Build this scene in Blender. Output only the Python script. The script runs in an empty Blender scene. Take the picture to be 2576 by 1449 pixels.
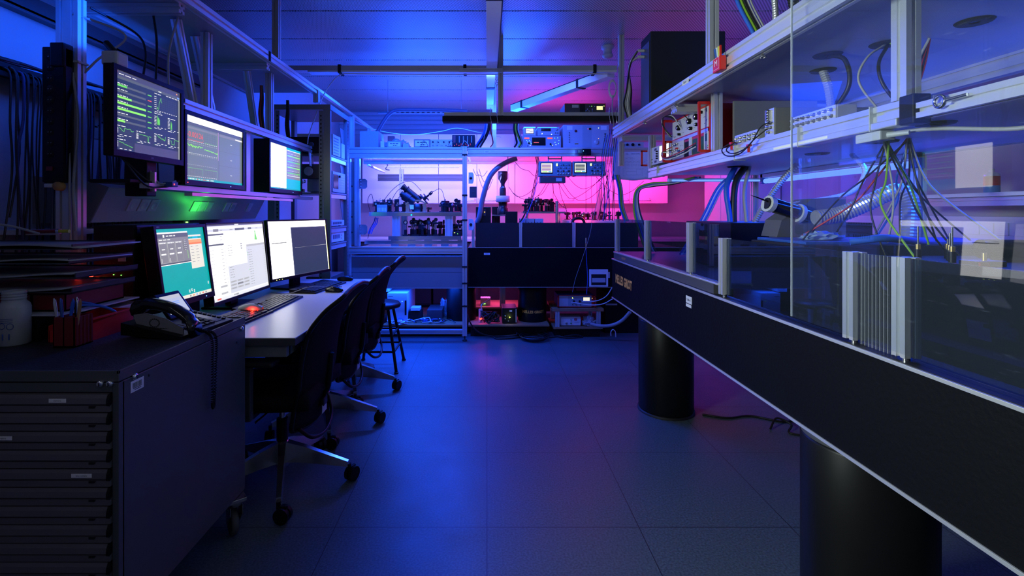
import bpy, bmesh, math, random
from mathutils import Vector, Matrix
random.seed(7)
R = math.radians
scene = bpy.context.scene
C = scene.collection

# ---------------------------------------------------------------- camera
FPX, VX, VY, EYE = 1232.0, 1225.0, 535.0, 1.242   # focal length and vanishing point in a 2576x1449 frame, eye height
cam = bpy.data.cameras.new('camera'); cam_o = bpy.data.objects.new('camera', cam); C.objects.link(cam_o)
cam_o.location = (0, 0, EYE); cam_o.rotation_euler = (R(90), 0, 0)
cam.sensor_width = 36; cam.lens = 36 * FPX / 2576
cam.shift_x = -(VX - 1288) / 2576; cam.shift_y = -(724.5 - VY) / 2576
cam.clip_start = .02; scene.camera = cam_o
# ---------------------------------------------------------------- view, world, lights
scene.view_settings.view_transform = 'Standard'; scene.view_settings.look = 'None'
scene.view_settings.gamma = 1; scene.view_settings.exposure = 0.15
w = bpy.data.worlds.new('world'); scene.world = w; w.use_nodes = True
w.node_tree.nodes['Background'].inputs[0].default_value = (.05, .08, .3, 1)
w.node_tree.nodes['Background'].inputs[1].default_value = .02
BLUE = (.006, .075, 1); DEEP = (.0, .012, 1); SKYB = (.02, .16, 1); LILAC = (.19, .20, 1); PINK = (1, .035, .50); RED = (1, .02, .06); COOL = (.55, .62, 1)

def area(name, loc, size, power, col, rot=(0, 0, 0), spread=180):
    l = bpy.data.lights.new(name, 'AREA'); l.shape = 'RECTANGLE'; l.size, l.size_y = size
    l.energy = power; l.color = col; l.spread = R(spread)
    o = bpy.data.objects.new(name, l); C.objects.link(o); o.location = loc; o.rotation_euler = [R(a) for a in rot]; return o
def point(name, loc, power, col, r=.02):
    l = bpy.data.lights.new(name, 'POINT'); l.energy = power; l.color = col; l.shadow_soft_size = r
    o = bpy.data.objects.new(name, l); C.objects.link(o); o.location = loc; return o
# rot x: 0 faces down, 180 up, 90 towards +Y, -90 towards -Y
area('blue_deck_uplight', (-.7, 5.25, 1.98), (1.0, .5), 30, BLUE, (180, 0, 0))
area('pink_deck_uplight', (.85, 5.95, 2.12), (1.0, .3), 5, PINK, (180, 0, 0), 130)
area('back_wall_fill', (-.5, 6.1, 1.95), (1.4, .2), 5, LILAC, (140, 0, 0))  # added lilac fill for the upper back wall, no lamp there
area('blue_deck_uplight', (.35, 4.95, 2.09), (.7, .3), 32, BLUE, (180, 0, 0))
area('enclosure_lamp', (-.75, 4.96, 1.785), (1.0, .2), 48, BLUE, (-35, 0, 0), 130)
area('cabinet_lamp_lilac', (-.55, 5.1, 1.755), (1.3, .06), 15, LILAC, (72, 0, 0))
area('cabinet_lamp_lilac', (-.55, 5.95, 1.80), (1.6, .06), 14, LILAC, (38, 0, 0))
area('cabinet_lamp_pink', (1.35, 5.1, 1.755), (1.0, .06), 11, PINK, (72, 0, 0))
area('cabinet_lamp_pink', (1.45, 5.95, 1.80), (1.6, .06), 10, PINK, (38, 0, 0))
area('bench_lamp_red', (.95, 5.6, .97), (.7, .3), 9, RED, (150, 0, 0))
area('floor_fill_pink', (.1, 5.5, .46), (.4, .15), 2.0, (1, .1, .7), (0, 0, 0))  # added fill for the pink on the low boards, not a floor lamp
area('floor_fill_blue', (-.75, 4.95, .49), (.9, .2), 13, BLUE, (0, 0, 0))  # added blue fill below the table, not a floor lamp
area('deck_lamp_blue', (1.65, 2.4, 1.455), (.06, 2.0), 20, BLUE, (0, 0, 0))
area('duct_fill_blue', (-.7, 3.88, 2.33), (1.4, .08), 48, BLUE, (50, 0, 0))  # added fill for the enclosure front, the duct carries no lamp
area('duct_fill_blue', (.3, 3.88, 2.31), (.7, .06), 13, (.06, .13, 1), (50, 0, 0))  # second added fill, brightens the instruments on the back deck
area('deck_top_lamp_blue', (1.8, 2.2, 1.56), (.1, 2.2), 4, BLUE, (180, 0, 0))
area('table_uplight', (1.7, 2.6, 1.98), (.5, 1.2), 4, (.02, .08, 1), (180, 0, 0))
area('right_wall_fill', (2.2, 4.4, 1.9), (.1, 1.6), 7, (.16, .05, 1), (0, -60, 0))  # added fill to turn the right wall purple, no fitting
area('aisle_fill_blue', (-.6, 4.5, 2.25), (1.4, .35), 7, (.0, .06, 1), (-46, 0, 14), 140)  # added fill that colours the floor blue, hangs without a fitting
area('left_wall_fill_blue', (-1.62, 2.0, 2.02), (.2, 1.2), 4, (.004, .09, 1), (0, 80, 0), 130)  # added fill for the blue patch of the left wall
area('rack_fill_blue', (-.92, 4.3, 1.75), (.3, .3), 8, BLUE, (0, 40, 0))  # added light floating beside the rack, without a housing
area('side_fill', (-1.26, .93, 1.60), (.30, .50), 25, (.86, 1, .94), (0, -90, 0), 120)  # added neutral fill for the right-hand rails, from outside the view
area('rear_fill', (-.6, -.9, 2.5), (1.4, .5), 4, (.78, .76, 1), (25, 0, 0))  # added dim fill from behind the camera

# ---------------------------------------------------------------- materials
def mat(name, col, rough=.5, metal=0., emit=None, es=1., alpha=None, bump=0, bscale=60, spec=None, coat=0, noise=0):
    m = bpy.data.materials.new(name); m.use_nodes = True; nt = m.node_tree; b = nt.nodes['Principled BSDF']
    b.inputs['Base Color'].default_value = (*col, 1); b.inputs['Roughness'].default_value = rough; b.inputs['Metallic'].default_value = metal
    if spec is not None: b.inputs['Specular IOR Level'].default_value = spec
    if coat: b.inputs['Coat Weight'].default_value = coat
    if emit: b.inputs['Emission Color'].default_value = (*emit, 1); b.inputs['Emission Strength'].default_value = es
    if bump or noise:
        tc = nt.nodes.new('ShaderNodeTexCoord'); n = nt.nodes.new('ShaderNodeTexNoise'); n.inputs['Scale'].default_value = bscale; n.inputs['Detail'].default_value = 4
        nt.links.new(tc.outputs['Object'], n.inputs['Vector'])
        if bump:
            bp = nt.nodes.new('ShaderNodeBump'); bp.inputs['Strength'].default_value = bump; bp.inputs['Distance'].default_value = .004
            nt.links.new(n.outputs['Fac'], bp.inputs['Height']); nt.links.new(bp.outputs['Normal'], b.inputs['Normal'])
        if noise:
            r = nt.nodes.new('ShaderNodeMapRange'); r.inputs['To Min'].default_value = max(0, rough - noise); r.inputs['To Max'].default_value = rough + noise
            nt.links.new(n.outputs['Fac'], r.inputs['Value']); nt.links.new(r.outputs['Result'], b.inputs['Roughness'])
    return m
def glow(name, col, s=1.):
    return mat(name, (.02, .02, .02), .4, 0, col, s)
def clear(name, tint=(.96, .98, 1), haze=.02, gloss=1.5, hcol=(.5, .6, .8), stripes=False):
    """thin acrylic sheet: transparent with Fresnel reflection, a little dust and scratches"""
    m = bpy.data.materials.new(name); m.use_nodes = True; nt = m.node_tree; nt.nodes.clear()
    N = nt.nodes.new; L = nt.links.new
    out = N('ShaderNodeOutputMaterial'); tr = N('ShaderNodeBsdfTransparent'); tr.inputs[0].default_value = (*tint, 1)
    gl = N('ShaderNodeBsdfGlossy'); gl.inputs['Roughness'].default_value = .015
    df = N('ShaderNodeBsdfDiffuse'); df.inputs[0].default_value = (*hcol, 1)
    fr = N('ShaderNodeFresnel'); fr.inputs[0].default_value = gloss
    m1 = N('ShaderNodeMixShader'); m2 = N('ShaderNodeMixShader')
    tc = N('ShaderNodeTexCoord'); mp = N('ShaderNodeMapping'); mp.inputs['Scale'].default_value = (9, 3, 22); mp.inputs['Rotation'].default_value = (.6, .2, .1)
    n = N('ShaderNodeTexNoise'); n.inputs['Scale'].default_value = 6; n.inputs['Detail'].default_value = 8
    rp = N('ShaderNodeMapRange'); rp.inputs['From Min'].default_value = .66; rp.inputs['From Max'].default_value = .78; rp.inputs['To Min'].default_value = haze; rp.inputs['To Max'].default_value = haze * 4 + .02
    L(tc.outputs['Object'], mp.inputs['Vector']); L(mp.outputs[0], n.inputs['Vector']); L(n.outputs['Fac'], rp.inputs['Value'])
    fac = rp.outputs[0]
    if stripes:
        s = N('ShaderNodeSeparateXYZ'); L(tc.outputs['Object'], s.inputs[0]); mu = N('ShaderNodeMath'); mu.operation = 'MULTIPLY'; mu.inputs[1].default_value = 2 * math.pi / .012; L(s.outputs[1], mu.inputs[0])
        si = N('ShaderNodeMath'); si.operation = 'SINE'; L(mu.outputs[0], si.inputs[0]); r2 = N('ShaderNodeMapRange'); r2.inputs['From Min'].default_value = .2; r2.inputs['From Max'].default_value = 1; r2.inputs['To Min'].default_value = .03; r2.inputs['To Max'].default_value = .5
        L(si.outputs[0], r2.inputs['Value']); fac = r2.outputs[0]
    ge = N('ShaderNodeNewGeometry'); sb = N('ShaderNodeMath'); sb.operation = 'SUBTRACT'; sb.inputs[0].default_value = 1; L(ge.outputs['Backfacing'], sb.inputs[1]); mf = N('ShaderNodeMath'); mf.operation = 'MULTIPLY'; L(fr.outputs[0], mf.inputs[0]); L(sb.outputs[0], mf.inputs[1])
    L(mf.outputs[0], m1.inputs[0]); L(tr.outputs[0], m1.inputs[1]); L(gl.outputs[0], m1.inputs[2])
    L(fac, m2.inputs[0]); L(m1.outputs[0], m2.inputs[1]); L(df.outputs[0], m2.inputs[2]); L(m2.outputs[0], out.inputs[0])
    return m
ALU = mat('anodised_aluminium', (.62, .63, .65), .38, .55, bump=.02, bscale=200)
ALUB = mat('bright_aluminium', (.78, .79, .8), .3, .6)
STEEL = mat('polished_steel', (.6, .6, .6), .22, .95)
CHROME = mat('chrome', (.8, .8, .82), .12, 1)
BLK = mat('black_plastic', (.007, .007, .008), .42, spec=.22)
BLKM = mat('matt_black', (.006, .006, .007), .75)
BLKG = mat('gloss_black', (.01, .01, .012), .12)
RUB = mat('black_rubber', (.01, .01, .01), .6)
FAB = mat('black_chair_mesh', (.008, .008, .01), .85, spec=.15, bump=.3, bscale=400)
TBL = mat('textured_black_laminate', (.006, .0063, .0072), .55, bump=.5, bscale=90, spec=.08)
TBLTOP = mat('table_steel_top', (.05, .05, .055), .35, .6)
GREY = mat('grey_lacquered_steel', (.20, .205, .21), .42, .1, bump=.02, bscale=300)
GREYD = mat('dark_grey_steel', (.07, .072, .08), .45, .2)
DRAW = mat('drawer_front_grey', (.12, .115, .13), .45, .1)
CAB = mat('cabinet_grey_steel', (.085, .09, .10), .42, .1, bump=.02, bscale=300)
DECKM = mat('grey_deck_board', (.36, .37, .39), .45)
WHT = mat('white_lacquer', (.75, .76, .78), .4)
PAP = mat('white_paper', (.8, .8, .8), .8)
PLASG = mat('pale_grey_plastic', (.5, .52, .54), .45)
INSTR = mat('instrument_grey_blue', (.33, .38, .42), .45)
REDM = mat('red_lacquer', (.62, .02, .015), .35)
REDP = mat('red_plastic', (.17, .012, .012), .4)
WOOD = mat('chipboard_wood', (.36, .20, .10), .55, bump=.1)
DESK = mat('pale_desk_laminate', (.62, .60, .57), .33, bump=.06, bscale=40)
BLUEP = mat('blue_plastic', (.02, .08, .35), .4)
GREENP = mat('green_plastic', (.03, .35, .06), .4)
YELP = mat('yellow_plastic', (.5, .45, .03), .5)
BRASS = mat('brass', (.7, .5, .2), .3, .9)
RUBG = mat('grey_rubber_tyre', (.10, .095, .085), .6)
HOSE = mat('hose_silver', (.45, .46, .48), .35, .5)
CBLK = mat('black_cable', (.012, .012, .014), .45)
CGRY = mat('grey_cable', (.35, .35, .36), .5)
CWHT = mat('white_cable', (.7, .7, .7), .5)
CBLU = mat('blue_cable', (.02, .12, .6), .45)
CRED = mat('red_cable', (.5, .02, .02), .45)
CGRN = mat('green_yellow_cable', (.25, .5, .03), .45)
PLUM = mat('cabinet_white', (.78, .78, .8), .45)
WALLM = mat('wall_paint', (.42, .43, .46), .75, bump=.05, bscale=90)
MAT_T = mat('ribbed_rubber_mat', (.018, .02, .026), .5, bump=.8, bscale=160)
ORANGE = mat('orange_print', (1, .45, .06), .6)
POLY = mat('translucent_polyethylene', (.55, .58, .6), .4); POLY.node_tree.nodes['Principled BSDF'].inputs['Transmission Weight'].default_value = .35
GLASS = clear('clear_acrylic', haze=.012)
GLASSB = clear('large_clear_acrylic', haze=.01, gloss=1.8)
SMOKE = clear('smoky_blue_acrylic', tint=(.42, .5, .62), haze=.02, gloss=1.5, hcol=(.25, .3, .4))
RIB = clear('ribbed_polycarbonate', tint=(.6, .62, .65), haze=.03, stripes=True, hcol=(.35, .35, .36))
LEDG = glow('green_led', (.2, 1, .1), 4); LEDY = glow('yellow_led', (.8, 1, .15), 5); LEDR = glow('red_led', (1, .04, .02), 6); LEDB = glow('blue_led', (.1, .3, 1), 5); LEDO = glow('orange_led', (1, .4, .05), 4)
TUBEB = glow('blue_tube', (.13, .28, 1), 1.3); TUBEC = glow('cyan_tube', (.1, .75, 1), 2.5); TUBEV = glow('lilac_tube', (.6, .55, 1), 3)
E = {k: glow('screen_' + k, c, s) for k, (c, s) in dict(
    white=((1, 1, .98), 1.0), bright=((1, 1, .98), 3.0), soft=((.96, .96, .97), 1.15), paper=((.86, .87, .9), .95), grey=((.3, .31, .32), .8), lgrey=((.62, .63, .65), .8), mid=((.13, .155, .18), .8), navy=((.026, .042, .09), 1.), indigo=((.07, .075, .15), 1.),
    teal=((.0, .47, .47), .8), cyan=((0, .52, .75), .9), green=((.3, .95, .12), 1.0), dgreen=((.16, .7, .10), 1.0), red=((1, .13, .08), .9), orange=((1, .25, .05), .9), black=((.012, .013, .02), 1), slate=((.20, .26, .26), .8), cream=((.95, .92, .78), .85), plot=((.025, .035, .06), 1), yellow=((.95, .95, .4), 1), pale=((.55, .6, .75), .8), lilac=((.55, .35, .6), .8), blue=((.2, .35, .9), 1)).items()}

def floor_material():
    m = mat('vinyl_floor_tiles', (.15, .175, .19), .34); nt = m.node_tree; N = nt.nodes.new; L = nt.links.new; b = nt.nodes['Principled BSDF']
    tc = N('ShaderNodeTexCoord'); s = N('ShaderNodeSeparateXYZ'); L(tc.outputs['Object'], s.inputs[0]); vals = []
    for ax, off in ((0, 0.), (1, 1.934)):
        a = N('ShaderNodeMath'); a.operation = 'SUBTRACT'; a.inputs[1].default_value = off; L(s.outputs[ax], a.inputs[0])
        d = N('ShaderNodeMath'); d.operation = 'PINGPONG'; d.inputs[1].default_value = .3; L(a.outputs[0], d.inputs[0])
        c = N('ShaderNodeMath'); c.operation = 'LESS_THAN'; c.inputs[1].default_value = .0016; L(d.outputs[0], c.inputs[0]); vals.append(c)
    mx = N('ShaderNodeMath'); mx.operation = 'MAXIMUM'; L(vals[0].outputs[0], mx.inputs[0]); L(vals[1].outputs[0], mx.inputs[1])
    n = N('ShaderNodeTexNoise'); n.inputs['Scale'].default_value = 130; n.inputs['Detail'].default_value = 5; L(tc.outputs['Object'], n.inputs['Vector'])
    cr = N('ShaderNodeValToRGB'); cr.color_ramp.elements[0].position = .35; cr.color_ramp.elements[0].color = (.055, .078, .088, 1); cr.color_ramp.elements[1].position = .68; cr.color_ramp.elements[1].color = (.115, .15, .168, 1)
    L(n.outputs['Fac'], cr.inputs[0])
    mix = N('ShaderNodeMix'); mix.data_type = 'RGBA'; mix.inputs[7].default_value = (.02, .02, .025, 1); L(mx.outputs[0], mix.inputs[0]); L(cr.outputs[0], mix.inputs[6]); L(mix.outputs[2], b.inputs['Base Color'])
    bp = N('ShaderNodeBump'); bp.inputs['Strength'].default_value = .12; bp.inputs['Distance'].default_value = .002; L(n.outputs['Fac'], bp.inputs['Height']); L(bp.outputs[0], b.inputs['Normal'])
    n2 = N('ShaderNodeTexNoise'); n2.inputs['Scale'].default_value = 5; L(tc.outputs['Object'], n2.inputs['Vector']); mr = N('ShaderNodeMapRange'); mr.inputs['To Min'].default_value = .36; mr.inputs['To Max'].default_value = .52; L(n2.outputs['Fac'], mr.inputs['Value']); L(mr.outputs[0], b.inputs['Roughness'])
    return m
def ceiling_material():
    m = mat('perforated_metal_ceiling', (.5, .52, .55), .42, .6); nt = m.node_tree; N = nt.nodes.new; L = nt.links.new; b = nt.nodes['Principled BSDF']
    tc = N('ShaderNodeTexCoord'); mp = N('ShaderNodeMapping'); mp.inputs['Rotation'].default_value = (0, 0, R(38)); L(tc.outputs['Object'], mp.inputs[0]); s = N('ShaderNodeSeparateXYZ'); L(mp.outputs[0], s.inputs[0]); sn = []
    for ax in (0, 1):
        a = N('ShaderNodeMath'); a.operation = 'MULTIPLY'; a.inputs[1].default_value = 2 * math.pi / (.016 if ax == 0 else .0105); L(s.outputs[ax], a.inputs[0])
        c = N('ShaderNodeMath'); c.operation = 'SINE'; L(a.outputs[0], c.inputs[0]); sn.append(c)
    ml = N('ShaderNodeMath'); ml.operation = 'ADD'; L(sn[0].outputs[0], ml.inputs[0]); L(sn[1].outputs[0], ml.inputs[1])
    g = N('ShaderNodeMapRange'); g.inputs['From Min'].default_value = .3; g.inputs['From Max'].default_value = .9; L(ml.outputs[0], g.inputs['Value'])
    mix = N('ShaderNodeMix'); mix.data_type = 'RGBA'; mix.inputs[6].default_value = (.56, .58, .6, 1); mix.inputs[7].default_value = (.04, .04, .05, 1); L(g.outputs[0], mix.inputs[0]); L(mix.outputs[2], b.inputs['Base Color'])
    return m
FLOOR = floor_material(); CEIL = ceiling_material()

# ---------------------------------------------------------------- helpers
def P(px, py, Y): return Vector(((px - VX) * Y / FPX, Y, EYE - (py - VY) * Y / FPX))   # a point of the place at distance Y
def PX(px, Y): return (px - VX) * Y / FPX
def PZ(py, Y): return EYE - (py - VY) * Y / FPX
_tc = {}
def text_geo(s, size, bold=0):
    k = (s, size, bold)
    if k not in _tc:
        cu = bpy.data.curves.new('t', 'FONT'); cu.body = s; cu.size = size; cu.resolution_u = 2; cu.offset = bold; cu.align_x = 'CENTER'; cu.align_y = 'CENTER'
        o = bpy.data.objects.new('t', cu); C.objects.link(o); dg = bpy.context.evaluated_depsgraph_get(); me = bpy.data.meshes.new_from_object(o.evaluated_get(dg))
        _tc[k] = ([v.co.copy() for v in me.vertices], [tuple(p.vertices) for p in me.polygons]); bpy.data.objects.remove(o); bpy.data.curves.remove(cu); bpy.data.meshes.remove(me)
    return _tc[k]
def catmull(pts, n=6):
    pts = [Vector(p) for p in pts]
    if len(pts) < 3: return pts
    out = []; q = [pts[0] * 2 - pts[1]] + pts + [pts[-1] * 2 - pts[-2]]
    for i in range(1, len(q) - 2):
        for k in range(n):
            t = k / n; a, b, c, d = q[i - 1:i + 3]
            out.append(.5 * ((2 * b) + (c - a) * t + (2 * a - 5 * b + 4 * c - d) * t * t + (3 * b - a - 3 * c + d) * t ** 3))
    return out + [pts[-1]]
class MB:
    def __init__(s): s.v = []; s.f = []; s.m = []; s.mats = []; s.sm = []
    def mi(s, m):
        if m not in s.mats: s.mats.append(m)
        return s.mats.index(m)
    def add(s, vs, fs, m, smooth=False):
        o = len(s.v); s.v += [Vector(v) for v in vs]; k = s.mi(m)
        for f in fs: s.f.append([i + o for i in f]); s.m.append(k); s.sm.append(smooth)
        return s
    def box(s, x, y, z, m, b=0., M=None):
        x0, x1 = sorted(x); y0, y1 = sorted(y); z0, z1 = sorted(z)
        b = min(b, (x1 - x0) * .45, (y1 - y0) * .45, (z1 - z0) * .45)
        if b <= 0:
            vs = [(i, j, k) for k in (z0, z1) for j in (y0, y1) for i in (x0, x1)]; fs = [(0, 2, 3, 1), (4, 5, 7, 6), (0, 1, 5, 4), (2, 6, 7, 3), (0, 4, 6, 2), (1, 3, 7, 5)]
        else:
            bm = bmesh.new(); bmesh.ops.create_cube(bm, size=1)
            for v in bm.verts: v.co = Vector(((x0 + x1) / 2 + v.co.x * (x1 - x0), (y0 + y1) / 2 + v.co.y * (y1 - y0), (z0 + z1) / 2 + v.co.z * (z1 - z0)))
            bmesh.ops.bevel(bm, geom=bm.edges[:], offset=b, segments=2, affect='EDGES', profile=.6); bm.verts.index_update()
            vs = [v.co.copy() for v in bm.verts]; fs = [[v.index for v in f.verts] for f in bm.faces]; bm.free()
        if M is not None: vs = [M @ Vector(v) for v in vs]
        return s.add(vs, fs, m)
    def prism(s, poly, axis, d0, d1, m):
        """poly in the two other axes (x,y order kept), extruded along axis; normals fixed on build"""
        n = len(poly); vs = []
        for d in (d0, d1):
            for a, b in poly: vs.append({0: (d, a, b), 1: (a, d, b), 2: (a, b, d)}[axis])
        fs = [list(range(n))[::-1], list(range(n, 2 * n))] + [(i, (i + 1) % n, n + (i + 1) % n, n + i) for i in range(n)]
        return s.add(vs, fs, m)
    def ring(s, c, u, v, r, seg): return [c + u * (r * math.cos(2 * math.pi * i / seg)) + v * (r * math.sin(2 * math.pi * i / seg)) for i in range(seg)]
    def cyl(s, p0, p1, r, m, seg=16, r2=None, smooth=True):
        p0, p1 = Vector(p0), Vector(p1); d = (p1 - p0).normalized(); a = Vector((0, 0, 1)) if abs(d.z) < .9 else Vector((1, 0, 0)); u = d.cross(a).normalized(); v = d.cross(u)
        r2 = r if r2 is None else r2; A = s.ring(p0, u, v, r, seg); B = s.ring(p1, u, v, r2, seg)
        s.add(A + B, [(i, (i + 1) % seg, seg + (i + 1) % seg, seg + i) for i in range(seg)], m, smooth)
        s.add(A, [list(range(seg))], m); return s.add(B, [list(range(seg))], m)
    def lathe(s, prof, org, m, seg=24, axis='z', a0=0, a1=360):
        org = Vector(org); vs = []; full = (a1 - a0) == 360; n = seg if full else seg + 1
        for r, h in prof:
            for i in range(n):
                t = R(a0 + (a1 - a0) * i / seg); c, q = r * math.cos(t), r * math.sin(t)
                vs.append(org + Vector({'z': (c, q, h), 'y': (c, h, q), 'x': (h, c, q)}[axis]))
        fs = []
        for j in range(len(prof) - 1):
            for i in range(seg): i2 = (i + 1) % n; fs.append((j * n + i, j * n + i2, (j + 1) * n + i2, (j + 1) * n + i))
        return s.add(vs, fs, m, True)
    def tube(s, pts, r, m, seg=6, n=5, corr=0, raw=False):
        pts = [Vector(p) for p in pts] if raw else catmull(pts, n)
        if corr:   # corrugated hose
            L = [0]
            for a, b in zip(pts, pts[1:]): L.append(L[-1] + (b - a).length)
            k = max(8, int(L[-1] / corr)) ; q = []
            for i in range(k + 1):
                t = L[-1] * i / k; j = max(x for x in range(len(L)) if L[x] <= t + 1e-9); j = min(j, len(pts) - 2)
                q.append(pts[j].lerp(pts[j + 1], (t - L[j]) / max(1e-9, L[j + 1] - L[j])))
            pts = q
        u = None; vs = []; N = len(pts)
        for i, p in enumerate(pts):
            d = (pts[min(i + 1, N - 1)] - pts[max(i - 1, 0)]).normalized()
            if u is None: a = Vector((0, 0, 1)) if abs(d.z) < .9 else Vector((1, 0, 0)); u = d.cross(a).normalized()
            u = (u - d * u.dot(d)).normalized(); v = d.cross(u)
            vs += s.ring(p, u, v, r * ((1.0 if i % 2 else .88) if corr else 1), seg)
        fs = [(i * seg + k, i * seg + (k + 1) % seg, (i + 1) * seg + (k + 1) % seg, (i + 1) * seg + k) for i in range(N - 1) for k in range(seg)]
        s.add(vs, fs, m, not corr); s.add(vs[:seg], [list(range(seg))], m); return s.add(vs[-seg:], [list(range(seg))], m)
    def grid(s, fn, nu, nv, m, thick=0, smooth=True):
        g = [[Vector(fn(i / nu, j / nv)) for j in range(nv + 1)] for i in range(nu + 1)]; w_ = nv + 1
        vs = [p for r_ in g for p in r_]; fs = [(i * w_ + j, (i + 1) * w_ + j, (i + 1) * w_ + j + 1, i * w_ + j + 1) for i in range(nu) for j in range(nv)]
        if not thick: return s.add(vs, fs, m, smooth)
        nr = [Vector() for _ in vs]
        for f in fs:
            nn = (vs[f[1]] - vs[f[0]]).cross(vs[f[3]] - vs[f[0]])
            for i in f: nr[i] += nn
        v2 = [p - n_.normalized() * thick for p, n_ in zip(vs, nr)]; k = len(vs)
        fs2 = fs + [tuple(i + k for i in f[::-1]) for f in fs]
        bd = [(0 * w_ + j) for j in range(w_)] + [i * w_ + nv for i in range(1, nu + 1)] + [nu * w_ + j for j in range(nv - 1, -1, -1)] + [i * w_ for i in range(nu - 1, 0, -1)]
        for a, b in zip(bd, bd[1:] + bd[:1]): fs2.append((a, b, b + k, a + k))
        return s.add(vs + v2, fs2, m, smooth)
    def text(s, t, size, M, m, bold=0):
        vs, fs = text_geo(t, size, bold); return s.add([M @ v for v in vs], fs, m)
    def ext(s, axis, a0, a1, cu, cv, wu, wv, m=None):
        """slotted aluminium extrusion along axis; (cu,cv) centre and (wu,wv) size in the other two axes"""
        m = m or ALU; poly = []; hu, hv = wu / 2, wv / 2; g, d = .0055, .010
        def side(L, fn):
            n = max(1, round(L / .042)); st = L / n; pt = [fn(-L / 2, 0)]
            for i in range(n):
                c = -L / 2 + st * (i + .5); pt += [fn(c - g, 0), fn(c - g, d), fn(c + g, d), fn(c + g, 0)]
            return pt
        if min(wu, wv) < .028: poly = [(-hu, -hv), (hu, -hv), (hu, hv), (-hu, hv)]
        else: poly = side(wu, lambda t, e: (t, -hv + e)) + side(wv, lambda t, e: (hu - e, t)) + side(wu, lambda t, e: (-t, hv - e)) + side(wv, lambda t, e: (-hu + e, -t))
        poly = [(cu + a, cv + b) for a, b in poly]
        return s.prism(poly, axis, a0, a1, m)
def mesh(name, mb, off=(0, 0, 0)):
    off = Vector(off); me = bpy.data.meshes.new(name); me.from_pydata([v - off for v in mb.v], [], mb.f)
    for m in mb.mats: me.materials.append(m)
    for p, k, sm in zip(me.polygons, mb.m, mb.sm): p.material_index = k; p.use_smooth = sm
    bm = bmesh.new(); bm.from_mesh(me); bmesh.ops.recalc_face_normals(bm, faces=bm.faces[:]); bm.to_mesh(me); bm.free(); me.update(); return me
def tag(o, label, cat, group=None, kind=None):
    if label: o['label'] = label
    if cat: o['category'] = cat
    if group: o['group'] = group
    if kind: o['kind'] = kind
    return o
def part(name, mb, root, world=False, label=None):
    off = root_loc(root) if world else (0, 0, 0)
    o = bpy.data.objects.new(name, mesh(name, mb, off)); C.objects.link(o); o.parent = root
    if label: o['label'] = label
    return o
def root_loc(o):
    v = Vector()
    while o is not None: v += o.location; o = o.parent
    return v
def thing(name, label, cat, loc=(0, 0, 0), rz=0, group=None):
    o = bpy.data.objects.new(name, None); C.objects.link(o); o.location = loc; o.rotation_euler = (0, 0, R(rz)); o.empty_display_size = .1
    return tag(o, label, cat, group)
def solo(name, mb, label, cat, group=None, kind=None, org=None):
    if org is None:
        xs = [v.x for v in mb.v]; ys = [v.y for v in mb.v]; zs = [v.z for v in mb.v]; org = ((min(xs) + max(xs)) / 2, (min(ys) + max(ys)) / 2, min(zs))
    o = bpy.data.objects.new(name, mesh(name, mb, org)); C.objects.link(o); o.location = org; return tag(o, label, cat, group, kind)
def struct(name, mb):
    return solo(name, mb, None, None, kind='structure', org=(0, 0, 0))
def dup(root, loc, rz=None, label=None, group=None, scale=None):
    r = root.copy(); C.objects.link(r); r.location = loc
    if rz is not None: r.rotation_euler = (0, 0, R(rz))
    if scale is not None: r.scale = (scale,) * 3 if not hasattr(scale, '__len__') else scale
    if label: r['label'] = label
    if group: r['group'] = group
    for ch in root.children:
        c = ch.copy(); C.objects.link(c); c.parent = r
        for g in ch.children: d = g.copy(); C.objects.link(d); d.parent = c
    return r
class Panel:
    """flat detail drawn on a front panel: local plane y = y0 facing -Y, u to the right, v up"""
    def __init__(s, mb, y0): s.mb = mb; s.y = y0
    def rect(s, u0, v0, u1, v1, m, lay=1, slab=False):
        y = s.y - lay * .0006
        if slab: s.mb.box((u0, u1), (s.y, y), (v0, v1), m)
        else: s.mb.add([(u0, y, v0), (u1, y, v0), (u1, y, v1), (u0, y, v1)], [(0, 1, 2, 3)], m)
    def line(s, pts, wd, m, lay=3):
        y = s.y - lay * .0006
        for (a, b), (c, d) in zip(pts, pts[1:]):
            L = math.hypot(c - a, d - b) or 1e-6; nx, nz = -(d - b) / L * wd / 2, (c - a) / L * wd / 2
            s.mb.add([(a - nx, y, b - nz), (c - nx, y, d - nz), (c + nx, y, d + nz), (a + nx, y, b + nz)], [(0, 1, 2, 3)], m)
    def text(s, t, size, u, v, m, lay=3):
        M = Matrix.Translation((u, s.y - lay * .0006, v)) @ Matrix.Rotation(R(90), 4, 'X'); s.mb.text(t, size, M, m)
# ================================================================ the room
HC = 2.60; XL, XR, YB, YF = -2.0, 2.95, 6.65, -1.6
b = MB(); b.box((XL - .1, XR + .1), (YF - .1, YB + .1), (-.1, 0), FLOOR); struct('floor', b)
b = MB(); b.box((XL - .1, XR + .1), (YF - .1, YB + .1), (HC + .012, HC + .1), BLKM)
y = 3.298 - .53 * 10
while y < YB:
    b.box((XL, XR), (max(y, YF) + .006, min(y + .522, YB)), (HC, HC + .014), CEIL); y += .53
struct('ceiling', b)
b = MB(); b.box((XL - .1, XL), (YF, YB), (0, HC), WALLM); struct('wall_left', b)
b = MB(); b.box((XR, XR + .1), (YF, YB), (0, HC), WALLM); struct('wall_right', b)
b = MB(); b.box((XL - .1, XR + .1), (YB, YB + .1), (0, HC), WALLM)
struct('wall_back', b)
b = MB()
for z in (2.30, 2.37, 2.44, 2.50, 2.56): b.box((XL, XR), (YB - .02, YB), (z, z + .045), WALLM, .004)
struct('trim_1', b)
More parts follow.
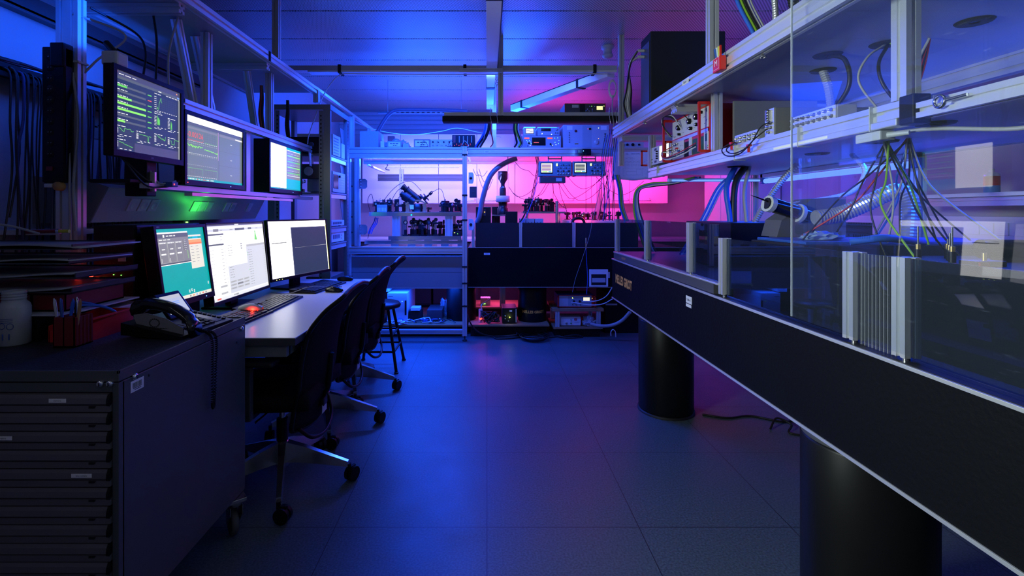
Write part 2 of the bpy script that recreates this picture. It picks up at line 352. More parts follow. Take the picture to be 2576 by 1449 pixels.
b = MB(); b.box((XL - .1, XR + .1), (YF - .1, YF), (0, HC), WALLM); struct('wall_front', b)
b = MB(); b.box((XL + .001, XL + .012), (YF, YB), (0, .09), GREYD); struct('baseboard_left', b)
b = MB(); b.box((XR - .012, XR - .001), (YF, YB), (0, .09), GREYD); struct('baseboard_right', b)

# wall cabinets at the back
def wall_cabinet(x, label):
    t = thing('wall_cabinet', label, 'cabinet', (x + .49, YB - .02, 1.36), 0, 'white wall cabinets on the back wall')
    m = MB(); m.box((-.488, .488), (-.33, -.001), (0, .89), PLUM, .002); part('body', m, t)
    for s in (-1, 1):
        m = MB(); x0, x1 = (-.487, -.003) if s < 0 else (.003, .487); m.box((x0, x1), (-.352, -.332), (.003, .888), PLUM, .002); d = part('door', m, t)
        m = MB(); c = s * .14; m.tube([(c - .115, -.352, .062), (c - .115, -.375, .05), (c - .10, -.39, .035), (c + .10, -.39, .035), (c + .115, -.375, .05), (c + .115, -.352, .062)], .006, STEEL, 6, 3); h = part('handle', m, d)
for x, l in ((-1.6, 'white two-door wall cabinet behind the steel-framed enclosure, lit pale violet'), (-.62, 'white two-door wall cabinet behind the hose and the lens tower'),
             (.36, 'white two-door wall cabinet glowing pink behind the two hanging oscilloscopes'), (1.34, 'white two-door wall cabinet glowing magenta behind the sheet of handwritten notes'), ):
    wall_cabinet(x, l)
m = MB(); m.box((-1.9, 2.9), (6.12, 6.62), (.88, .92), PLUM, .004); solo('worktop', m, 'long white worktop along the back wall under the wall cabinets', 'worktop')
for i, x in enumerate((-1.88, -.68, .52, 1.72)):
    t = thing('base_cabinet', ['grey base cabinet at the left end of the back worktop', 'grey base cabinet under the back worktop, left of the lettered black column', 'grey base cabinet under the back worktop behind the red-framed controller', 'grey base cabinet at the right end of the back worktop'][i], 'cabinet', (x + .59, 6.4, 0), 0, 'base cabinets under the back worktop')
    m = MB(); m.box((-.588, .588), (-.23, .22), (.08, .879), GREYD, .003); m.box((-.56, .56), (-.2, .2), (0, .08), BLKM); part('body', m, t)
    for s in (-1, 1): m = MB(); m.box((s * .3 - .285, s * .3 + .285), (-.25, -.231), (.1, .87), GREYD, .003); part('door', m, t)

# ================================================================ table 1 : long black optical table on the right
T1X, T1T, T1B = .950, .898, .596
t = thing('optical_table', 'long black optical table on the right with orange lettering on its side', 'table', (1.48, 2.0, 0))
m = MB(); m.box((T1X, 2.0), (.30, 3.715), (T1B + .006, T1T - .008), TBL); part('table_slab', m, t, True)
m = MB(); m.box((T1X + .004, 1.998), (.302, 3.713), (T1T - .008, T1T), TBLTOP); part('steel_top', m, t, True, 'bare steel top of the table')
m = MB(); m.box((T1X - .004, T1X + .003), (.298, 3.719), (T1T - .010, T1T - .001), ALUB, .001); m.box((T1X - .004, T1X + .003), (.298, 3.719), (T1B, T1B + .009), ALUB, .001); m.box((T1X - .004, 2.0), (3.712, 3.719), (T1B, T1B + .009), ALUB); part('edge_trim', m, t, True, 'thin bright metal trim along the edges of the slab')
MR = lambda loc, rz: Matrix.Translation(loc) @ Matrix.Rotation(R(rz), 4, 'Z') @ Matrix.Rotation(R(90), 4, 'X')
m = MB(); m.text('MELLES GRIOT', .052, MR((T1X - .002, 3.41, .757), -90) @ Matrix.Diagonal((1.2, 1.6, 1, 1)), ORANGE, .0022); part('lettering', m, t, True, 'orange capital lettering')
m = MB(); m.box((T1X - .0015, T1X), (2.27, 2.335), (.815, .849), PAP); m.text('Table 1', .016, MR((T1X - .0025, 2.302, .832), -90), BLKM); m.box((T1X - .0015, T1X), (2.275, 2.335), (.797, .811), PAP); part('name_label', m, t, True, 'small white paper labels')
def column(name, x, y, r, ztop, label, txt=False, group=None):
    t = thing(name, label, 'table leg', (x, y, 0), 0, group)
    m = MB(); m.lathe([(r * .98, .012), (r, .02), (r, ztop - .03), (r * .96, ztop - .02), (.001, ztop - .02)], (0, 0, 0), BLK, 48); m.lathe([(r * 1.04, 0), (r * 1.04, .012), (.01, .013)], (0, 0, 0), RUB, 48); part('cylinder', m, t)
    m = MB(); m.lathe([(r * 1.0, ztop - .02), (r * 1.0, ztop), (.001, ztop)], (0, 0, 0), GREYD, 48); part('top_flange', m, t)
    if txt:
        m = MB(); vs, fs = text_geo('MELLES GRIOT', .032, .0014)
        def wrap(v): a = v.x * 1.15 / r; return Vector((math.sin(a) * (r + .001), -math.cos(a) * (r + .001), v.y * 1.15 + .235))
        m.add([wrap(v) for v in vs], fs, ORANGE); part('lettering', m, t, False, 'orange capital lettering')
    return t
column('table_leg_column', 1.128, 3.09, .165, T1B, 'black cylindrical table leg under the far end of the right-hand table', group='black cylindrical legs of the optical tables')
column('table_leg_column', 1.122, 1.45, .165, T1B, 'large black cylindrical table leg nearest the camera at lower right', group='black cylindrical legs of the optical tables')
t = thing('breadboard', 'thick black breadboard lying on the far half of the right-hand table', 'breadboard', (1.3, 2.9, T1T))
m = MB(); m.box((T1X + .008, 1.7), (2.07, 3.70), (T1T + .001, T1T + .042), mat('grey_black_edge', (.07, .07, .075), .5)); part('slab', m, t, True)
m = MB(); m.box((T1X + .005, 1.7), (2.03, 3.703), (T1T + .043, T1T + .051), ALUB, .002); part('top_plate', m, t, True)
m = MB(); m.text('MELLES GRIOT', .013, MR((T1X + .006, 3.43, T1T + .022), -90) @ Matrix.Diagonal((1.15, 1.5, 1, 1)), ORANGE); part('lettering', m, t, True, 'tiny orange capital lettering')

def guard_post(y, z0, z1, label, x=.960, w=.034):
    m = MB(); m.ext(2, z0 + .008, z1, x + w / 2, y - w / 2, w, w, ALUB); m.cyl((x + w / 2, y - w / 2, z0), (x + w / 2, y - w / 2, z0 + .012), .008, STEEL, 10)
    return solo('panel_post', m, label, 'post', 'aluminium posts holding the guard panels of the right-hand table')
ZA, ZB_, ZC, ZD = T1T + .051, 1.195, T1T, 1.138
guard_post(3.684, ZA, ZB_, 'short aluminium post at the far corner of the right-hand table')
guard_post(2.994, ZA, ZB_, 'short aluminium post, second from the far corner of the right-hand table')
guard_post(2.36, ZA, ZB_, 'short aluminium post on the black breadboard, nearest to the step down in the guard panels')
guard_post(2.032, ZC, ZD, 'aluminium post where the low guard panels begin, beside the breadboard end', w=.036)
guard_post(1.323, ZC, ZD, 'aluminium post on the far side of the ribbed guard panel', w=.038)
guard_post(1.163, ZC, ZD, 'aluminium post on the near side of the ribbed guard panel', w=.038)
def guard_panel(y0, y1, z0, z1, mt, label):
    m = MB(); m.box((.975, .979), (y0, y1), (z0, z1), mt); return solo('guard_panel', m, label, 'panel', 'acrylic guard panels along the right-hand table')
guard_panel(3.00, 3.648, ZA + .001, ZB_, SMOKE, 'smoky guard panel between the two farthest aluminium posts')
guard_panel(2.365, 2.955, ZA + .001, ZB_, SMOKE, 'smoky guard panel standing in the middle of the black breadboard')
guard_panel(2.06, 2.32, ZA + .001, ZB_ - .002, SMOKE, 'scratched smoky guard panel at the near end of the breadboard')
guard_panel(1.325, 1.99, ZC + .001, ZD - .002, SMOKE, 'long blue-lit smoky guard panel on the near half of the table')
guard_panel(1.168, 1.282, ZC + .001, ZD - .002, RIB, 'narrow ribbed guard panel between two close aluminium posts')
guard_panel(.42, 1.122, ZC + .001, ZD - .002, SMOKE, 'scratched dark guard panel nearest the camera')
t = thing('clear_sheet', 'tall clear acrylic sheet hung before the right-hand table, mirroring the screens', 'acrylic sheet', (.907, .9, .934))
m = MB(); m.box((.9045, .9085), (.22, 1.455), (.934, 2.28), GLASSB); part('pane', m, t, True)
m = MB(); m.box((.904, .909), (1.4555, 1.458), (.934, 2.28), mat('acrylic_edge', (.5, .55, .6), .3)); part('polished_edge', m, t, True, 'pale polished edge')
for y_ in (.4, .9): m = MB(); m.cyl((.9087, y_, 1.85), (.9598, y_, 1.85), .009, STEEL, 12); m.cyl((.9043, y_, 1.85), (.901, y_, 1.85), .011, STEEL, 12); part('fixing', m, t, True)

# upper and lower decks over table 1
def rail(name, axis, a0, a1, cu, cv, wu, wv, label, cat='rail', m_=None, group=None):
    m = MB(); m.ext(axis, a0, a1, cu, cv, wu, wv, m_ or ALU); return solo(name, m, label, cat, group)
t = thing('overhead_rail', 'heavy slotted aluminium rail running along the top front of the right-hand table', 'rail', (.98, 2, 1.81))
m = MB(); m.ext(1, .2, 3.74, .98, 1.85, .04, .08, ALUB); part('extrusion', m, t, True)
m = MB(); m.box((.9585, .96), (2.33, 2.405), (1.862, 1.886), PAP); m.text('Table 1', .017, MR((.958, 2.367, 1.874), -90), BLKM); part('name_label', m, t, True, 'white label lettered Table 1')
for yy in (2.55, 3.05, 1.75):
    m = MB(); m.lathe([(.012, 0), (.012, .006), (.006, .008), (.006, .014)], (0.985, yy, 1.796), STEEL, 10); part('bolt', m, t, True)
def ports(t, pts, z, r=.045, dn=True):
    for (x, y) in pts:
        m = MB(); m.lathe([(r * .3, 0), (r, 0), (r, .003), (r * 1.08, .004)], (x, y, z - .0045), BLKM, 24); part('cable_port', m, t, True)
t = thing('overhead_deck', 'upper white deck board spanning above the right-hand table', 'deck', (1.5, 2, 1.835))
m = MB(); m.box((1.001, 1.94), (.2, 3.72), (1.835, 1.855), DECKM, .002); part('board', m, t, True)
ports(t, ((1.51, 1.517), (1.40, 1.72), (1.28, 1.84), (1.40, 2.04), (1.52, 1.25)), 1.835)
def deck_rail(*a): return rail('deck_rail', *a)
deck_rail(1, .2, 3.74, 1.96, 1.80, .04, .08, 'slotted aluminium rail under the far side of the upper deck on the right')
deck_rail(0, 1.0, 1.94, 3.66, 1.795, .08, .04, 'slotted aluminium cross rail at the far end of the upper deck')
deck_rail(0, 1.0, 1.94, 2.62, 1.795, .08, .04, 'slotted aluminium cross rail under the middle of the upper deck')
deck_rail(0, 1.17, 1.94, .9, 1.795, .08, .04, 'slotted aluminium cross rail under the near end of the upper deck')
t = thing('shelf_rail', 'pale stacked aluminium rail along the front of the lower deck on the right', 'rail', (1.14, 2.3, 1.479))
m = MB(); m.ext(1, 1.32, 3.40, 1.14, 1.5235, .04, .045, ALUB); part('extrusion', m, t, True)
m = MB(); m.box((1.112, 1.16), (1.33, 3.38), (1.479, 1.500), ALUB, .003); m.box((1.1115, 1.113), (1.6, 1.9), (1.484, 1.494), PAP); part('light_bar', m, t, True, 'pale cover strip along the foot of the rail')
for yy in (3.2, 2.2, 1.75, 1.42): m = MB(); m.box((1.1095, 1.162), (yy, yy + .004), (1.476, 1.549), PLASG, .001); part('cable_tie', m, t, True)
t = thing('shelf_rail', 'thin slotted aluminium rail nearest the camera carrying a steel eye bolt', 'rail', (1.13, .8, 1.486))
m = MB(); m.ext(1, .2, 1.27, 1.13, 1.5065, .036, .04, ALUB); part('extrusion', m, t, True)
m = MB(); m.box((1.108, 1.155), (1.272, 1.318), (1.475, 1.553), BLK, .004); part('corner_joint', m, t, True, 'black plastic corner joint')
m = MB(); m.lathe([(.0135 + .0042 * math.cos(a), .0042 * math.sin(a)) for a in [k * math.pi / 4 for k in range(9)]], (1.10, 1.19, 1.512), CHROME, 20, 'x'); m.cyl((1.10, 1.176, 1.512), (1.108, 1.13, 1.515), .004, CHROME, 8); part('eye_bolt', m, t, True, 'chrome eye bolt')
t = thing('lower_deck', 'lower deck board above the right-hand table, its underside lit bright blue', 'deck', (1.5, 2, 1.502))
m = MB(); m.box((1.161, 1.945), (.2, 3.40), (1.502, 1.518), WHT, .002); part('board', m, t, True)
ports(t, ((1.45, 2.15), (1.44, 1.78), (1.40, 2.75), (1.3, 1.42)), 1.502)
deck_rail(1, .2, 3.4, 1.965, 1.52, .04, .04, 'thin slotted aluminium rail at the far side of the lower deck')
deck_rail(0, 1.16, 1.95, 3.38, 1.545, .04, .05, 'short slotted cross rail at the far end of the lower deck')
def upright(x, y, z0, z1, label, w=.04, d=.04, m_=None, group=None): return rail('upright_post', 2, z0, z1, x + w / 2, y - d / 2, w, d, label, 'post', m_, group)
upright(1.12, 2.45, 1.547, 1.835, 'aluminium upright between the two decks just beside the red rack', m_=ALUB)
upright(1.12, 3.40, 1.547, 1.775, 'aluminium upright at the far end of the lower deck')
upright(1.115, 1.352, 1.547, 1.835, 'thick aluminium upright behind the clear sheet at upper right', w=.04, d=.05, m_=ALUB)
upright(1.945, 3.62, T1T, 1.76, 'aluminium upright at the far rear corner of the right-hand table')
upright(1.945, 2.2, 1.541, 1.76, 'aluminium upright between the decks at their rear edge')
upright(1.945, 2.25, T1T, 1.50, 'aluminium upright carrying the rear of the lower deck')
upright(.96, 2.15, 1.891, HC, 'aluminium post rising from the heavy rail to the ceiling, nearest the camera')
upright(1.01, 3.78, 1.60, HC, 'aluminium post rising to the ceiling at the far end of the heavy rail')
upright(.085, 3.80, 1.99, HC, 'aluminium post hanging from the ceiling beside the central duct')

m = MB(); m.box((-1.32, .12), (-1.17, -.63), (2.52, 2.599), WHT, .01); solo('added_light_fitting', m, 'unseen white light fitting added to the ceiling behind the camera', 'lamp')  # added out of view to go with the rear fill
# ================================================================ ceiling ducts
t = thing('ceiling_duct', 'pale metal cable duct hanging below the ceiling, running away from the camera', 'duct', (.04, 3.1, 2.34))
m = MB(); m.box((-.004, .078), (2.535, 3.76), (2.34, 2.41), WHT, .002); part('channel', m, t, True)
m = MB(); m.box((-.006, .080), (2.526, 2.535), (2.338, 2.412), BLK, .001); part('end_cap', m, t, True, 'black end cap')
m = MB(); m.box((.0795, .085), (2.53, 3.76), (2.345, 2.43), GREYD); part('side_strip', m, t, True)
t = thing('ceiling_duct', 'blue metal cable duct hanging below the ceiling beyond the crossing duct', 'duct', (.04, 4.5, 2.34))
m = MB(); m.box((-.004, .066), (3.86, 5.2), (2.34, 2.41), WHT, .002); part('channel', m, t, True)
m = MB(); m.box((-.008, .070), (4.3, 4.36), (2.333, 2.415), BLK, .002); part('strap', m, t, True, 'black strap')
t = thing('crossing_duct', 'long pale duct hanging across the room below the ceiling', 'duct', (-.3, 3.8, 2.325))
m = MB(); m.box((-1.38, 1.0), (3.765, 3.855), (2.325, 2.338), WHT, .002); m.box((-1.55, 1.0), (3.768, 3.85), (2.338, 2.375), ALU, .002); part('channel', m, t, True)
for x in (-1.135, .83, -.17):
    m = MB(); m.box((x - .012, x + .012), (3.76, 3.86), (2.318, 2.382), BLKM, .002); part('strap', m, t, True, 'black strap')
m = MB(); m.ext(0, -.21, .12, 3.74, 2.325, .04, .03, ALUB); part('joint_bar', m, t, True)
# diagonal duct
t = thing('diagonal_duct', 'pale duct hanging diagonally below the ceiling with black straps', 'duct', (.6, 4.35, 2.29))
a, c = Vector((.97, 3.83, 2.33)), Vector((.27, 4.93, 2.29)); d = (c - a).normalized(); sd = d.cross(Vector((0, 0, 1))).normalized(); up = sd.cross(d)
Mx = Matrix((( d.x, sd.x, up.x, a.x), (d.y, sd.y, up.y, a.y), (d.z, sd.z, up.z, a.z), (0, 0, 0, 1))); L_ = (c - a).length
m = MB(); m.box((0, L_), (-.04, .04), (-.03, .03), WHT, .003, Mx); part('channel', m, t, True)
m = MB(); m.box((0, L_), (-.042, .042), (.030, .036), BLKM, 0, Mx); part('cable', m, t, True)
for q in (.25, .85): m = MB(); m.box((L_ * q, L_ * q + .025), (-.045, .045), (-.034, .04), BLKM, 0, Mx); part('strap', m, t, True, 'black strap')
t = thing('cross_beam', 'aluminium beam with a black underside spanning between the hanging posts', 'beam', (.33, 3.8, 1.94))
m = MB(); m.ext(0, -.33, 1.01, 3.80, 2.003, .05, .026, ALU); part('extrusion', m, t, True)
m = MB(); m.box((-.345, 1.01), (3.775, 3.87), (1.944, 1.989), BLKM, .006); part('light_screen', m, t, True, 'matt black bar under the beam')
for x in (.03, .08, .945, .995): m = MB(); m.tube([(x, 3.768, 2.05), (x - .005, 3.764, 2.0), (x + .004, 3.766, 1.935), (x, 3.775, 1.925)], .0022, CHROME, 6); part('hook', m, t, True)
m = MB()
for k in range(4):
    ax = 'x' if k % 2 else 'y'; m.lathe([(.010 + .0028 * math.cos(q), .0028 * math.sin(q)) for q in [j * math.pi / 3 for j in range(7)]], (.075, 3.765, 2.27 - k * .018), CHROME, 10, ax)
solo('chain', m, 'short chrome chain hanging below the joint of the ceiling ducts', 'chain')
m = MB(); m.lathe([(.001, 0), (.03, .002), (.045, .02), (.045, .03), (.035, .035), (.035, .075), (.05, .08), (.05, .1)], (.985, 4.0, 2.43 + .07), PLASG, 20); solo('smoke_detector', m, 'round grey smoke detector on the ceiling beside the far hanging post', 'detector')

# ================================================================ tables 2 and 3 at the back
Y2 = 4.84
t = thing('optical_table', 'wide unlit black optical table at the back of the room', 'table', (.7, 5.3, 0))
m = MB(); m.box((-.185, 1.9), (Y2, 6.0), (.508, .893), TBL); part('table_slab', m, t, True)
m = MB(); m.box((-.183, 1.9), (Y2 + .001, 5.999), (.893, .9), TBLTOP); part('steel_top', m, t, True, 'bare steel top of the table')
m = MB(); m.box((-.187, 1.9), (Y2 - .003, Y2 + .003), (.893, .899), ALU); m.box((-.187, 1.9), (Y2 - .003, Y2 + .003), (.502, .508), ALU); part('edge_trim', m, t, True)
m = MB(); m.box((-.03, .03), (Y2 - .0015, Y2), (.825, .845), PAP); m.text('Table 2', .014, Matrix.Translation((0, Y2 - .002, .835)) @ Matrix.Rotation(R(90), 4, 'X'), BLKM); part('name_label', m, t, True, 'small white label')
DARKP = mat('dark_navy_panel', (.02, .022, .03), .25)
G2 = 'dark guard panels on the back table'
for x0, x1, l in ((-.115, .318, 'dark guard panel at the left end of the back table'), (.352, .845, 'dark guard panel in the middle of the back table'), (.88, 1.5, 'dark guard panel at the right end of the back table')):
    m = MB(); m.box((x0, x1), (Y2 + .02, Y2 + .025), (.901, 1.142), DARKP); solo('guard_panel', m, l, 'panel', G2)
for x, l in ((.32, 'short aluminium post between the left and middle dark panels of the back table'), (.848, 'short aluminium post between the middle and right dark panels of the back table'), (-.15, 'short aluminium post at the left corner of the back table')):
    m = MB(); m.ext(2, .901, 1.145, x + .014, Y2 + .022, .028, .028, ALUB); solo('panel_post', m, l, 'post', 'short aluminium posts on the back table')
column('table_leg_column', .47, 5.10, .148, .502, 'black cylindrical table leg with orange lettering under the back table', True, group='black cylindrical legs of the optical tables')
column('table_leg_column', -.27, 5.16, .155, .502, 'black cylindrical table leg behind the tall aluminium post at the back', group='black cylindrical legs of the optical tables')
# table 3
T3G = mat('mid_grey_panel', (.24, .25, .27), .42)
t = thing('optical_table', 'blue-lit optical table at back left with a seam along its front', 'table', (-.8, 5.3, 0))
m = MB(); m.box((-1.40, -.24), (4.80, 6.0), (.502, .655), T3G); m.box((-1.40, -.24), (4.80, 6.0), (.658, .815), T3G); m.box((-1.39, -.25), (4.81, 5.99), (.655, .658), BLKM); part('table_slab', m, t, True)
m = MB(); m.box((-1.40, -.24), (4.797, 4.803), (.499, .506), ALUB); part('edge_trim', m, t, True)
m = MB(); m.box((-1.38, -.24), (4.85, 5.98), (.84, .87), STEEL, .002); part('steel_top', m, t, True, 'bare steel top of the table')
YE = 4.72
EG = 'aluminium frame members of the enclosure at back left'
def fr(name, ax, a0, a1, cu, cv, wu, wv, l, mt=None): return rail(name, ax, a0, a1, cu, cv, wu, wv, l, 'frame member', mt, EG)
t = thing('corner_post', 'tall aluminium corner post with black straps standing on the floor at the back', 'post', (-.215, YE, 0))
m = MB(); m.ext(2, .05, 1.875, -.215, YE + .02, .044, .04, ALUB); part('extrusion', m, t, True)
m = MB(); m.lathe([(.022, 0), (.022, .012), (.007, .015), (.007, .05)], (-.215, YE + .02, 0), RUB, 14); part('levelling_foot', m, t, True, 'black levelling foot')
for z in (.72, 1.17, 1.41, 1.80, .34, .56): m = MB(); m.box((-.24, -.19), (YE - .003, YE + .043), (z - .008, z + .008), BLKM); part('strap', m, t, True)
fr('enclosure_beam', 0, -1.36, -.238, YE + .03, 1.832, .04, .085, 'wide slotted aluminium beam along the top of the blue enclosure')
fr('enclosure_beam', 0, -1.36, -.238, YE + .02, 1.779, .03, .02, 'narrow bright strip below the top beam of the blue enclosure', ALUB)
fr('enclosure_beam', 0, -1.2, -.238, YE + .06, 1.735, .04, .035, 'inner lintel of the blue enclosure just above its opening')
fr('enclosure_beam', 0, -1.36, -.238, YE + .02, .878, .04, .07, 'slotted aluminium beam along the foot of the blue enclosure', ALUB)
fr('enclosure_beam', 0, -1.36, -.238, YE + .02, .092, .04, .04, 'slotted aluminium rail near the floor below the blue-lit table')
fr('enclosure_upright', 2, .12, 1.765, -1.345, YE + .04, .045, .04, 'aluminium upright at the left end of the blue enclosure, behind the server rack')
fr('enclosure_upright', 2, .92, 1.765, -1.255, YE + .03, .05, .04, 'aluminium upright with a row of bolt holes at the left of the enclosure opening')
fr('enclosure_upright', 2, .88, 1.76, -1.02, 5.85, .05, .05, 'aluminium upright at the rear of the blue enclosure')
fr('enclosure_beam', 0, -1.3, -.24, 5.85, 1.66, .04, .08, 'aluminium beam across the rear of the blue enclosure', GREY)
m = MB(); m.box((-1.40, -1.29), (4.781, 4.791), (.93, 1.74), GREY, .002)
for z in (1.05, 1.2, 1.35, 1.5): m.lathe([(.001, -.004), (.008, -.003), (.009, .001)], (-1.32, 4.780, z), BLKM, 10, 'y')
solo('side_plate', m, 'perforated grey metal plate at the left of the blue enclosure', 'plate')
m = MB(); m.ext(0, -1.22, -.245, 4.90, .945, .06, .035, STEEL); solo('steel_sill', m, 'brushed steel sill along the bottom of the enclosure opening', 'sill')
HG = 'steel hinges on the left upright of the blue enclosure'
for z, l in ((1.52, 'upper steel hinge plate beside the enclosure opening'), (1.08, 'lower steel hinge plate beside the enclosure opening')):
    t = thing('hinge', l, 'hinge', (-1.19, YE - .01, z), 0, HG)
    m = MB(); m.prism([(-.04, -.048), (.02, -.048), (.04, -.03), (.04, .03), (.02, .048), (-.04, .048)], 1, -.006, .002, STEEL); part('plate', m, t)
    for q in (-.03, 0, .03): m = MB(); m.lathe([(.001, -.012), (.006, -.011), (.006, -.006)], (-.022, 0, q), STEEL, 10, 'y'); part('bolt', m, t)
t = thing('deck_beam', 'wide slotted aluminium beam along the front of the deck over the back table', 'beam', (.5, YE + .06, 1.79))
m = MB(); m.ext(0, -.19, 1.9, YE + .08, 1.835, .04, .086, ALU); part('extrusion', m, t, True)
m = MB(); m.box((-.03, .035), (YE + .0585, YE + .06), (1.828, 1.846), PAP); m.text('Table 2', .014, Matrix.Translation((0, YE + .058, 1.837)) @ Matrix.Rotation(R(90), 4, 'X'), BLKM); part('name_label', m, t, True, 'small white label')
t = thing('upper_deck', 'white deck board above the back table with dark cable holes', 'deck', (.8, 5.4, 1.80))
m = MB(); m.box((-.19, 1.9), (YE + .105, 6.2), (1.855, 1.877), WHT, .002); part('board', m, t, True); ports(t, ((-.02, 5.0), (.2, 5.2), (.55, 5.1), (1.05, 5.0)), 1.855, .04)
m = MB(); m.box((-1.36, -.22), (YE + .10, 6.2), (1.855, 1.875), WHT, .002); solo('upper_deck', m, 'white deck board roofing the blue enclosure', 'deck')
rail('rear_post', 2, .90, 1.80, 1.24, 5.4, .06, .04, 'pale aluminium post standing in the pink glow at the back', 'post')
rail('rear_post', 2, 1.877, 2.56, .075, 5.0, .04, .04, 'aluminium post standing on the deck behind the cross beam', 'post')
t = thing('light_shade', 'long strip light housing along the rear of the decks at the back', 'lamp', (.4, 5.93, 1.74))
m = MB(); m.box((-1.3, 2.3), (5.86, 5.94), (1.835, 1.854), WHT, .002); part('shade', m, t, True)
# low platform under the back tables
for x0, x1, l in ((-1.36, -.245, 'wooden board on the floor frame under the blue-lit table'), (-.185, .62, 'wooden board near the floor under the black back table')):
    m = MB(); m.box((x0, x1), (4.86, 5.75), (.112, .13), WOOD, .002); m.box((x0 + .02, x1 - .02), (4.92, 5.70), (0, .112), BLKM); solo('floor_board', m, l, 'board')
rail('rear_post', 2, .2195, .508, .17, 5.35, .06, .04, 'pale upright post under the black back table, lit from the side', 'post')
# ================================================================ drawer cabinet, left foreground
def lock(m, p, ax):
    p = Vector(p)
    if ax == 'y': m.lathe([(.0085, 0), (.0085, -.005), (.006, -.008), (.001, -.008)], p, CHROME, 14, 'y'); m.box((p.x - .001, p.x + .001), (p.y - .009, p.y - .0075), (p.z - .004, p.z + .004), BLKM)
    else: m.lathe([(.0085, 0), (.0085, .005), (.006, .008), (.001, .008)], p, CHROME, 14, 'x'); m.box((p.x + .0075, p.x + .009), (p.y - .001, p.y + .001), (p.z - .004, p.z + .004), BLKM)
CX0, CX1, CY0, CY1, CZ0, CZ1 = -1.94, -.94, 1.25, 1.905, .17, .834
t = thing('drawer_cabinet', 'large grey steel drawer cabinet in the left foreground, on castors', 'cabinet', (-1.44, 1.58, 0))
m = MB(); m.box((CX0, CX1), (CY0 + .012, CY1), (CZ0, CZ1 - .026), CAB, .003); m.box((CX0, CX0 + .015), (CY0, CY0 + .02), (CZ0, CZ1 - .026), GREY); m.box((CX1 - .016, CX1), (CY0, CY0 + .02), (CZ0, CZ1 - .027), CAB, .001); m.box((CX0, CX1 - .0165), (CY0, CY0 + .02), (.784, CZ1 - .027), CAB, .001)
m.box((CX0 + .016, CX1 - .0165), (CY0 + .006, CY0 + .014), (CZ0, .784), BLKM); part('body', m, t, True)
m = MB(); m.box((CX0, CX1), (CY0, CY1), (CZ1 - .024, CZ1 - .002), CAB, .002)
for a in (((CX0, CX1), (CY0, CY0 + .006)), ((CX0, CX1), (CY1 - .006, CY1)), ((CX1 - .006, CX1), (CY0, CY1)), ((CX0, CX0 + .006), (CY0, CY1))): m.box(*a, (CZ1 - .004, CZ1 + .004), CAB, .001)
part('top_frame', m, t, True)
m = MB(); m.box((CX0 + .007, CX1 - .007), (CY0 + .007, CY1 - .007), (CZ1 - .002, CZ1), MAT_T); part('ribbed_mat', m, t, True, 'dark ribbed rubber mat')
m = MB(); lock(m, (-.985, CY0, .806), 'y'); lock(m, (-.963 + .002, CY0, .806), 'y'); part('lock', m, t, True, 'pair of small chrome locks')
for (y_, z_) in ((1.304, .806), (1.87, .80)): m = MB(); lock(m, (CX1, y_, z_), 'x'); part('lock', m, t, True)
m = MB(); m.lathe([(.004, 0), (.004, .001), (.001, .001)], (CX1, 1.362, .790), BLKM, 12, 'x'); m.lathe([(.004, 0), (.004, .001), (.001, .001)], (CX1, 1.84, .755), BLKM, 12, 'x'); part('plug_hole', m, t, True)
m = MB(); m.box((CX1, CX1 + .0006), (1.292, 1.341), (.765, .795), PAP)
for k in range(16): m.box((CX1 + .0007, CX1 + .001), (1.299 + k * .0022, 1.299 + k * .0022 + random.choice((.0006, .0012))), (.776, .789), BLKM)
m.box((CX1 + .0007, CX1 + .001), (1.30, 1.333), (.7735, .775), BLKM); m.box((CX1 + .0007, CX1 + .001), (1.306, 1.33), (.7695, .7712), BLKM); part('barcode_sticker', m, t, True, 'white barcode sticker')
for k in range(13):
    zt = .781 - k * .0475; zb = zt - .0455
    m = MB(); xr, xl = CX1 - .0175, CX0 + .017
    m.prism([(CY0 + .010, zt), (CY0 - .004, zt - .002), (CY0 - .0075, zt - .010), (CY0 - .009, zt - .024), (CY0 - .0085, zt - .0255), (CY0 - .001, zt - .027), (CY0 - .001, zt - .029), (CY0 - .006, zt - .030), (CY0 - .006, zb), (CY0 + .010, zb)], 0, xl, xr, DRAW)
    d = part('drawer', m, t, True)
    for x0, x1 in ((xr - .006, xr + .001), (xl - .001, xl + .006)):
        e = MB(); e.prism([(CY0 + .005, zt), (CY0 - .006, zt - .001), (CY0 - .011, zt - .012), (CY0 - .0125, zt - .026), (CY0 - .010, zt - .029), (CY0 + .005, zt - .024)], 0, x0, x1, BLK); q = part('handle_end', e, d, True, 'black plastic end cap')
    e = MB(); e.prism([(-.993 - .018, zt - .0305), (-.993, zt - .0305), (-.993 - .004, zt - .036), (-.993 - .018, zt - .036)], 1, CY0 - .0075, CY0 - .006, BLKM); part('latch', e, d, True)
    lab = {0: ('mirrors', -1.088), 2: ('optics', -1.225), 4: ('lens cutters', -1.027)}.get(k)
    if lab:
        e = MB(); hw = .026 if k == 4 else .022; Mx = Matrix.Translation((lab[1], CY0 - .0092, zt - .0155)); e.box((-hw, hw), (-.0006, 0), (-.005, .005), PAP, 0, Mx); e.text(lab[0], .006, Mx @ Matrix.Translation((0, -.001, 0)) @ Matrix.Rotation(R(90), 4, 'X'), GREYD); part('label_strip', e, d, True, 'white label strip')
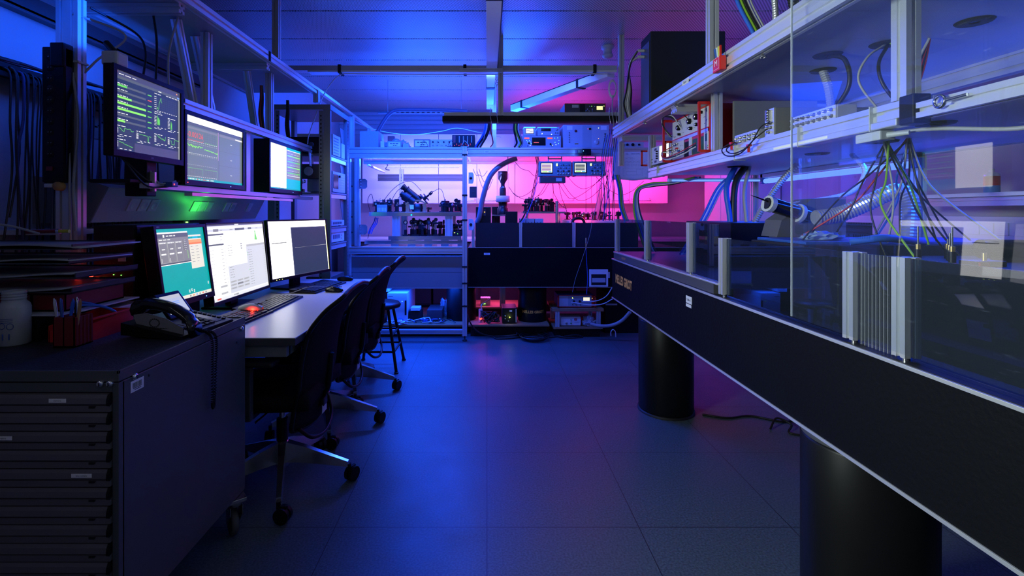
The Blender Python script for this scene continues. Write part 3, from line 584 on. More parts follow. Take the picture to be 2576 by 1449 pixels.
def castor(t, x, y, rot, r=.052):
    Mx = Matrix.Translation((x, y, 0)) @ Matrix.Rotation(R(rot), 4, 'Z'); c = MB()
    def xf(mb): mb.v = [Mx @ v for v in mb.v]; return mb
    c.box((-.045, .045), (-.03, .03), (.155, .169), STEEL, .002); c.lathe([(.022, .13), (.028, .14), (.028, .155)], (0, 0, 0), STEEL, 16)
    for s in (-1, 1): c.prism([(-.02, .132), (.035, .132), (.045, .10), (.055, .052), (.042, .040), (.030, .046), (-.02, .10)], 1, s * .021 - .001, s * .021 + .001, STEEL)
    q = part('castor', xf(c), t, True, 'zinc-plated castor bracket'); w_ = MB()
    w_.lathe([(.012, -.014), (r - .012, -.013), (r - .003, -.012), (r, -.006), (r, .006), (r - .003, .012), (r - .012, .013), (.012, .014)], (.042, 0, r), RUBG, 28, 'y'); w_.lathe([(.001, -.019), (.007, -.018), (.007, .018), (.001, .019)], (.042, 0, r), CHROME, 10, 'y'); w_.lathe([(.018, -.0145), (.018, -.0155), (r - .016, -.0155), (r - .016, -.0145)], (.042, 0, r), GREYD, 24, 'y'); part('wheel', xf(w_), q, True, 'grey rubber wheel')
castor(t, -.958, 1.865, 130); castor(t, -1.88, 1.84, 170); castor(t, -1.0, 1.32, 185); castor(t, -1.88, 1.32, 190)

# ---------------- things on the cabinet
t = thing('wide_neck_bottle', 'empty translucent wide-necked plastic bottle standing on the drawer cabinet', 'bottle', (-1.467, 1.52, CZ1))
m = MB(); m.lathe([(.001, 0), (.035, 0), (.040, .004), (.0405, .115), (.037, .126), (.030, .133), (.029, .138)], (0, 0, 0), POLY, 32); part('body', m, t)
m = MB(); m.lathe([(.0285, .136), (.0285, .141), (.031, .143), (.0285, .146), (.0285, .149), (.031, .151), (.0285, .154), (.0285, .157), (.031, .159), (.0285, .162), (.0285, .167), (.0265, .167), (.0265, .138)], (0, 0, 0), POLY, 32); part('threaded_neck', m, t)
m = MB()
def onbot(u, v, ang0=-85): a = R(ang0) + u / .041; return Vector((.0412 * math.cos(a), .0412 * math.sin(a), v))
for (u, v) in ((-.022, .062), (-.002, .064), (.018, .062)):
    m.tube([onbot(u + .008 * math.cos(k * .6), v + .009 * math.sin(k * .6)) for k in range(12)], .0008, BLUEP, 4, 2)
for v in (.080, .074, .085): m.tube([onbot(u, v) for u in (-.02, -.005, .01, .024)], .0007, BLUEP, 4, 2)
for u in (-.016, 0, .016): m.tube([onbot(u, v) for v in (.022, .03, .04)], .002, BLUEP, 4, 2)
part('printed_marks', m, t, False, 'faint blue printed symbols')
m = MB()
for x0, y0, x1, y1 in ((-.032, -.035, .032, .035),):
    m.box((x0, x1), (y0, y1), (0, .006), REDP)
    for a in (((x0, x0 + .003), (y0, y1)), ((x1 - .003, x1), (y0, y1)), ((x0, x1), (y0, y0 + .003)), ((x0, x1), (y1 - .003, y1)), ((-.002, .002), (y0, y1))): m.box(*a, (0, .092), REDP)
    for k in range(5): m.box((x1, x1 + .0015), (y0 + .006 + k * .014, y0 + .012 + k * .014), (.004, .09), REDP)
t = thing('pen_holder', 'dark red ribbed pen holder full of pens', 'pen holder', (-1.275, 1.51, CZ1)); part('box', m, t)
pens = ((-.02, .0, 12, CBLU, 'thick blue marker pen sticking out of the pen holder'), (-.005, .01, 4, BLK, 'black pen sticking out of the pen holder'), (.02, .0, -6, STEEL, 'silver pen sticking out of the pen holder'), (.018, -.015, 10, WOOD, 'wooden pencil leaning in the pen holder'), (-.03, -.01, -14, PLASG, 'pale capped pen leaning left in the pen holder'), (-.012, -.018, -8, BLUEP, 'slim blue ballpoint pen in the pen holder'))
for x, y_, a, mt, l in pens:
    m = MB(); Mx = Matrix.Translation((-1.275 + x, 1.51 + y_, CZ1 + .008)) @ Matrix.Rotation(R(a), 4, 'Y') @ Matrix.Rotation(R(a * .4), 4, 'X'); m.cyl((0, 0, 0), (0, 0, .125), .004, mt, 8); m.cyl((0, 0, .125), (0, 0, .14), .004, mt, 8, .0015); m.box((.004, .0055), (-.001, .001), (.095, .135), mt); m.v = [Mx @ v for v in m.v]
    solo('pen', m, l, 'pen', 'pens in the red pen holder', org=(-1.275 + x, 1.51 + y_, CZ1 + .008))
t = thing('storage_bin', 'open-fronted red plastic storage bin on the drawer cabinet', 'bin', (-1.345, 1.64, CZ1))
m = MB(); m.box((-.03, .085), (-.09, .10), (0, .004), REDM)
m.prism([(-.10, 0), (.10, 0), (.106, .072), (-.10, .052)], 0, .083, .087, REDM); m.prism([(-.10, 0), (.10, 0), (.106, .072), (-.10, .052)], 0, -.034, -.03, REDM); m.box((-.032, .085), (.098, .102), (0, .07), REDM); m.box((-.032, .085), (-.10, -.096), (0, .035), REDM)
m.box((.082, .094), (-.10, .108), (.066, .072), REDM, .001); part('tub', m, t)
for q, l in ((0, 'blue coiled cable lying in the red bin, left loop'), (1, 'blue coiled cable lying in the red bin, right loop')):
    m = MB(); m.tube([(-1.40 + q * .03, 1.58, .85), (-1.37, 1.60 + q * .02, .93 + q * .01), (-1.31, 1.66, .925), (-1.28, 1.70, .89), (-1.29, 1.72, .85)], .004, CBLU); solo('cable', m, l, 'cable', 'blue cables in the red bin')
t = thing('green_tray', 'low green plastic tray with a clear lid behind the red bin', 'tray', (-1.42, 1.83, CZ1))
m = MB(); m.box((-.07, .08), (-.06, .06), (0, .045), GREENP, .004); part('tray', m, t); m = MB(); m.box((-.085, .085), (-.065, .065), (.046, .066), POLY, .004); part('lid', m, t, False, 'translucent lid')
def crumple(name, c, sx, sy, sz, mt, label, cat, n=9, seed=1):
    rnd = random.Random(seed); bm = bmesh.new(); bmesh.ops.create_icosphere(bm, subdivisions=3, radius=1)
    for v in bm.verts:
        k = 1 + rnd.uniform(-.28, .28); v.co = Vector((v.co.x * sx * k, v.co.y * sy * k, max(-.0, (v.co.z + .55)) * sz * k * .7))
    m = MB(); bm.verts.index_update(); m.add([v.co + Vector(c) for v in bm.verts], [[v.index for v in f.verts] for f in bm.faces], mt); bm.free(); return solo(name, m, label, cat)
FOIL = mat('crinkled_plastic_film', (.55, .57, .6), .18, .5)
crumple('plastic_bag', (-1.24, 1.80, CZ1 + .001), .05, .04, .028, FOIL, 'small crumpled clear plastic bag on the cabinet beside the telephone', 'bag')
m = MB(); m.box((-1.93, -1.42), (1.55, 1.86), (CZ1 + .001, .915), BLK, .004); solo('flat_box', m, 'flat black box under the stack of paper trays', 'box')
m = MB(); m.box((-1.94, -1.33), (1.54, 1.875), (.916, .921), PLASG, .001); solo('cardboard_sheet', m, 'pale board lying between the black box and the red bins', 'board')
for k in range(5):
    m = MB(); x0 = -1.92 + k * .112; m.box((x0, x0 + .108), (1.585, 1.84), (.9225, .927), REDP)
    for a in (((x0, x0 + .003), (1.585, 1.84)), ((x0 + .105, x0 + .108), (1.585, 1.84)), ((x0, x0 + .108), (1.585, 1.588)), ((x0, x0 + .108), (1.837, 1.84))): m.box(*a, (.9225, .975), REDP)
    solo('small_bin', m, ['leftmost', 'second from left', 'middle', 'second from right', 'rightmost'][k] + ' of the small red bins in a row under the paper trays', 'bin', 'small red bins under the paper trays')
TR = mat('smoky_tray_plastic', (.05, .055, .07), .25)
for k in range(4):
    z = .985 + k * .046
    t = thing('paper_tray', ['lowest', 'second lowest', 'second highest', 'topmost'][k] + ' of the stacked smoky paper trays on the cabinet', 'tray', (-1.62, 1.7, z), 0, 'stacked paper trays')
    m = MB(); o = .012 * math.sin(k * 2.1); m.box((-.31 + o, .30 + o), (-.14, .14), (0, .004), TR, .001); m.box((-.31 + o, -.306 + o), (-.14, .14), (0, .016), TR); m.box((.296 + o, .30 + o), (-.14, .14), (0, .018), TR); m.box((-.31 + o, .3 + o), (.136, .14), (0, .016), TR); part('tray', m, t)
    m = MB(); rr = random.Random(k + 3)
    m.grid(lambda u, v: (-.30 + u * (.57 + .02 * k % 3) + o, -.145 + v * .27, .012 + .010 * math.sin(u * 7 + k) * (1 - v) * .6 + .006 * rr.random() * 0), 14, 4, DECKM, .004); part('papers', m, t, False, 'loose sheets of paper')
t = thing('marker_pen', 'red pen with a silver and yellow end lying on the topmost paper tray', 'pen', (-1.45, 1.66, 1.165))
m = MB(); m.cyl((-.11, 0, .012), (-.01, .004, .014), .007, REDP, 10); part('barrel', m, t); m = MB(); m.cyl((-.01, .004, .014), (.0, .004, .014), .009, CHROME, 10); m.cyl((0, .004, .014), (.03, .005, .014), .006, YELP, 10); part('tip', m, t, False, 'silver collar and yellow tip')
m = MB(); m.tube([(-1.80, 1.62, 1.172), (-1.72, 1.62, 1.205), (-1.60, 1.63, 1.20), (-1.50, 1.64, 1.172)], .004, CGRY, 6); solo('cable', m, 'grey cable arching over the topmost paper tray', 'cable')

# ---------------- telephone
t = thing('desk_telephone', 'black desk telephone with lit display on the drawer cabinet', 'telephone', (-1.075, 1.69, CZ1 + .001), 84)
m = MB(); m.prism([(-.11, .006), (.10, .045), (.10, 0), (-.11, 0)], 0, -.02, .155, BLK); m.prism([(-.11, .01), (.10, .05), (.10, .01), (-.11, 0)], 0, -.115, -.022, BLK)
part('base', m, t)
sl = math.atan2(.039, .21); Mk = Matrix.Translation((0, -.11, .0065)) @ Matrix.Rotation(sl, 4, 'X')
m = MB(); m.box((-.018, .153), (.0, .214), (0, .004), GREYD, .001, Mk); part('face_plate', m, t)
m = MB(); Md = Matrix.Translation((.0, .012, .040)) @ Matrix.Rotation(R(52), 4, 'X')
m.box((-.006, .111), (0, .104), (-.012, 0), BLK, .004, Md); d = part('display', m, t); m = MB(); m.box((.006, .099), (.016, .090), (.0005, .001), E['pale'], 0, Md); m.box((.006, .099), (.076, .090), (.0012, .0014), E['lgrey'], 0, Md); m.box((.018, .025), (.058, .065), (.0012, .0014), E['blue'], 0, Md)
for a in (.060, .053): m.box((.03, .078), (a, a + .003), (.0012, .0014), E['blue'], 0, Md)
part('lit_screen', m, d, False, 'lit grey-blue screen')
for r_ in range(4):
    for c_ in range(3): m = MB(); m.box((.005 + c_ * .026, .025 + c_ * .026), (.018 + r_ * .021, .031 + r_ * .021), (.004, .009), BLK, .002, Mk); part('key', m, t)
for r_ in range(7): m = MB(); m.box((.128, .140), (.02 + r_ * .019, .031 + r_ * .019), (.004, .008), BLK, .002, Mk); part('key', m, t)
m = MB(); m.box((.088, .118), (.02, .12), (.004, .0055), BLKG, 0, Mk); part('memo_strip', m, t)
m = MB(); m.lathe([(.016, .004), (.016, .009), (.011, .010), (.010, .008), (.001, .008)], Mk @ Vector((.04, .106, 0)), STEEL, 20); part('navigation_ring', m, t, False, 'silver navigation ring')
m = MB(); arch = [(-.068, -.125, .030), (-.068, -.105, .058), (-.068, -.06, .085), (-.068, -.01, .100), (-.068, .04, .106), (-.068, .08, .098)]
q = catmull(arch, 6); vs = []; n = len(q)
for i, p in enumerate(q):
    t_ = i / (n - 1); wd = .025 + .010 * (abs(t_ - .5) * 2) ** 3; th = .018 + .012 * (abs(t_ - .5) * 2) ** 4
    for k in range(10): a = 2 * math.pi * k / 10; vs.append(p + Vector((wd * math.cos(a), 0, th * math.sin(a) - (th if abs(t_ - .5) > .35 else 0) * .3)))
m.add(vs, [(i * 10 + k, i * 10 + (k + 1) % 10, (i + 1) * 10 + (k + 1) % 10, (i + 1) * 10 + k) for i in range(n - 1) for k in range(10)] + [list(range(10)), list(range((n - 1) * 10, n * 10))], BLKG, True); hs = part('handset', m, t)
m = MB(); m.prism([(-.10, .008), (.06, .03), (.075, .072), (.03, .078), (-.04, .062), (-.10, .032)], 0, -.0925, -.0885, mat('grey_speaker_insert', (.22, .22, .23), .5)); part('speaker_plate', m, t, False, 'grey side plate with a ring of speaker holes')
m = MB()
for k in range(16): a = 2 * math.pi * k / 16; m.lathe([(.001, -.0006), (.0025, -.0004), (.0025, 0)], (-.0928, .0 + .017 * math.cos(a), .047 + .013 * math.sin(a)), BLKM, 6, 'x')
part('speaker_holes', m, t)
m = MB(); pts = [Vector((-1.09, 1.60, CZ1 + .03)), Vector((-1.02, 1.60, CZ1 + .03)), Vector((-.96, 1.625, CZ1 + .02)), Vector((-.924, 1.64, CZ1 - .01)), Vector((-.922, 1.645, .72)), Vector((-.922, 1.645, .60)), Vector((-.922, 1.655, .60)), Vector((-.922, 1.665, .72)), Vector((-.924, 1.665, CZ1 - .01)), Vector((-.96, 1.64, CZ1 + .012)), Vector((-1.02, 1.63, CZ1 + .012))]
base = catmull(pts, 14); coil = []
for i in range(len(base) - 1):
    d = (base[i + 1] - base[i]).normalized(); a_ = Vector((0, 1, 0)) if abs(d.y) < .8 else Vector((1, 0, 0)); u = d.cross(a_).normalized(); v = d.cross(u)
    for k in range(4): an = 2 * math.pi * k / 4; coil.append(base[i].lerp(base[i + 1], k / 4) + (u * math.cos(an) + v * math.sin(an)) * .0045)
m.tube(coil, .0017, BLK, 5, raw=True); solo('coiled_cord', m, 'black coiled telephone cord hanging down the side of the cabinet', 'cord')

# ================================================================ desk
t = thing('desk', 'long pale desk with dark edge under the lower row of screens', 'desk', (-1.2, 2.8, 0))
m = MB(); m.box((-1.70, -.757), (1.935, 3.66), (.717, .747), DESK, .002); part('desktop', m, t, True)
m = MB(); m.box((-1.70, -.7565), (1.9335, 3.662), (.7165, .744), GREYD, .001); part('edge_band', m, t, True, 'dark edge band')
m = MB(); m.box((-1.66, -.80), (1.955, 1.995), (.665, .716), GREY, .002); m.box((-1.66, -.80), (3.60, 3.64), (.665, .716), GREY, .002); m.box((-1.66, -1.62), (1.98, 3.62), (.665, .716), GREY, .002); m.box((-.84, -.80), (1.98, 3.62), (.665, .716), GREY, .002); part('frame', m, t, True)
for x, y_ in ((-1.60, 1.975), (-1.60, 3.62), (-1.0, 3.62), (-1.25, 1.975)): m = MB(); m.box((x - .03, x + .03), (y_ - .02, y_ + .02), (0, .665), GREYD, .003); part('leg', m, t, True)
def keyboard(loc, rz, label, w=.45, d=.155):
    t = thing('keyboard', label, 'keyboard', loc, rz, 'keyboards on the desk')
    m = MB(); m.prism([(-d / 2, 0), (d / 2, 0), (d / 2, .024), (-d / 2, .009)], 0, -w / 2, w / 2, BLK); part('case', m, t)
    sl = math.atan2(.015, d); Mk = Matrix.Translation((0, -d / 2, .0092)) @ Matrix.Rotation(sl, 4, 'X')
    m = MB(); rows = 6; kw = .0178
    for r_ in range(rows):
        x = -w / 2 + .012; cols = 22
        for c_ in range(cols):
            if c_ in (15, 19) and True: x += .006 if c_ == 15 else .006
            if r_ == 0 and 4 <= c_ <= 9:
                if c_ == 4: m.box((x, x + kw * 6 - .002), (.012, .027), (0, .0065), BLK, .001, Mk)
            elif not (r_ == 5 and c_ in (1, 6, 11)): m.box((x, x + kw - .002), (.012 + r_ * .0195, .012 + r_ * .0195 + .0155), (0, .0065), BLK, .001, Mk)
            x += kw
    part('keys', m, t)['kind'] = 'stuff' if False else ''
    return t
def fixkind():
    for o in bpy.data.objects:
        if 'kind' in o and o['kind'] == '': del o['kind']
keyboard((-1.148, 2.215, .7475), 90 - 2, 'black keyboard partly hidden behind the cabinet, nearest the telephone')
keyboard((-1.165, 2.635, .7475), 90 + 1, 'black keyboard in front of the middle white screen', .45, .19)
keyboard((-1.10, 3.22, .7475), 83, 'black keyboard in front of the farthest screen', .46, .17)
def mouse(loc, rz, label, mt, glowm=None):
    t = thing('mouse', label, 'mouse', loc, rz, 'mice on the desk'); m = MB()
    m.grid(lambda u, v: (.029 * math.cos(math.pi * v) * (math.sin(math.pi * (.06 + .88 * u)) ** .5), -.055 + .11 * u, .004 + .032 * math.sin(math.pi * v) ** .7 * (math.sin(math.pi * (.08 + .80 * u)) ** .6)), 14, 12, mt); part('shell', m, t)
    m = MB(); m.lathe([(.007, -.002), (.007, .002)], (0, -.03, .034), RUB, 12, 'x'); m.box((-.0005, .0005), (-.053, -.01), (.030, .0345), BLKM); part('wheel', m, t)
    m = MB(); m.box((-.026, .026), (-.045, .045), (0, .005), glowm or BLK, .002); part('underside', m, t, False, 'glowing red rim' if glowm else None)
    return t
mouse((-1.155, 2.395, .762), 100, 'pale mouse with a glowing red rim on the desk', PLASG, glow('red_mouse_light', (1, .03, .01), 2.5))
mouse((-.955, 3.06, .7475), 80, 'dark corded mouse at the near end of the farthest keyboard', BLKG)
mouse((-1.03, 3.56, .7475), 95, 'black mouse beyond the farthest keyboard', BLK)
m = MB(); m.tube([(-.96, 3.11, .755), (-1.03, 3.06, .78), (-1.1, 3.0, .785), (-1.2, 2.98, .752), (-1.32, 3.0, .75)], .002, CGRY); solo('mouse_cable', m, 'thin cable looping from the corded mouse across the farthest keyboard', 'cable')
point('mouse_red_light', (-1.13, 2.36, .775), .12, (1, .03, .01), .006)

# ================================================================ screens
rs = random.Random(3)
def words(p, u0, v, u1, h, mt, k=5, lay=3):
    x = u0
    while x < u1: l = rs.uniform(.6, 1.4) * (u1 - u0) / k; p.rect(x, v, min(x + l, u1), v + h, mt, lay); x += l + (u1 - u0) / k * .3
def plot(p, u0, v0, u1, v1, fn, mt, wd=.0016, n=40, lay=4): p.line([(u0 + (u1 - u0) * i / n, v0 + (v1 - v0) * fn(i / n)) for i in range(n + 1)], wd, mt, lay)
def monitor(label, loc, rz, w, h, bez, depth, tilt, content, stand=None, dots=None, txt=None, group=None, bm_=None, chin=None):
    t = thing('monitor', label, 'monitor', loc, rz, group); Mx = Matrix.Rotation(R(-tilt), 4, 'X')
    def bld(mb): mb.v = [Mx @ v for v in mb.v]; return mb
    chin = chin or bez; B_ = bm_ or BLK
    m = MB(); m.box((-w / 2, w / 2), (.008, depth), (0, h), B_, .004); m.box((-w / 2, w / 2), (0, .008), (0, chin), B_, .001); m.box((-w / 2, w / 2), (0, .008), (h - bez, h), B_, .001); m.box((-w / 2, -w / 2 + bez), (0, .008), (chin, h - bez), B_, .001); m.box((w / 2 - bez, w / 2), (0, .008), (chin, h - bez), B_, .001); m.box((-w * .28, w * .28), (depth, depth + .03), (h * .2, h * .8), B_, .01); part('housing', bld(m), t)
    m = MB(); sw, sh = w - 2 * bez, h - bez - chin; p = Panel(m, .0075)
    class N:
        def rect(s, a, b, c, d, mt, lay=1): p.rect(-sw / 2 + a * sw, chin + b * sh, -sw / 2 + c * sw, chin + d * sh, mt, lay)
        def line(s, pts, wd, mt, lay=3): p.line([(-sw / 2 + a * sw, chin + b * sh) for a, b in pts], wd, mt, lay)
        def text(s, tx, sz, a, b, mt, lay=4): p.text(tx, sz, -sw / 2 + a * sw, chin + b * sh, mt, lay)
    content(N()); part('screen', bld(m), t, False, 'lit screen')
    if dots:
        m = MB()
        for x, mt in dots: m.box((x - .002, x + .002), (-.001, 0), (chin * .4, chin * .4 + .003), mt)
        part('indicator', bld(m), t)
    if txt: m = MB(); m.text(txt[0], txt[1], Matrix.Translation((txt[2], -.0006, txt[3])) @ Matrix.Rotation(R(90), 4, 'X'), PLASG); part('maker_mark', bld(m), t, False, 'small pale maker lettering')
    if stand:
        m = MB(); m.box((-.04, .04), (depth + .01, depth + .04), (-stand + .006, h * .5), BLK, .004); m.box((-.12, .12), (-.05, .17), (-stand, -stand + .012), BLK, .005); part('stand', m, t)
    return t
def scrA(p):
    W, G, D = E['white'], E['mid'], E['grey']
    p.rect(0, 0, 1, 1, E['teal']); p.rect(0, 0, 1, .045, E['cream'], 2); p.rect(.02, .008, .06, .035, E['dgreen'], 3)
    p.rect(0, .50, .63, .955, W, 2); p.rect(.0, .51, .63, .935, D, 3); p.rect(.0, .875, .63, .93, G, 4); p.rect(.0, .51, .63, .53, G, 4); words(p, .18, .895, .36, .014, W, 3, 5); p.rect(.12, .885, .15, .92, W, 5)
    for c in range(3):
        p.rect(.03 + c * .155, .535, .17 + c * .155, .82, E['lgrey'], 4); p.rect(.035 + c * .155, .538, .165 + c * .155, .80, D, 5); words(p, .045 + c * .155, .80, .15 + c * .155, .012, W, 2, 6); p.rect(.07 + c * .155, .715, .13 + c * .155, .728, W, 6); p.rect(.05 + c * .155, .645, .14 + c * .155, .665, W, 6)
        if c < 2: p.rect(.045 + c * .16, .54, .05 + c * .16, .60, W, 6)
    for k in range(6): p.rect(.505, .82 - k * .027, .58, .838 - k * .027, G, 5); words(p, .515, .826 - k * .027, .57, .006, W, 2, 6)
    for k in range(8): p.rect(.57, .67 - k * .015, .585, .675 - k * .015, E['green'], 5)
    for k in range(3): words(p, .04 + k * .08, .845, .10 + k * .08, .012, W, 1, 5)
    p.rect(.63, .40, .92, .895, E['cream'], 2); p.rect(.63, .84, .92, .87, E['teal'], 3); p.rect(.72, .84, .84, .87, E['cyan'], 4); p.rect(.63, .78, .92, .825, mOr, 3); p.rect(.63, .755, .92, .78, E['orange'], 3)
    for k in range(6): words(p, .66, .72 - k * .045, .72, .006, D, 1, 3); words(p, .77, .72 - k * .045, .83, .006, D, 1, 3)
    for x, y_ in ((.10, .10), (.20, .10), (.94, .13), (.50, .07), (.55, .08), (.6, .06)): p.rect(x, y_, x + .02, y_ + .04, W, 3); p.rect(x + .004, y_ + .012, x + .014, y_ + .03, D, 4)
    for k in range(6): p.rect(.5 + k * .07, .012, .53 + k * .07, .03, [D, E['orange'], E['blue'], D, E['red'], D][k], 3)
mOr = glow('screen_light_orange', (1, .42, .15), .95)
def scrB(p):
    W, G, D, Lg = E['white'], E['mid'], E['grey'], E['lgrey']; sf = glow('screen_soft', (.70, .72, .80), .95)
    p.rect(0, 0, 1, 1, E['soft']); p.rect(0, .978, 1, 1, E['indigo'], 2); p.rect(.45, .983, .52, .994, W, 3); p.rect(0, .95, 1, .978, E['paper'], 2)
    p.rect(0, .905, 1, .935, sf, 2); p.rect(.10, .903, .18, .937, D, 3); p.rect(.45, .905, .62, .937, G, 3); p.rect(.69, .908, .755, .934, G, 3)
    for k in range(5): words(p, .2 + k * .16, .916, .25 + k * .16, .006, D, 1, 3)
    p.rect(0, .855, .25, .875, G, 3); p.rect(.0, .72, .24, .74, G, 3); p.rect(.25, .05, .2525, .68, D, 3)
    for k in range(15): words(p, .19, .80 - k * .045 if k > 1 else .83 - k * .04, .225, .005, D, 1, 3)
    for k in range(12): words(p, .02, .66 - k * .045, .08, .004, Lg, 1, 3)
    plot(p, .28, .76, .58, .90, lambda t: .1 + .15 * t + (.75 if abs(t - .86) < .015 else 0) + .03 * math.sin(40 * t), D, .0007)
    p.line([(.80, .75), (.815, .885), (.845, .745), (.80, .75)], .004, E['dgreen'], 4)
    for k in range(14): w_ = .0025 * (14 - k); p.rect(.823 - w_ * .4, .75 + k * .0095, .823 + w_ * .5, .7595 + k * .0095, E['dgreen'], 4)
    p.rect(.625, .655, 1, .685, Lg, 3); p.rect(.28, .05, .62, .42, sf, 2); p.rect(.62, .05, 1, .655, sf, 2)
    for k in range(10): words(p, .30, .70 - k * .035 if k < 5 else .40 - (k - 5) * .035, .37, .005, D, 2, 3)
    for k in range(3): p.rect(.52, .70 - k * .032, .545, .715 - k * .032, D, 3)
    for k in range(15): words(p, .65, .60 - k * .036, .72, .005, D, 2, 3); (p.rect(.635, .598 - k * .036, .643, .610 - k * .036, E['dgreen'], 3) if k in (1, 2, 8) else None); words(p, .95, .62 - k * .036, .98, .003, Lg, 1, 3)
    for r_ in range(3):
        for c_ in range(3): p.rect(.29 + c_ * .115, .10 + r_ * .045, .39 + c_ * .115, .125 + r_ * .045, D if (r_ == 1 and c_ == 1) else Lg, 3); words(p, .31 + c_ * .115, .11 + r_ * .045, .37 + c_ * .115, .004, D, 1, 4)
    for r_ in range(2): p.rect(.13, .07 + r_ * .09, .235, .095 + r_ * .09, Lg, 3)
    p.rect(0, 0, 1, .038, E['paper'], 2); p.rect(.06, .015, .12, .032, E['red'], 3)
    for k in range(4): p.rect(.33 + k * .02, .012, .343 + k * .02, .034, D, 3)
def scrC(p):
    D = E['grey']; p.rect(0, 0, 1, 1, E['bright']); p.rect(.355, .0, .985, .885, E['indigo'], 2); p.rect(.365, .01, .975, .87, E['navy'], 3); p.rect(.99, .0, 1, .9, E['yellow'], 2)
    for k in range(46): p.rect(.40 + k * .0125, .50 + k * .0003, .4065 + k * .0125, .5055, E['paper'], 4)
    p.rect(.04, .605, .27, .622, D, 3); words(p, .05, .638, .09, .008, D, 1, 3)
    for k in range(7): words(p, .02, .93 - k * .035, .06, .004, D, 1, 3)
def u1(p):
    W, Gr, DG = E['white'], E['green'], E['dgreen']; p.rect(0, 0, 1, 1, E['navy']); p.rect(0, .93, 1, 1, E['indigo'], 2); p.rect(0, .895, 1, .93, E['mid'], 2); p.rect(0, .965, .02, .99, E['red'], 3); words(p, .04, .955, .28, .008, W, 4, 3); p.rect(.62, .905, .67, .915, W, 3); p.rect(.93, .955, .95, .975, mOr, 3)
    p.rect(.74, .875, .985, .895, E['indigo'], 3); words(p, .75, .88, .98, .008, W, 5, 4); p.rect(.945, .90, .985, .925, E['blue'], 4)
    vals = [(.35, 0), (0, 1), (.5, 0), (1, 0), (1, 0), (0, 0), (.28, 0)]
    for k, (f, r_) in enumerate(vals):
        v = .80 - k * .074; p.rect(.0, v, .42, v + .026, E['mid'], 3)
        if f: p.rect(.0, v, .42 * f, v + .026, DG if k == 0 else Gr, 4)
        if r_: p.rect(0, v, .012, v + .026, E['red'], 4)
        words(p, .01, v + .034, .16, .008, W, 4, 3); p.rect(.45, v + .004, .51, v + .018, E['red'] if r_ else DG, 3)
    def pl(u0, v0, u1_, v1, fn, n=30):
        plot(p, u0 + .04, v0, u1_, v1, fn, DG, .0016, n)
        for i in range(6): p.rect(u0, v0 + (v1 - v0) * i / 6, u0 + .03, v0 + (v1 - v0) * i / 6 + .006, W, 3)
        for i in range(max(3, int((u1_ - u0) * 16))): p.rect(u0 + .05 + i * .062, v0 - .025, u0 + .085 + i * .062, v0 - .018, W, 3)
        words(p, u0, v1 + .012, u0 + .13, .008, W, 3, 3); p.rect(u0, v0 - .045, u0 + .012, v0 - .041, DG, 3); words(p, u0 + .015, v0 - .047, u0 + .1, .007, W, 2, 3)
        for i in range(5): p.rect(u0 + .04, v0 + (v1 - v0) * i / 5, u1_, v0 + (v1 - v0) * i / 5 + .0015, E['mid'], 2)
    pl(.55, .66, .95, .84, lambda t: (.1 + .9 * t / .12 * (.6 + .4 * math.sin(60 * t))) if t < .14 else -9 if False else .0) if False else None
    rr = random.Random(5)
    p.line([(.60, .66), (.605, .69), (.61, .66), (.625, .665), (.63, .74), (.645, .78), (.66, .83), (.665, .79), (.675, .76)], .0018, DG, 4)
    for i in range(7): p.rect(.555, .655 + i * .028, .59, .662 + i * .028, W, 3); p.rect(.60, .655 + i * .028, .95, .6565 + i * .028, E['mid'], 2)
    for i in range(9): p.rect(.60 + i * .04, .635, .622 + i * .04, .642, W, 3); p.rect(.60 + i * .04, .65, .6015 + i * .04, .84, E['mid'], 2)
    words(p, .555, .865, .67, .008, W, 3, 3); words(p, .56, .615, .66, .007, W, 2, 3)
    for (a, b, hgt) in ((.60, .44, .13), (.62, .44, .10), (.83, .42, .12)): p.line([(a, b), (a + .006, b + hgt), (a + .012, b), (a + .018, b + hgt * .8), (a + .02, b)], .0022, DG, 4)
    for x in (.555, .78):
        for i in range(7): p.rect(x, .43 + i * .02, x + .035, .436 + i * .02, W, 3)
        for i in range(3): p.rect(x + .05 + i * .06, .405, x + .075 + i * .06, .412, W, 3)
        words(p, x, .59 - (x > .6) * .02, x + .13, .008, W, 3, 3); words(p, x, .385, x + .11, .007, W, 2, 3)
    pl(.0, .215, .24, .29, lambda t: .9 - .8 * abs(math.sin(2.4 * t)) * (t < .35) + .05 * math.sin(20 * t) - .25 * (t > .8)); pl(.28, .185, .50, .27, lambda t: .8 - .1 * t - (.9 if abs(t - .75) < .02 else 0)); pl(.555, .20, .74, .29, lambda t: .8 - .5 * t + .25 * rr.random() + (.5 if t > .95 else 0)); pl(.78, .20, .98, .28, lambda t: .7 if t < .15 else .1 if t < .5 else .95)
    pl(.0, .04, .23, .12, lambda t: .75 - .65 * t + .15 * rr.random())
    p.rect(.255, .0, .97, .12, E['indigo'], 2); p.rect(.975, .0, .985, .88, E['paper'], 4)
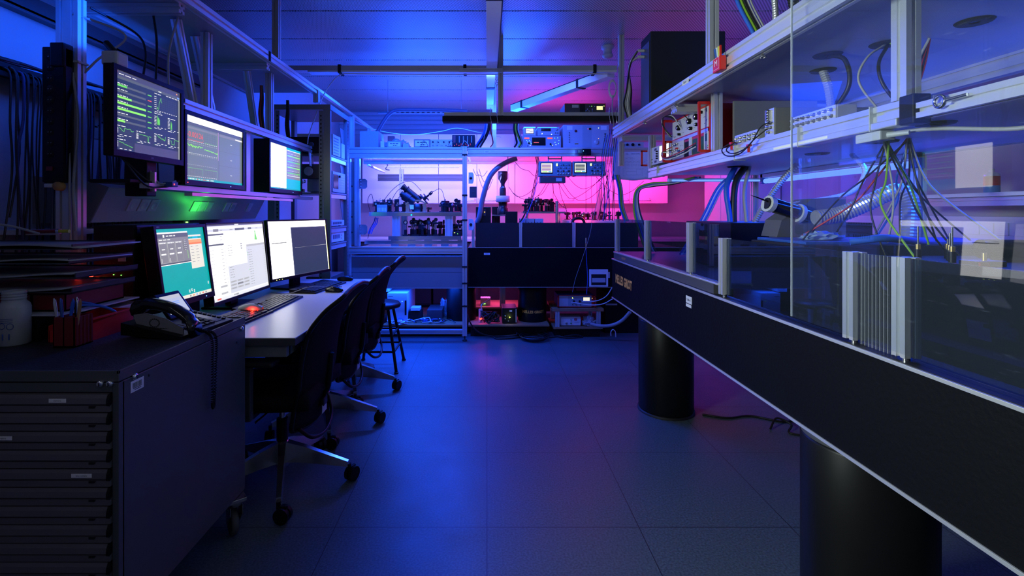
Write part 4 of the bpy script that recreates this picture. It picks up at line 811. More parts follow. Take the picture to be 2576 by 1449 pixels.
def u2(p):
    W, S, M_, DG = E['white'], E['slate'], E['mid'], E['dgreen']; p.rect(0, 0, 1, 1, S); p.rect(0, .905, 1, 1, E['bright'], 2); p.rect(0, .85, 1, .905, M_, 2); p.rect(.0, .80, .5, .83, E['grey'], 3); p.rect(.53, .0, .535, .86, E['indigo'], 3); p.rect(.515, .38, .528, .86, E['lilac'], 3); p.rect(0, .0, 1, .04, E['teal'], 3)
    p.text('-0.00126', .036, .135, .71, E['red'], 4)
    p.line([(.0, .63), (.255, .625), (.262, .66)], .0016, E['red'], 4); p.rect(.54, .80, 1, .84, E['grey'], 3); p.rect(.85, .81, .99, .83, W, 4)
    for y_ in (.21, .40, .60): p.rect(.0, y_, .51, y_ + .003, M_, 3)
    for y_ in (.30, .55): p.rect(.54, y_, 1, y_ + .003, M_, 3)
    rr = random.Random(8)
    plot(p, .01, .45, .255, .56, lambda t: .85 - .5 * t + .35 * t * t + .25 * rr.random() * (1 if rr.random() < .8 else -1), E['green'], .0022, 70); plot(p, .28, .45, .51, .53, lambda t: .7 - .4 * t + .3 * rr.random(), E['green'], .0022, 60); p.rect(.508, .42, .513, .52, DG, 3)
    for (a, b, c, d) in ((.29, .62, .50, .80), (.01, .08, .25, .19), (.29, .07, .50, .19)):
        for i in range(5): p.rect(a, b + (d - b) * i / 5, c, b + (d - b) * i / 5 + .002, M_, 3); p.rect(a + (c - a) * i / 5, b, a + (c - a) * i / 5 + .002, d, M_, 3)
        p.line([(a, d), (c, d), (c, b)] if b < .5 else [(a, b + .01), (c, b), (c, d)], .001, DG, 4)
    for y_ in (.42, .61, .06, .24, .40, .58):
        for i in range(16): p.rect(.012 + i * .031, y_, .028 + i * .031, y_ + .006, W if y_ in (.42, .61, .06) else E['lgrey'], 4)
    for k in (.15, .42, .70): p.rect(.75, k, .785, k + .008, W, 4)
    for k in range(20): p.rect(.01 + k * .022, .012, .022 + k * .022, .03, random.Random(k).choice([W, E['red'], E['cream']]), 5)
def u3(p):
    p.rect(0, 0, 1, 1, E['bright']); p.rect(.50, .0, 1, 1, E['cyan'], 2); p.rect(.50, .26, .985, .94, E['grey'], 3); p.rect(.5, .93, .985, .945, E['white'], 4); p.rect(0, 0, 1, .03, E['teal'], 4)
    for k in range(4): v = .80 - k * .135; p.rect(.53, v, .97, v + .022, E['green'] if k % 2 == 0 else E['dgreen'], 4); words(p, .53, v + .06, .95, .014, E['lgrey'], 6, 4); p.rect(.72, v + .035, .95, v + .045, E['mid'], 4)
    p.rect(.53, .33, .97, .345, E['paper'], 4); words(p, .55, .37, .9, .014, E['lgrey'], 6, 4)
    for k in range(8): p.rect(.25 + k * .03, .008, .27 + k * .03, .024, E['mid'], 5)
GL, GU = 'screens standing on the desk', 'screens mounted above the desk'
monitor('screen with a teal desktop, nearest on the desk', (-1.283, 2.133, .850), 90, .361, .342, .014, .055, 8, scrA, .1025, [(.11, LEDB)], ('NEC', .010, -.155, .336), GL, chin=.024)
monitor('wide white screen full of forms, middle of the desk', (-1.289, 2.617, .797), 90, .603, .398, .008, .05, 6, scrB, .0495, None, None, GL, chin=.016)
monitor('white screen with a large dark window, farthest on the desk', (-1.206, 3.232, .822), 73.6, .606, .378, .010, .05, 6, scrC, .0745, [(-.26, LEDY), (-.235, LEDY), (-.21, LEDY)], None, GL, chin=.018)
monitor('dark blue dashboard screen with green bars, hung above the telephone', (-1.35, 1.976, 1.45), 90, .409, .336, .018, .04, 0, u1, None, None, ('LG', .011, .0, .012), GU, chin=.024)
monitor('grey-green screen showing a red number, middle of the mounted row', (-1.35, 2.46, 1.368), 90, .540, .336, .018, .05, 0, u2, None, [(.12, LEDB), (-.25, LEDR)], None, GU, chin=.024)
monitor('half white, half grey screen, farthest of the mounted row', (-1.35, 3.31, 1.372), 90, .540, .332, .020, .10, 0, u3, None, [(.1, LEDB)], None, GU, chin=.026)
monitor('unseen white screen added left of the camera, above the drawer cabinet', (-1.30, .93, 1.42), 90, .56, .36, .018, .05, 0, scrC, None, None, None, GU, chin=.024)  # added beyond the left edge as a carrier for the side fill
t = thing('computer_tower', 'black computer tower on the desk behind the teal screen', 'computer', (-1.49, 2.18, .7475))
m = MB(); m.box((-.085, .085), (-.22, .22), (.008, .445), BLK, .008); part('case', m, t)
m = MB(); m.box((-.08, .08), (-.226, -.2205), (.015, .44), BLKM, .002); part('front_panel', m, t)
m = MB(); m.box((.02, .05), (-.2285, -.2262), (.30, .317), PLASG); part('sticker', m, t)
m = MB(); m.box((.0, .003), (-.2285, -.226), (.246, .248), LEDG); m.box((.03, .033), (-.2285, -.226), (.244, .246), LEDG); m.box((-.04, -.039), (-.2285, -.226), (.228, .238), LEDG); part('indicator', m, t, False, 'small yellow-green lights')
m = MB(); m.tube([(-1.60, 1.93, .99), (-1.575, 1.92, .985), (-1.55, 1.925, .995), (-1.53, 1.93, 1.02)], .004, LEDR, 6); solo('red_light_strip', m, 'short glowing red light guide beside the computer tower', 'light')
point('red_glow', (-1.57, 1.88, 1.0), .04, (1, .03, .01), .01)

# ---------------- mounting rails, trunking, wall things on the left
def lrail(*a, **k): return rail('mounting_rail', *a, **k)
lrail(1, 2.20, 3.85, -1.375, 1.731, .04, .046, 'slotted aluminium rail running above the two far mounted screens', m_=ALUB)
lrail(1, 1.98, 3.84, -1.385, 1.352, .04, .022, 'pale rail under the mounted screens, the upper of two')
lrail(1, 2.14, 3.25, -1.305, 1.323, .035, .014, 'narrow pale rail under the mounted screens, the lower of two', m_=ALUB)
G3 = 'aluminium uprights behind the mounted screens'
for y_, z0, z1, l in ((2.50, 1.755, 2.15, 'aluminium upright above the middle mounted screen'), (3.22, 1.755, 2.15, 'aluminium upright above the gap between the two far mounted screens'),):
    upright(-1.44, y_, z0, z1, l, group=G3)
for a, c, l in (((-1.46, 2.44, 1.75), (-1.46, 2.30, 2.15), 'slanted aluminium brace above the middle mounted screen'), ((-1.50, 2.66, 1.80), (-1.50, 2.52, 2.15), 'slanted aluminium brace just beyond the upright above the middle mounted screen'), ((-1.50, 3.18, 1.75), (-1.50, 3.05, 2.15), 'slanted aluminium brace above the farthest mounted screen')):
    a, c = Vector(a), Vector(c); d = c - a; m = MB(); m.ext(2, 0, d.length, 0, 0, .035, .035, ALUB); Mx = Matrix.Translation(a) @ d.to_track_quat('Z', 'Y').to_matrix().to_4x4(); m.v = [Mx @ v for v in m.v]; solo('brace', m, l, 'brace', G3, org=a)
m = MB(); m.box((-1.50, -1.37), (3.05, 3.14), (1.335, 1.341), ALU); m.box((-1.44, -1.40), (2.85, 2.90), (1.36, 1.72), ALU, .002); solo('cable_riser', m, 'grey upright arm between the two far mounted screens', 'bracket')
t = thing('tall_post', 'thick aluminium post standing behind the cabinet at the left edge', 'post', (-1.68, 1.98, 0))
m = MB(); m.ext(2, 0, HC - .001, -1.679, 1.978, .088, .044, ALU); part('extrusion', m, t, True)
m = MB(); m.box((-1.70, -1.625), (1.948, 2.0), (1.84, 1.848), PLASG, .001); part('cable_tie', m, t, True)
t = thing('power_strip', 'long black vertical power strip fixed to the thick post', 'power strip', (-1.69, 1.93, 1.36))
m = MB(); m.box((-.045, .045), (-.022, .02), (0, .53), BLK, .006); m.box((-.01, .045), (-.028, .02), (.45, .545), BLK, .006); part('housing', m, t)
for k in range(10): m = MB(); m.lathe([(.001, -.001), (.014, -.001), (.016, .003)], (-.012, -.0225, .49 - k * .042), BLKM, 18, 'y'); m.lathe([(.001, -.003), (.002, -.002)], (-.017, -.024, .49 - k * .042), STEEL, 8, 'y'); m.lathe([(.001, -.003), (.002, -.002)], (-.006, -.024, .49 - k * .042), STEEL, 8, 'y'); part('socket', m, t)
m = MB(); m.box((-.025, .0), (-.026, -.022), (.045, .062), REDP, .001); part('switch', m, t, False, 'red switch')
m = MB(); m.lathe([(.001, -.022), (.017, -.022), (.018, 0)], (-1.672, 1.925, 1.345), mat('amber_cap', (.45, .25, .08), .5), 20, 'y'); m.box((-1.72, -1.69), (1.90, 1.92), (1.34, 1.355), PLASG, .003); solo('plug', m, 'round amber plug hanging below the black power strip', 'plug')
# cable rack on the left wall
t = thing('cable_rack', 'dark cable rack along the top of the hanging cables on the left wall', 'rack', (-1.95, 2.3, 1.80))
m = MB(); m.box((-1.999, -1.90), (1.0, 3.2), (1.80, 1.815), BLKM); m.box((-1.915, -1.90), (1.0, 3.2), (1.78, 1.835), BLKM, .003); part('bracket', m, t, True)
for k in range(3): m = MB(); rr = random.Random(k + 9); m.tube([(-1.91 + rr.uniform(-.02, .02), 1.0 + j * .25, 1.845 + .02 * rr.random() + .01 * math.sin(j * 1.3)) for j in range(9)], .006, CBLK, 6, 4); part('bundled_cable', m, t, True)
rr = random.Random(21); protos = []
for k in range(5):
    m = MB(); z0 = 0; L_ = .62 + .1 * k % .4; m.tube([(0, 0, 0), (.012, .006 * (k - 2), .012), (.022, .01, -.02), (.02, .012 * math.sin(k), -.2), (.02, .02 * math.sin(k * 2), -.4), (.018, .02 * math.cos(k * 3), -L_)], .0032 + .0012 * (k % 3), [CBLK, CBLK, mat('dark_blue_cable', (.03, .04, .12), .5), CBLK, mat('dark_grey_cable', (.08, .08, .1), .5)][k], 6, 4)
    me = mesh('hanging_cable', m); protos.append(me)
for k in range(58):
    o = bpy.data.objects.new('hanging_cable', protos[rr.randrange(5)]); C.objects.link(o); o.location = (-1.915 + rr.uniform(0, .015), 1.93 + k * .0155 + rr.uniform(-.004, .004), 1.80); o.scale = (1, 1, rr.uniform(.8, 1.5))
    q_ = ['slim black', 'medium black', 'slim dark blue', 'thick black', 'slim dark grey'][protos.index(o.data)]; tag(o, q_ + ' cable hanging from the rack on the left wall', 'cable', q_ + ' cables hanging from the rack on the left wall')
m = MB(); m.box((-1.999, -1.93), (1.0, 3.3), (2.09, 2.10), GREYD); m.box((-1.94, -1.93), (1.0, 3.3), (2.08, 2.16), GREYD, .002); m.box((-1.999, -1.80), (1.0, 3.4), (2.24, 2.29), GREYD, .003); solo('cable_tray', m, 'dark cable tray high on the left wall near the ceiling', 'tray')
m = MB(); m.box((-1.999, -1.996), (2.43, 2.62), (1.62, 1.86), mat('faded_poster', (.35, .34, .3), .7)); r3 = random.Random(4)
for k in range(14): y_ = 2.46 + r3.random() * .13; z_ = 1.66 + r3.random() * .16; m.box((-1.996, -1.9955), (y_, y_ + .02), (z_, z_ + .008), BLKM)
solo('poster', m, 'faded printed sheet on the left wall behind the nearest mounted screen', 'poster')
# trunking
t = thing('cable_trunking', 'long grey trunking with sloping face and sockets behind the desk screens', 'trunking', (-1.85, 2.9, 1.198))
S0, S1 = Vector((-1.67, 0, 1.354)), Vector((-1.75, 0, 1.198))
m = MB(); m.prism([(-1.999, 1.198), (-1.75, 1.198), (-1.67, 1.354), (-1.72, 1.37), (-1.999, 1.40)], 1, 2.162, 3.70, PLASG); part('housing', m, t, True)
m = MB(); m.prism([(-1.999, 1.195), (-1.75, 1.195), (-1.668, 1.355), (-1.72, 1.373), (-1.999, 1.403)], 1, 2.154, 2.162, mat('beige_grey_end_plate', (.22, .2, .17), .5), ); part('end_plate', m, t, True)
sd = (S0 - S1).normalized(); nr = Vector((sd.z, 0, -sd.x))
def onslope(u, v, n=0): return S1 + sd * v + nr * n + Vector((0, u, 0))
for g, y0, mt in ((0, 2.33, PLASG), (1, 2.83, GREENP), (2, 3.18, PLASG), (3, 3.48, PLASG)):
    for k in range(3 if g < 2 else 2 if g == 2 else 1):
        m = MB(); Mx = Matrix.Translation(onslope(y0 + k * .072, .06)) @ Matrix(((0, sd.x, nr.x, 0), (1, sd.y, nr.y, 0), (0, sd.z, nr.z, 0), (0, 0, 0, 1)))
        m.box((0, .062), (0, .065), (0, .006), WHT, .002, Mx); m.lathe([(.001, .0065), (.018, .0065), (.020, .0075)], (0, 0, 0), WHT, 16); n_ = len(m.v)
        for q in range(n_ - 48, n_): m.v[q] = Mx @ (m.v[q] + Vector((.031, .032, 0)))
        part('socket', m, t, True, 'pale socket outlet')
point('green_laser_scatter', (-1.64, 2.86, 1.25), .34, (.05, 1, .08), .01)  # point light imitating green laser scatter on the trunking
m = MB(); m.box((-1.80, -1.735), (2.80, 2.86), (1.1725, 1.197), BLK, .003); m.box((-1.735, -1.733), (2.82, 2.84), (1.18, 1.19), LEDG); solo('added_led_box', m, 'small black box added under the green laser scatter on the trunking', 'box')  # made-up source for the green laser light
m = MB(); m.box((-1.999, -1.72), (2.0, 3.7), (1.150, 1.172), PLASG, .003); solo('wall_ledge', m, 'pale ledge on the left wall just below the trunking', 'ledge')
t = thing('support_bracket', 'dark steel bracket holding the nearest mounted screen', 'bracket', (-1.45, 2.0, 1.38))
m = MB(); m.box((-1.48, -1.39), (2.0, 2.06), (1.31, 1.62), BLK, .004); m.box((-1.56, -1.40), (1.92, 2.10), (1.36, 1.375), BLK, .003); m.box((-1.395, -1.37), (2.02, 2.03), (1.33, 1.41), ALUB); part('plate', m, t, True)
for i, (a, b_, mt) in enumerate((((-1.42, 1.90, 1.46), (-1.36, 2.06, 1.35), CBLK), ((-1.44, 1.93, 1.46), (-1.37, 2.14, 1.375), CBLK), ((-1.42, 2.02, 1.47), (-1.36, 2.09, 1.37), CGRY))):
    a, b_ = Vector(a), Vector(b_); mid = (a + b_) / 2 + Vector((.02, -.02, -.05)); m = MB(); m.tube([a, mid, b_, b_ + Vector((.0, .05, .01))], .004, mt, 6); solo('cable', m, ['black', 'second black', 'grey'][i] + ' cable looping below the nearest mounted screen', 'cable', 'cables below the nearest mounted screen')
m = MB(); m.box((-1.37, -1.33), (2.07, 2.11), (1.352, 1.372), BLUEP, .003); m.box((-1.3295, -1.329), (2.08, 2.085), (1.36, 1.365), LEDR); solo('usb_hub', m, 'small blue-lit hub below the nearest mounted screen', 'hub')
# overhead deck on the left
t = thing('overhead_deck', 'long overhead deck with a slotted aluminium front rail above the desk screens', 'deck', (-1.55, 2.4, 2.15))
m = MB(); m.ext(1, .9, 3.74, -1.32, 2.178, .04, .05, ALUB); part('front_rail', m, t, True)
m = MB(); m.box((-1.80, -1.341), (.9, 3.735), (2.156, 2.174), DECKM, .002); part('board', m, t, True)
m = MB(); m.ext(1, .9, 3.74, -1.82, 2.165, .04, .04, ALU); part('rear_rail', m, t, True)
for y_ in (1.2, 2.15, 3.0): m = MB(); m.ext(0, -1.8, -1.34, y_, 2.135, .04, .04, ALU); part('cross_rail', m, t, True)
for y_ in (2.92,): m = MB(); m.box((-1.302, -1.296), (y_, y_ + .02), (2.15, 2.206), BLKM); part('strap', m, t, True)
lrail(1, 3.742, 5.7, -1.315, 2.195, .03, .022, 'thin aluminium rail continuing from the left overhead deck to the back', m_=ALUB)
upright(-1.335, 3.08, 2.204, HC, 'short aluminium post hanging the left overhead deck from the ceiling')
upright(-1.335, 4.80, 1.877, 2.183, 'short aluminium post on the corner of the blue enclosure')
upright(-1.335, 5.5, 1.82, 2.183, 'short aluminium post at the far end of the thin left rail')
upright(-1.335, 3.80, 2.09, 2.183, 'short aluminium post on top of the server rack')
m = MB(); m.tube([(-1.13, 3.80, 2.317), (-1.19, 3.80, 2.27), (-1.27, 3.80, 2.15), (-1.33, 3.79, 1.98), (-1.375, 3.78, 1.84), (-1.385, 3.78, 1.77)], .004, CWHT, 6, 8); solo('cable', m, 'white cable curving down from the crossing duct to the left mounting rail', 'cable')
m = MB(); m.tube([(-1.12, 3.79, 2.318), (-.6, 3.79, 2.313), (0, 3.78, 2.309), (.5, 3.78, 2.318), (.93, 3.78, 2.312)], .004, CWHT, 6, 8); solo('cable', m, 'white cable running along the underside of the crossing duct', 'cable')
for i, pts in enumerate((((-1.66, 1.96, 2.04), (-1.55, 2.1, 2.0), (-1.62, 2.02, 1.86), (-1.66, 1.95, 1.70), (-1.645, 1.93, 1.4), (-1.64, 1.93, 1.1)), ((-1.65, 1.95, 1.80), (-1.62, 1.94, 1.6), (-1.63, 1.93, 1.35), (-1.62, 1.93, 1.17)), ((-1.66, 2.05, 2.1), (-1.58, 2.2, 2.05), (-1.5, 2.15, 1.95), (-1.44, 2.05, 1.80)), ((-1.50, 2.2, 2.14), (-1.47, 2.18, 2.0), (-1.42, 2.1, 1.80)), ((-1.42, 2.25, 2.14), (-1.43, 2.2, 1.95), (-1.40, 2.16, 1.72)))):
    m = MB(); m.tube(pts, .005, [CGRY, CGRY, CBLK, CBLK, CGRY][i], 6, 8); solo('cable', m, ['grey cable hanging down beside the thick post', 'short grey cable beside the thick post', 'black cable draped to the top of the nearest mounted screen', 'black cable dropping from the left overhead deck', 'grey cable dropping from the left overhead deck'][i], 'cable')
m = MB(); m.box((-1.42, -1.36), (1.80, 1.86), (1.787, 1.84), PLASG, .008); m.cyl((-1.39, 1.83, 1.84), (-1.43, 1.84, 1.88), .012, CBLK, 8); solo('power_adapter', m, 'grey power adapter on top of the nearest mounted screen', 'adapter')
for i, (x, y_, z, c_) in enumerate(((-1.40, 3.05, 1.755, REDP), (-1.40, 3.45, 1.755, BLKM))):
    m = MB(); m.tube([(x, y_, z), (x - .01, y_ - .01, z + .1), (x - .01, y_ + .01, z + .2), (x - .005, y_, z + .28)], .010, c_, 8); m.tube([(x + .012, y_, z), (x + .004, y_ - .005, z + .1), (x + .0, y_ + .01, z + .2), (x + .0, y_, z + .28)], .007, CBLK, 8); solo('cable_bundle', m, ['red and black cable bundle hanging above the farthest mounted screen', 'black cable bundle standing on the left mounting rail near the server rack'][i], 'cable')
t = thing('server_rack', 'tall open grey server rack at the end of the desk', 'rack', (-1.44, 4.0, 0))
X0, X1, Y0, Y1_, ZT = -1.68, -1.20, 3.75, 4.26, 2.07
m = MB(); m.box((X0 - .005, X1 + .005), (Y0 - .01, Y1_ + .01), (ZT - .04, ZT), GREY, .003); part('top_panel', m, t, True)
for x0, x1, y0, y1 in ((X1 - .055, X1, Y0, Y0 + .03), (X0, X0 + .055, Y0, Y0 + .03), (X1 - .03, X1, Y1_ - .06, Y1_), (X0, X0 + .03, Y1_ - .06, Y1_)): m = MB(); m.box((x0, x1), (y0, y1), (.0, ZT - .041), GREY, .002); part('post', m, t, True)
for x0 in (X1 - .088, X0 + .058):
    m = MB(); m.box((x0, x0 + .03), (Y0 + .004, Y0 + .008), (.1, ZT - .045), GREY)
    for k in range(60): m.box((x0 + .010, x0 + .020), (Y0 + .003, Y0 + .0038), (.15 + k * .031, .162 + k * .031), BLKM)
    part('mounting_strip', m, t, True, 'strip of square mounting holes')
m = MB()
for k in range(60): m.box((X1 - .0005, X1 + .0004), (Y1_ - .038, Y1_ - .028), (.15 + k * .031, .162 + k * .031), BLKM)
m.box((X1 - .004, X1 + .0002), (Y1_ - .055, Y1_ - .015), (.1, ZT - .06), GREYD); part('mounting_strip', m, t, True)
for z in (1.69, 1.40, 1.13, 1.0, .6, .3): m = MB(); m.box((X0 + .03, X1 - .002), (Y0 + .04, Y1_ - .062), (z - .012, z), GREY, .001); m.ext(1, Y0 + .04, Y1_ - .062, X1 - .016, z - .03, .02, .03, ALUB); part('shelf', m, t, True)
for z in (1.95, 1.66, 1.37): m = MB(); m.prism([(Y1_ - .06, z), (Y1_ - .06, z - .26), (Y1_ - .17, z)], 0, X1 - .032, X1 - .028, GREY); part('gusset', m, t, True)
# ================================================================ chairs
def make_chair(label, loc):
    t = thing('office_chair', label, 'chair', (0, 0, 0), 0, 'black mesh office chairs along the desk')
    m = MB()
    m.lathe([(.001, .20), (.026, .20), (.030, .09), (.024, .075), (.001, .075)], (0, 0, 0), STEEL, 20); base = part('star_base', m, t)
    for k in range(5):
        a = R(2 + 72 * k + 90); d = Vector((math.cos(a), math.sin(a), 0)); s = Vector((-math.sin(a), math.cos(a), 0)); m = MB(); vs = []
        for r_, z0, z1, w_ in ((.02, .105, .195, .021), (.10, .100, .172, .017), (.20, .088, .135, .014), (.30, .074, .098, .012)):
            for (q, z) in ((-1, z0), (1, z0), (.8, z1), (-.8, z1)): vs.append(d * r_ + s * (q * w_) + Vector((0, 0, z)))
        fs = [(i * 4 + j, i * 4 + (j + 1) % 4, (i + 1) * 4 + (j + 1) % 4, (i + 1) * 4 + j) for i in range(3) for j in range(4)] + [(0, 1, 2, 3), (12, 13, 14, 15)]
        m.add(vs, fs, STEEL); part('base_arm', m, base)
        m = MB(); c = d * .305; w_ = Vector((math.cos(a + 1.1), math.sin(a + 1.1), 0)); pr = Vector((-w_.y, w_.x, 0)); cc = c + w_ * .018
        for q in (-1, 1): m.cyl(cc + pr * (q * .012) + Vector((0, 0, .033)) - pr * .008, cc + pr * (q * .012) + Vector((0, 0, .033)) + pr * .008, .032, BLK, 20)
        m.cyl(c + Vector((0, 0, .04)), c + Vector((0, 0, .085)), .009, BLK, 10); m.box((-.02, .02), (-.006, .006), (.045, .068), BLK, .002, Matrix.Translation(cc) @ Matrix.Rotation(a + 1.1, 4, 'Z')); part('castor', m, base, False, 'black twin-wheel castor')
    m = MB(); m.cyl((0, 0, .195), (0, 0, .30), .025, BLK, 16); m.cyl((0, 0, .30), (0, 0, .40), .014, CHROME, 16); part('gas_lift', m, t)
    m = MB(); m.box((-.09, .09), (-.12, .13), (.375, .425), BLK, .012); m.box((-.03, .03), (.10, .20), (.36, .40), BLK, .01); m.tube([(.09, .0, .39), (.16, .0, .385), (.24, -.01, .38)], .005, CHROME); part('mechanism', m, t)
    m = MB(); m.grid(lambda u, v: (-.235 + .47 * u, -.27 + .47 * v, .50 - .02 * (2 * u - 1) ** 2 - .035 * max(0, .25 - v) / .25 - .008 * math.sin(math.pi * v)), 12, 12, FAB, .06); part('seat', m, t)
    prof = [(.30, .155), (.38, .165), (.5, .195), (.6, .205), (.7, .222), (.78, .245), (.85, .285), (.90, .325), (.915, .345)]
    def by(z):
        for (z0, y0), (z1, y1) in zip(prof, prof[1:]):
            if z <= z1: return y0 + (y1 - y0) * (z - z0) / (z1 - z0)
        return prof[-1][1]
    def bk(u, v):
        z = .30 + .615 * v; hw = .235 - .03 * max(0, .3 - v) / .3 - .02 * max(0, v - .85) / .15; x = (2 * u - 1) * hw; cu = (2 * u - 1) ** 2
        return (x, by(z) - .035 * cu * (1 if v < .75 else 1 - (v - .75) * 2.5), z - (.03 * cu * max(0, v - .6) / .4) + .03 * cu * max(0, .25 - v) / .25)
    m = MB(); m.grid(bk, 14, 18, FAB, .012); part('backrest', m, t)
    edge = [bk(0, v / 12) for v in range(13)] + [bk(u / 8, 1) for u in range(1, 9)] + [bk(1, 1 - v / 12) for v in range(1, 13)] + [bk(1 - u / 8, 0) for u in range(1, 8)] + [bk(0, 0)]
    m = MB(); m.tube([Vector(p) + Vector((0, .004, 0)) for p in edge], .010, BLK, 8, 3); part('back_frame', m, t, False, 'rounded black frame around the backrest')
    m = MB(); m.tube([(-.19, .15, .33), (-.13, .185, .27), (0, .20, .245), (.13, .185, .27), (.19, .15, .33)], .008, BLK, 8, 5); m.tube([(-.03, .17, .39), (0, .21, .45), (0, .225, .6)], .014, BLK, 8); part('back_loop', m, t)
    for s in (-1, 1):
        m = MB(); m.box((s * .275 - .04, s * .275 + .04), (-.15, .09), (.625, .648), RUB, .010); m.box((s * .27 - .014, s * .27 + .014), (-.06, -.01), (.40, .625), GREYD, .004); m.box((min(s * .27, s * .09), max(s * .27, s * .09)), (-.055, -.015), (.395, .415), BLK, .004); part('armrest', m, t)
    m = MB(); m.box((-.03, .03), (.192, .194), (.33, .37), PLASG); part('product_sticker', m, t, False, 'small pale sticker')
    t.location = loc; t.rotation_euler = (0, 0, R(-90)); return t
ch = make_chair('black mesh office chair nearest the camera, behind the cabinet', (-.94, 2.25, 0))
dup(ch, (-.945, 2.86, 0), -88, 'black mesh office chair in the middle of the row at the desk')
dup(ch, (-.945, 3.41, 0), -90, 'black mesh office chair farthest along the desk, its back standing highest', scale=(1, 1, 1.02))
t = thing('stool', 'black four-legged stool beyond the farthest office chair', 'stool', (-.87, 3.95, 0))
m = MB(); m.lathe([(.001, .52), (.16, .52), (.175, .50), (.17, .485), (.001, .485)], (0, 0, 0), BLK, 28); part('seat', m, t)
for sx in (-1, 1):
    for sy in (-1, 1): m = MB(); m.tube([(sx * .09, sy * .09, .486), (sx * .17, sy * .17, .012)], .012, BLK, 8, 1); m.cyl((sx * .17, sy * .17, 0), (sx * .172, sy * .172, .014), .017, RUB, 10); part('leg', m, t)
for z, q in ((.16, .148), (.28, .126)):
    for a in (((-q, -q), (q, -q)), ((-q, q), (q, q)), ((-q, -q), (-q, q)), ((q, -q), (q, q))): m = MB(); m.cyl((*a[0], z), (*a[1], z), .009, BLK, 8); part('stretcher', m, t)

# ================================================================ generic instruments: front faces local -Y, standing on z = 0
def knob(m, x, z, r, mt=BLK, d=.012): m.lathe([(.001, -d), (r * .85, -d), (r, -d * .8), (r, 0)], (x, -.0005, z), mt, 12, 'y')
def instrument(name, label, cat, loc, rz, w, h, d, body=INSTR, front=PLASG, disp=(), knobs=(), leds=(), rects=(), texts=(), group=None, feet=True, ears=None, jacks=(), toggles=()):
    t = thing(name, label, cat, loc, rz, group); f = .006 if feet else 0; m = MB(); m.box((-w / 2, w / 2), (.004, d), (f, h), body, .003)
    if feet:
        for sx in (-1, 1):
            for y_ in (.03, d - .03): m.box((sx * w * .4 - .008, sx * w * .4 + .008), (y_ - .008, y_ + .008), (0, f), RUB)
    part('case', m, t)
    m = MB(); m.box((-w / 2 + .001, w / 2 - .001), (0, .0038), (f + .001, h - .001), front, .001); p = Panel(m, 0)
    for (u0, v0, u1, v1, mt) in rects: p.rect(-w / 2 + u0 * w, f + v0 * (h - f), -w / 2 + u1 * w, f + v1 * (h - f), mt, 1)
    for (s_, sz, u, v, mt) in texts: p.text(s_, sz, -w / 2 + u * w, f + v * (h - f), mt, 2)
    part('front_panel', m, t)
    for (u0, v0, u1, v1, mt, *bits) in disp:
        m = MB(); p = Panel(m, 0); a, b_, c, e = -w / 2 + u0 * w, f + v0 * (h - f), -w / 2 + u1 * w, f + v1 * (h - f); m.box((a - .004, c + .004), (-.002, 0), (b_ - .004, e + .004), BLK, .001); p.y = -.002; p.rect(a, b_, c, e, mt, 1)
        for (q0, r0, q1, r1, mt2) in bits: p.rect(a + (c - a) * q0, b_ + (e - b_) * r0, a + (c - a) * q1, b_ + (e - b_) * r1, mt2, 2)
        part('display', m, t, False, 'lit display' if mt in E.values() or mt is LEDY else None)
    for (u, v, r_, mt) in knobs: m = MB(); knob(m, -w / 2 + u * w, f + v * (h - f), r_, mt); part('knob', m, t)
    if jacks:
        for (u, v) in jacks: m = MB(); m.lathe([(.0035, -.012), (.0045, -.012), (.0045, -.004), (.007, -.003), (.007, 0)], (-w / 2 + u * w, 0, f + v * (h - f)), STEEL, 10, 'y'); part('connector', m, t)
    if leds:
        m = MB()
        for (u, v, mt) in leds: x, z = -w / 2 + u * w, f + v * (h - f); m.box((x - .002, x + .002), (-.0015, 0), (z - .002, z + .002), mt)
        part('indicators', m, t, False, 'small coloured lights')
    if ears:
        for s in (-1, 1):
            m = MB(); x0 = s * (w / 2 + .006); e0 = .006; zt, zb = h - .004, f + .004
            m.box((x0 - e0, x0 + e0), (-.045, -.033), (zb, zt), ears, .002); m.box((x0 - e0, x0 + e0), (-.045, .0), (zt - .012, zt), ears, .002); m.box((x0 - e0, x0 + e0), (-.045, .0), (zb, zb + .012), ears, .002); part('handle', m, t, False, 'red handle' if ears is REDM else None)
    return t
rk = random.Random(11)
# ---------------- shelf contents of the server rack, facing the aisle (+X)
RG = 'instruments in the open server rack'
instrument('power_supply', 'pale instrument on the upper shelf of the server rack', 'instrument', (-1.205, 3.93, 1.69), 90, .20, .17, .28, PLASG, PLASG, rects=[(.1, .1 + .14 * k, .75, .15 + .14 * k, GREYD) for k in range(6)], group=RG)
instrument('power_supply', 'small cylinder-fronted module beside the pale instrument on the upper rack shelf', 'instrument', (-1.21, 4.12, 1.69), 90, .10, .13, .2, INSTR, PLASG, group=RG)
instrument('oscilloscope', 'oscilloscope with rows of buttons on the middle shelf of the server rack', 'oscilloscope', (-1.21, 4.01, 1.40), 90, .34, .17, .2, INSTR, INSTR, disp=[(.06, .2, .42, .85, BLKG)], rects=[(.52 + .11 * a, .15 + .13 * b_, .59 + .11 * a, .22 + .13 * b_, PLASG) for a in range(4) for b_ in range(6)], knobs=[(.5, .8, .01, BLK)], group=RG)
instrument('switch_unit', 'flat unit with ports lying on the lower shelf of the server rack', 'instrument', (-1.215, 4.0, 1.13), 90, .34, .05, .2, PLASG, PLASG, rects=[(.1 + .08 * k, .3, .15 + .08 * k, .7, BLK) for k in range(9)], group=RG)
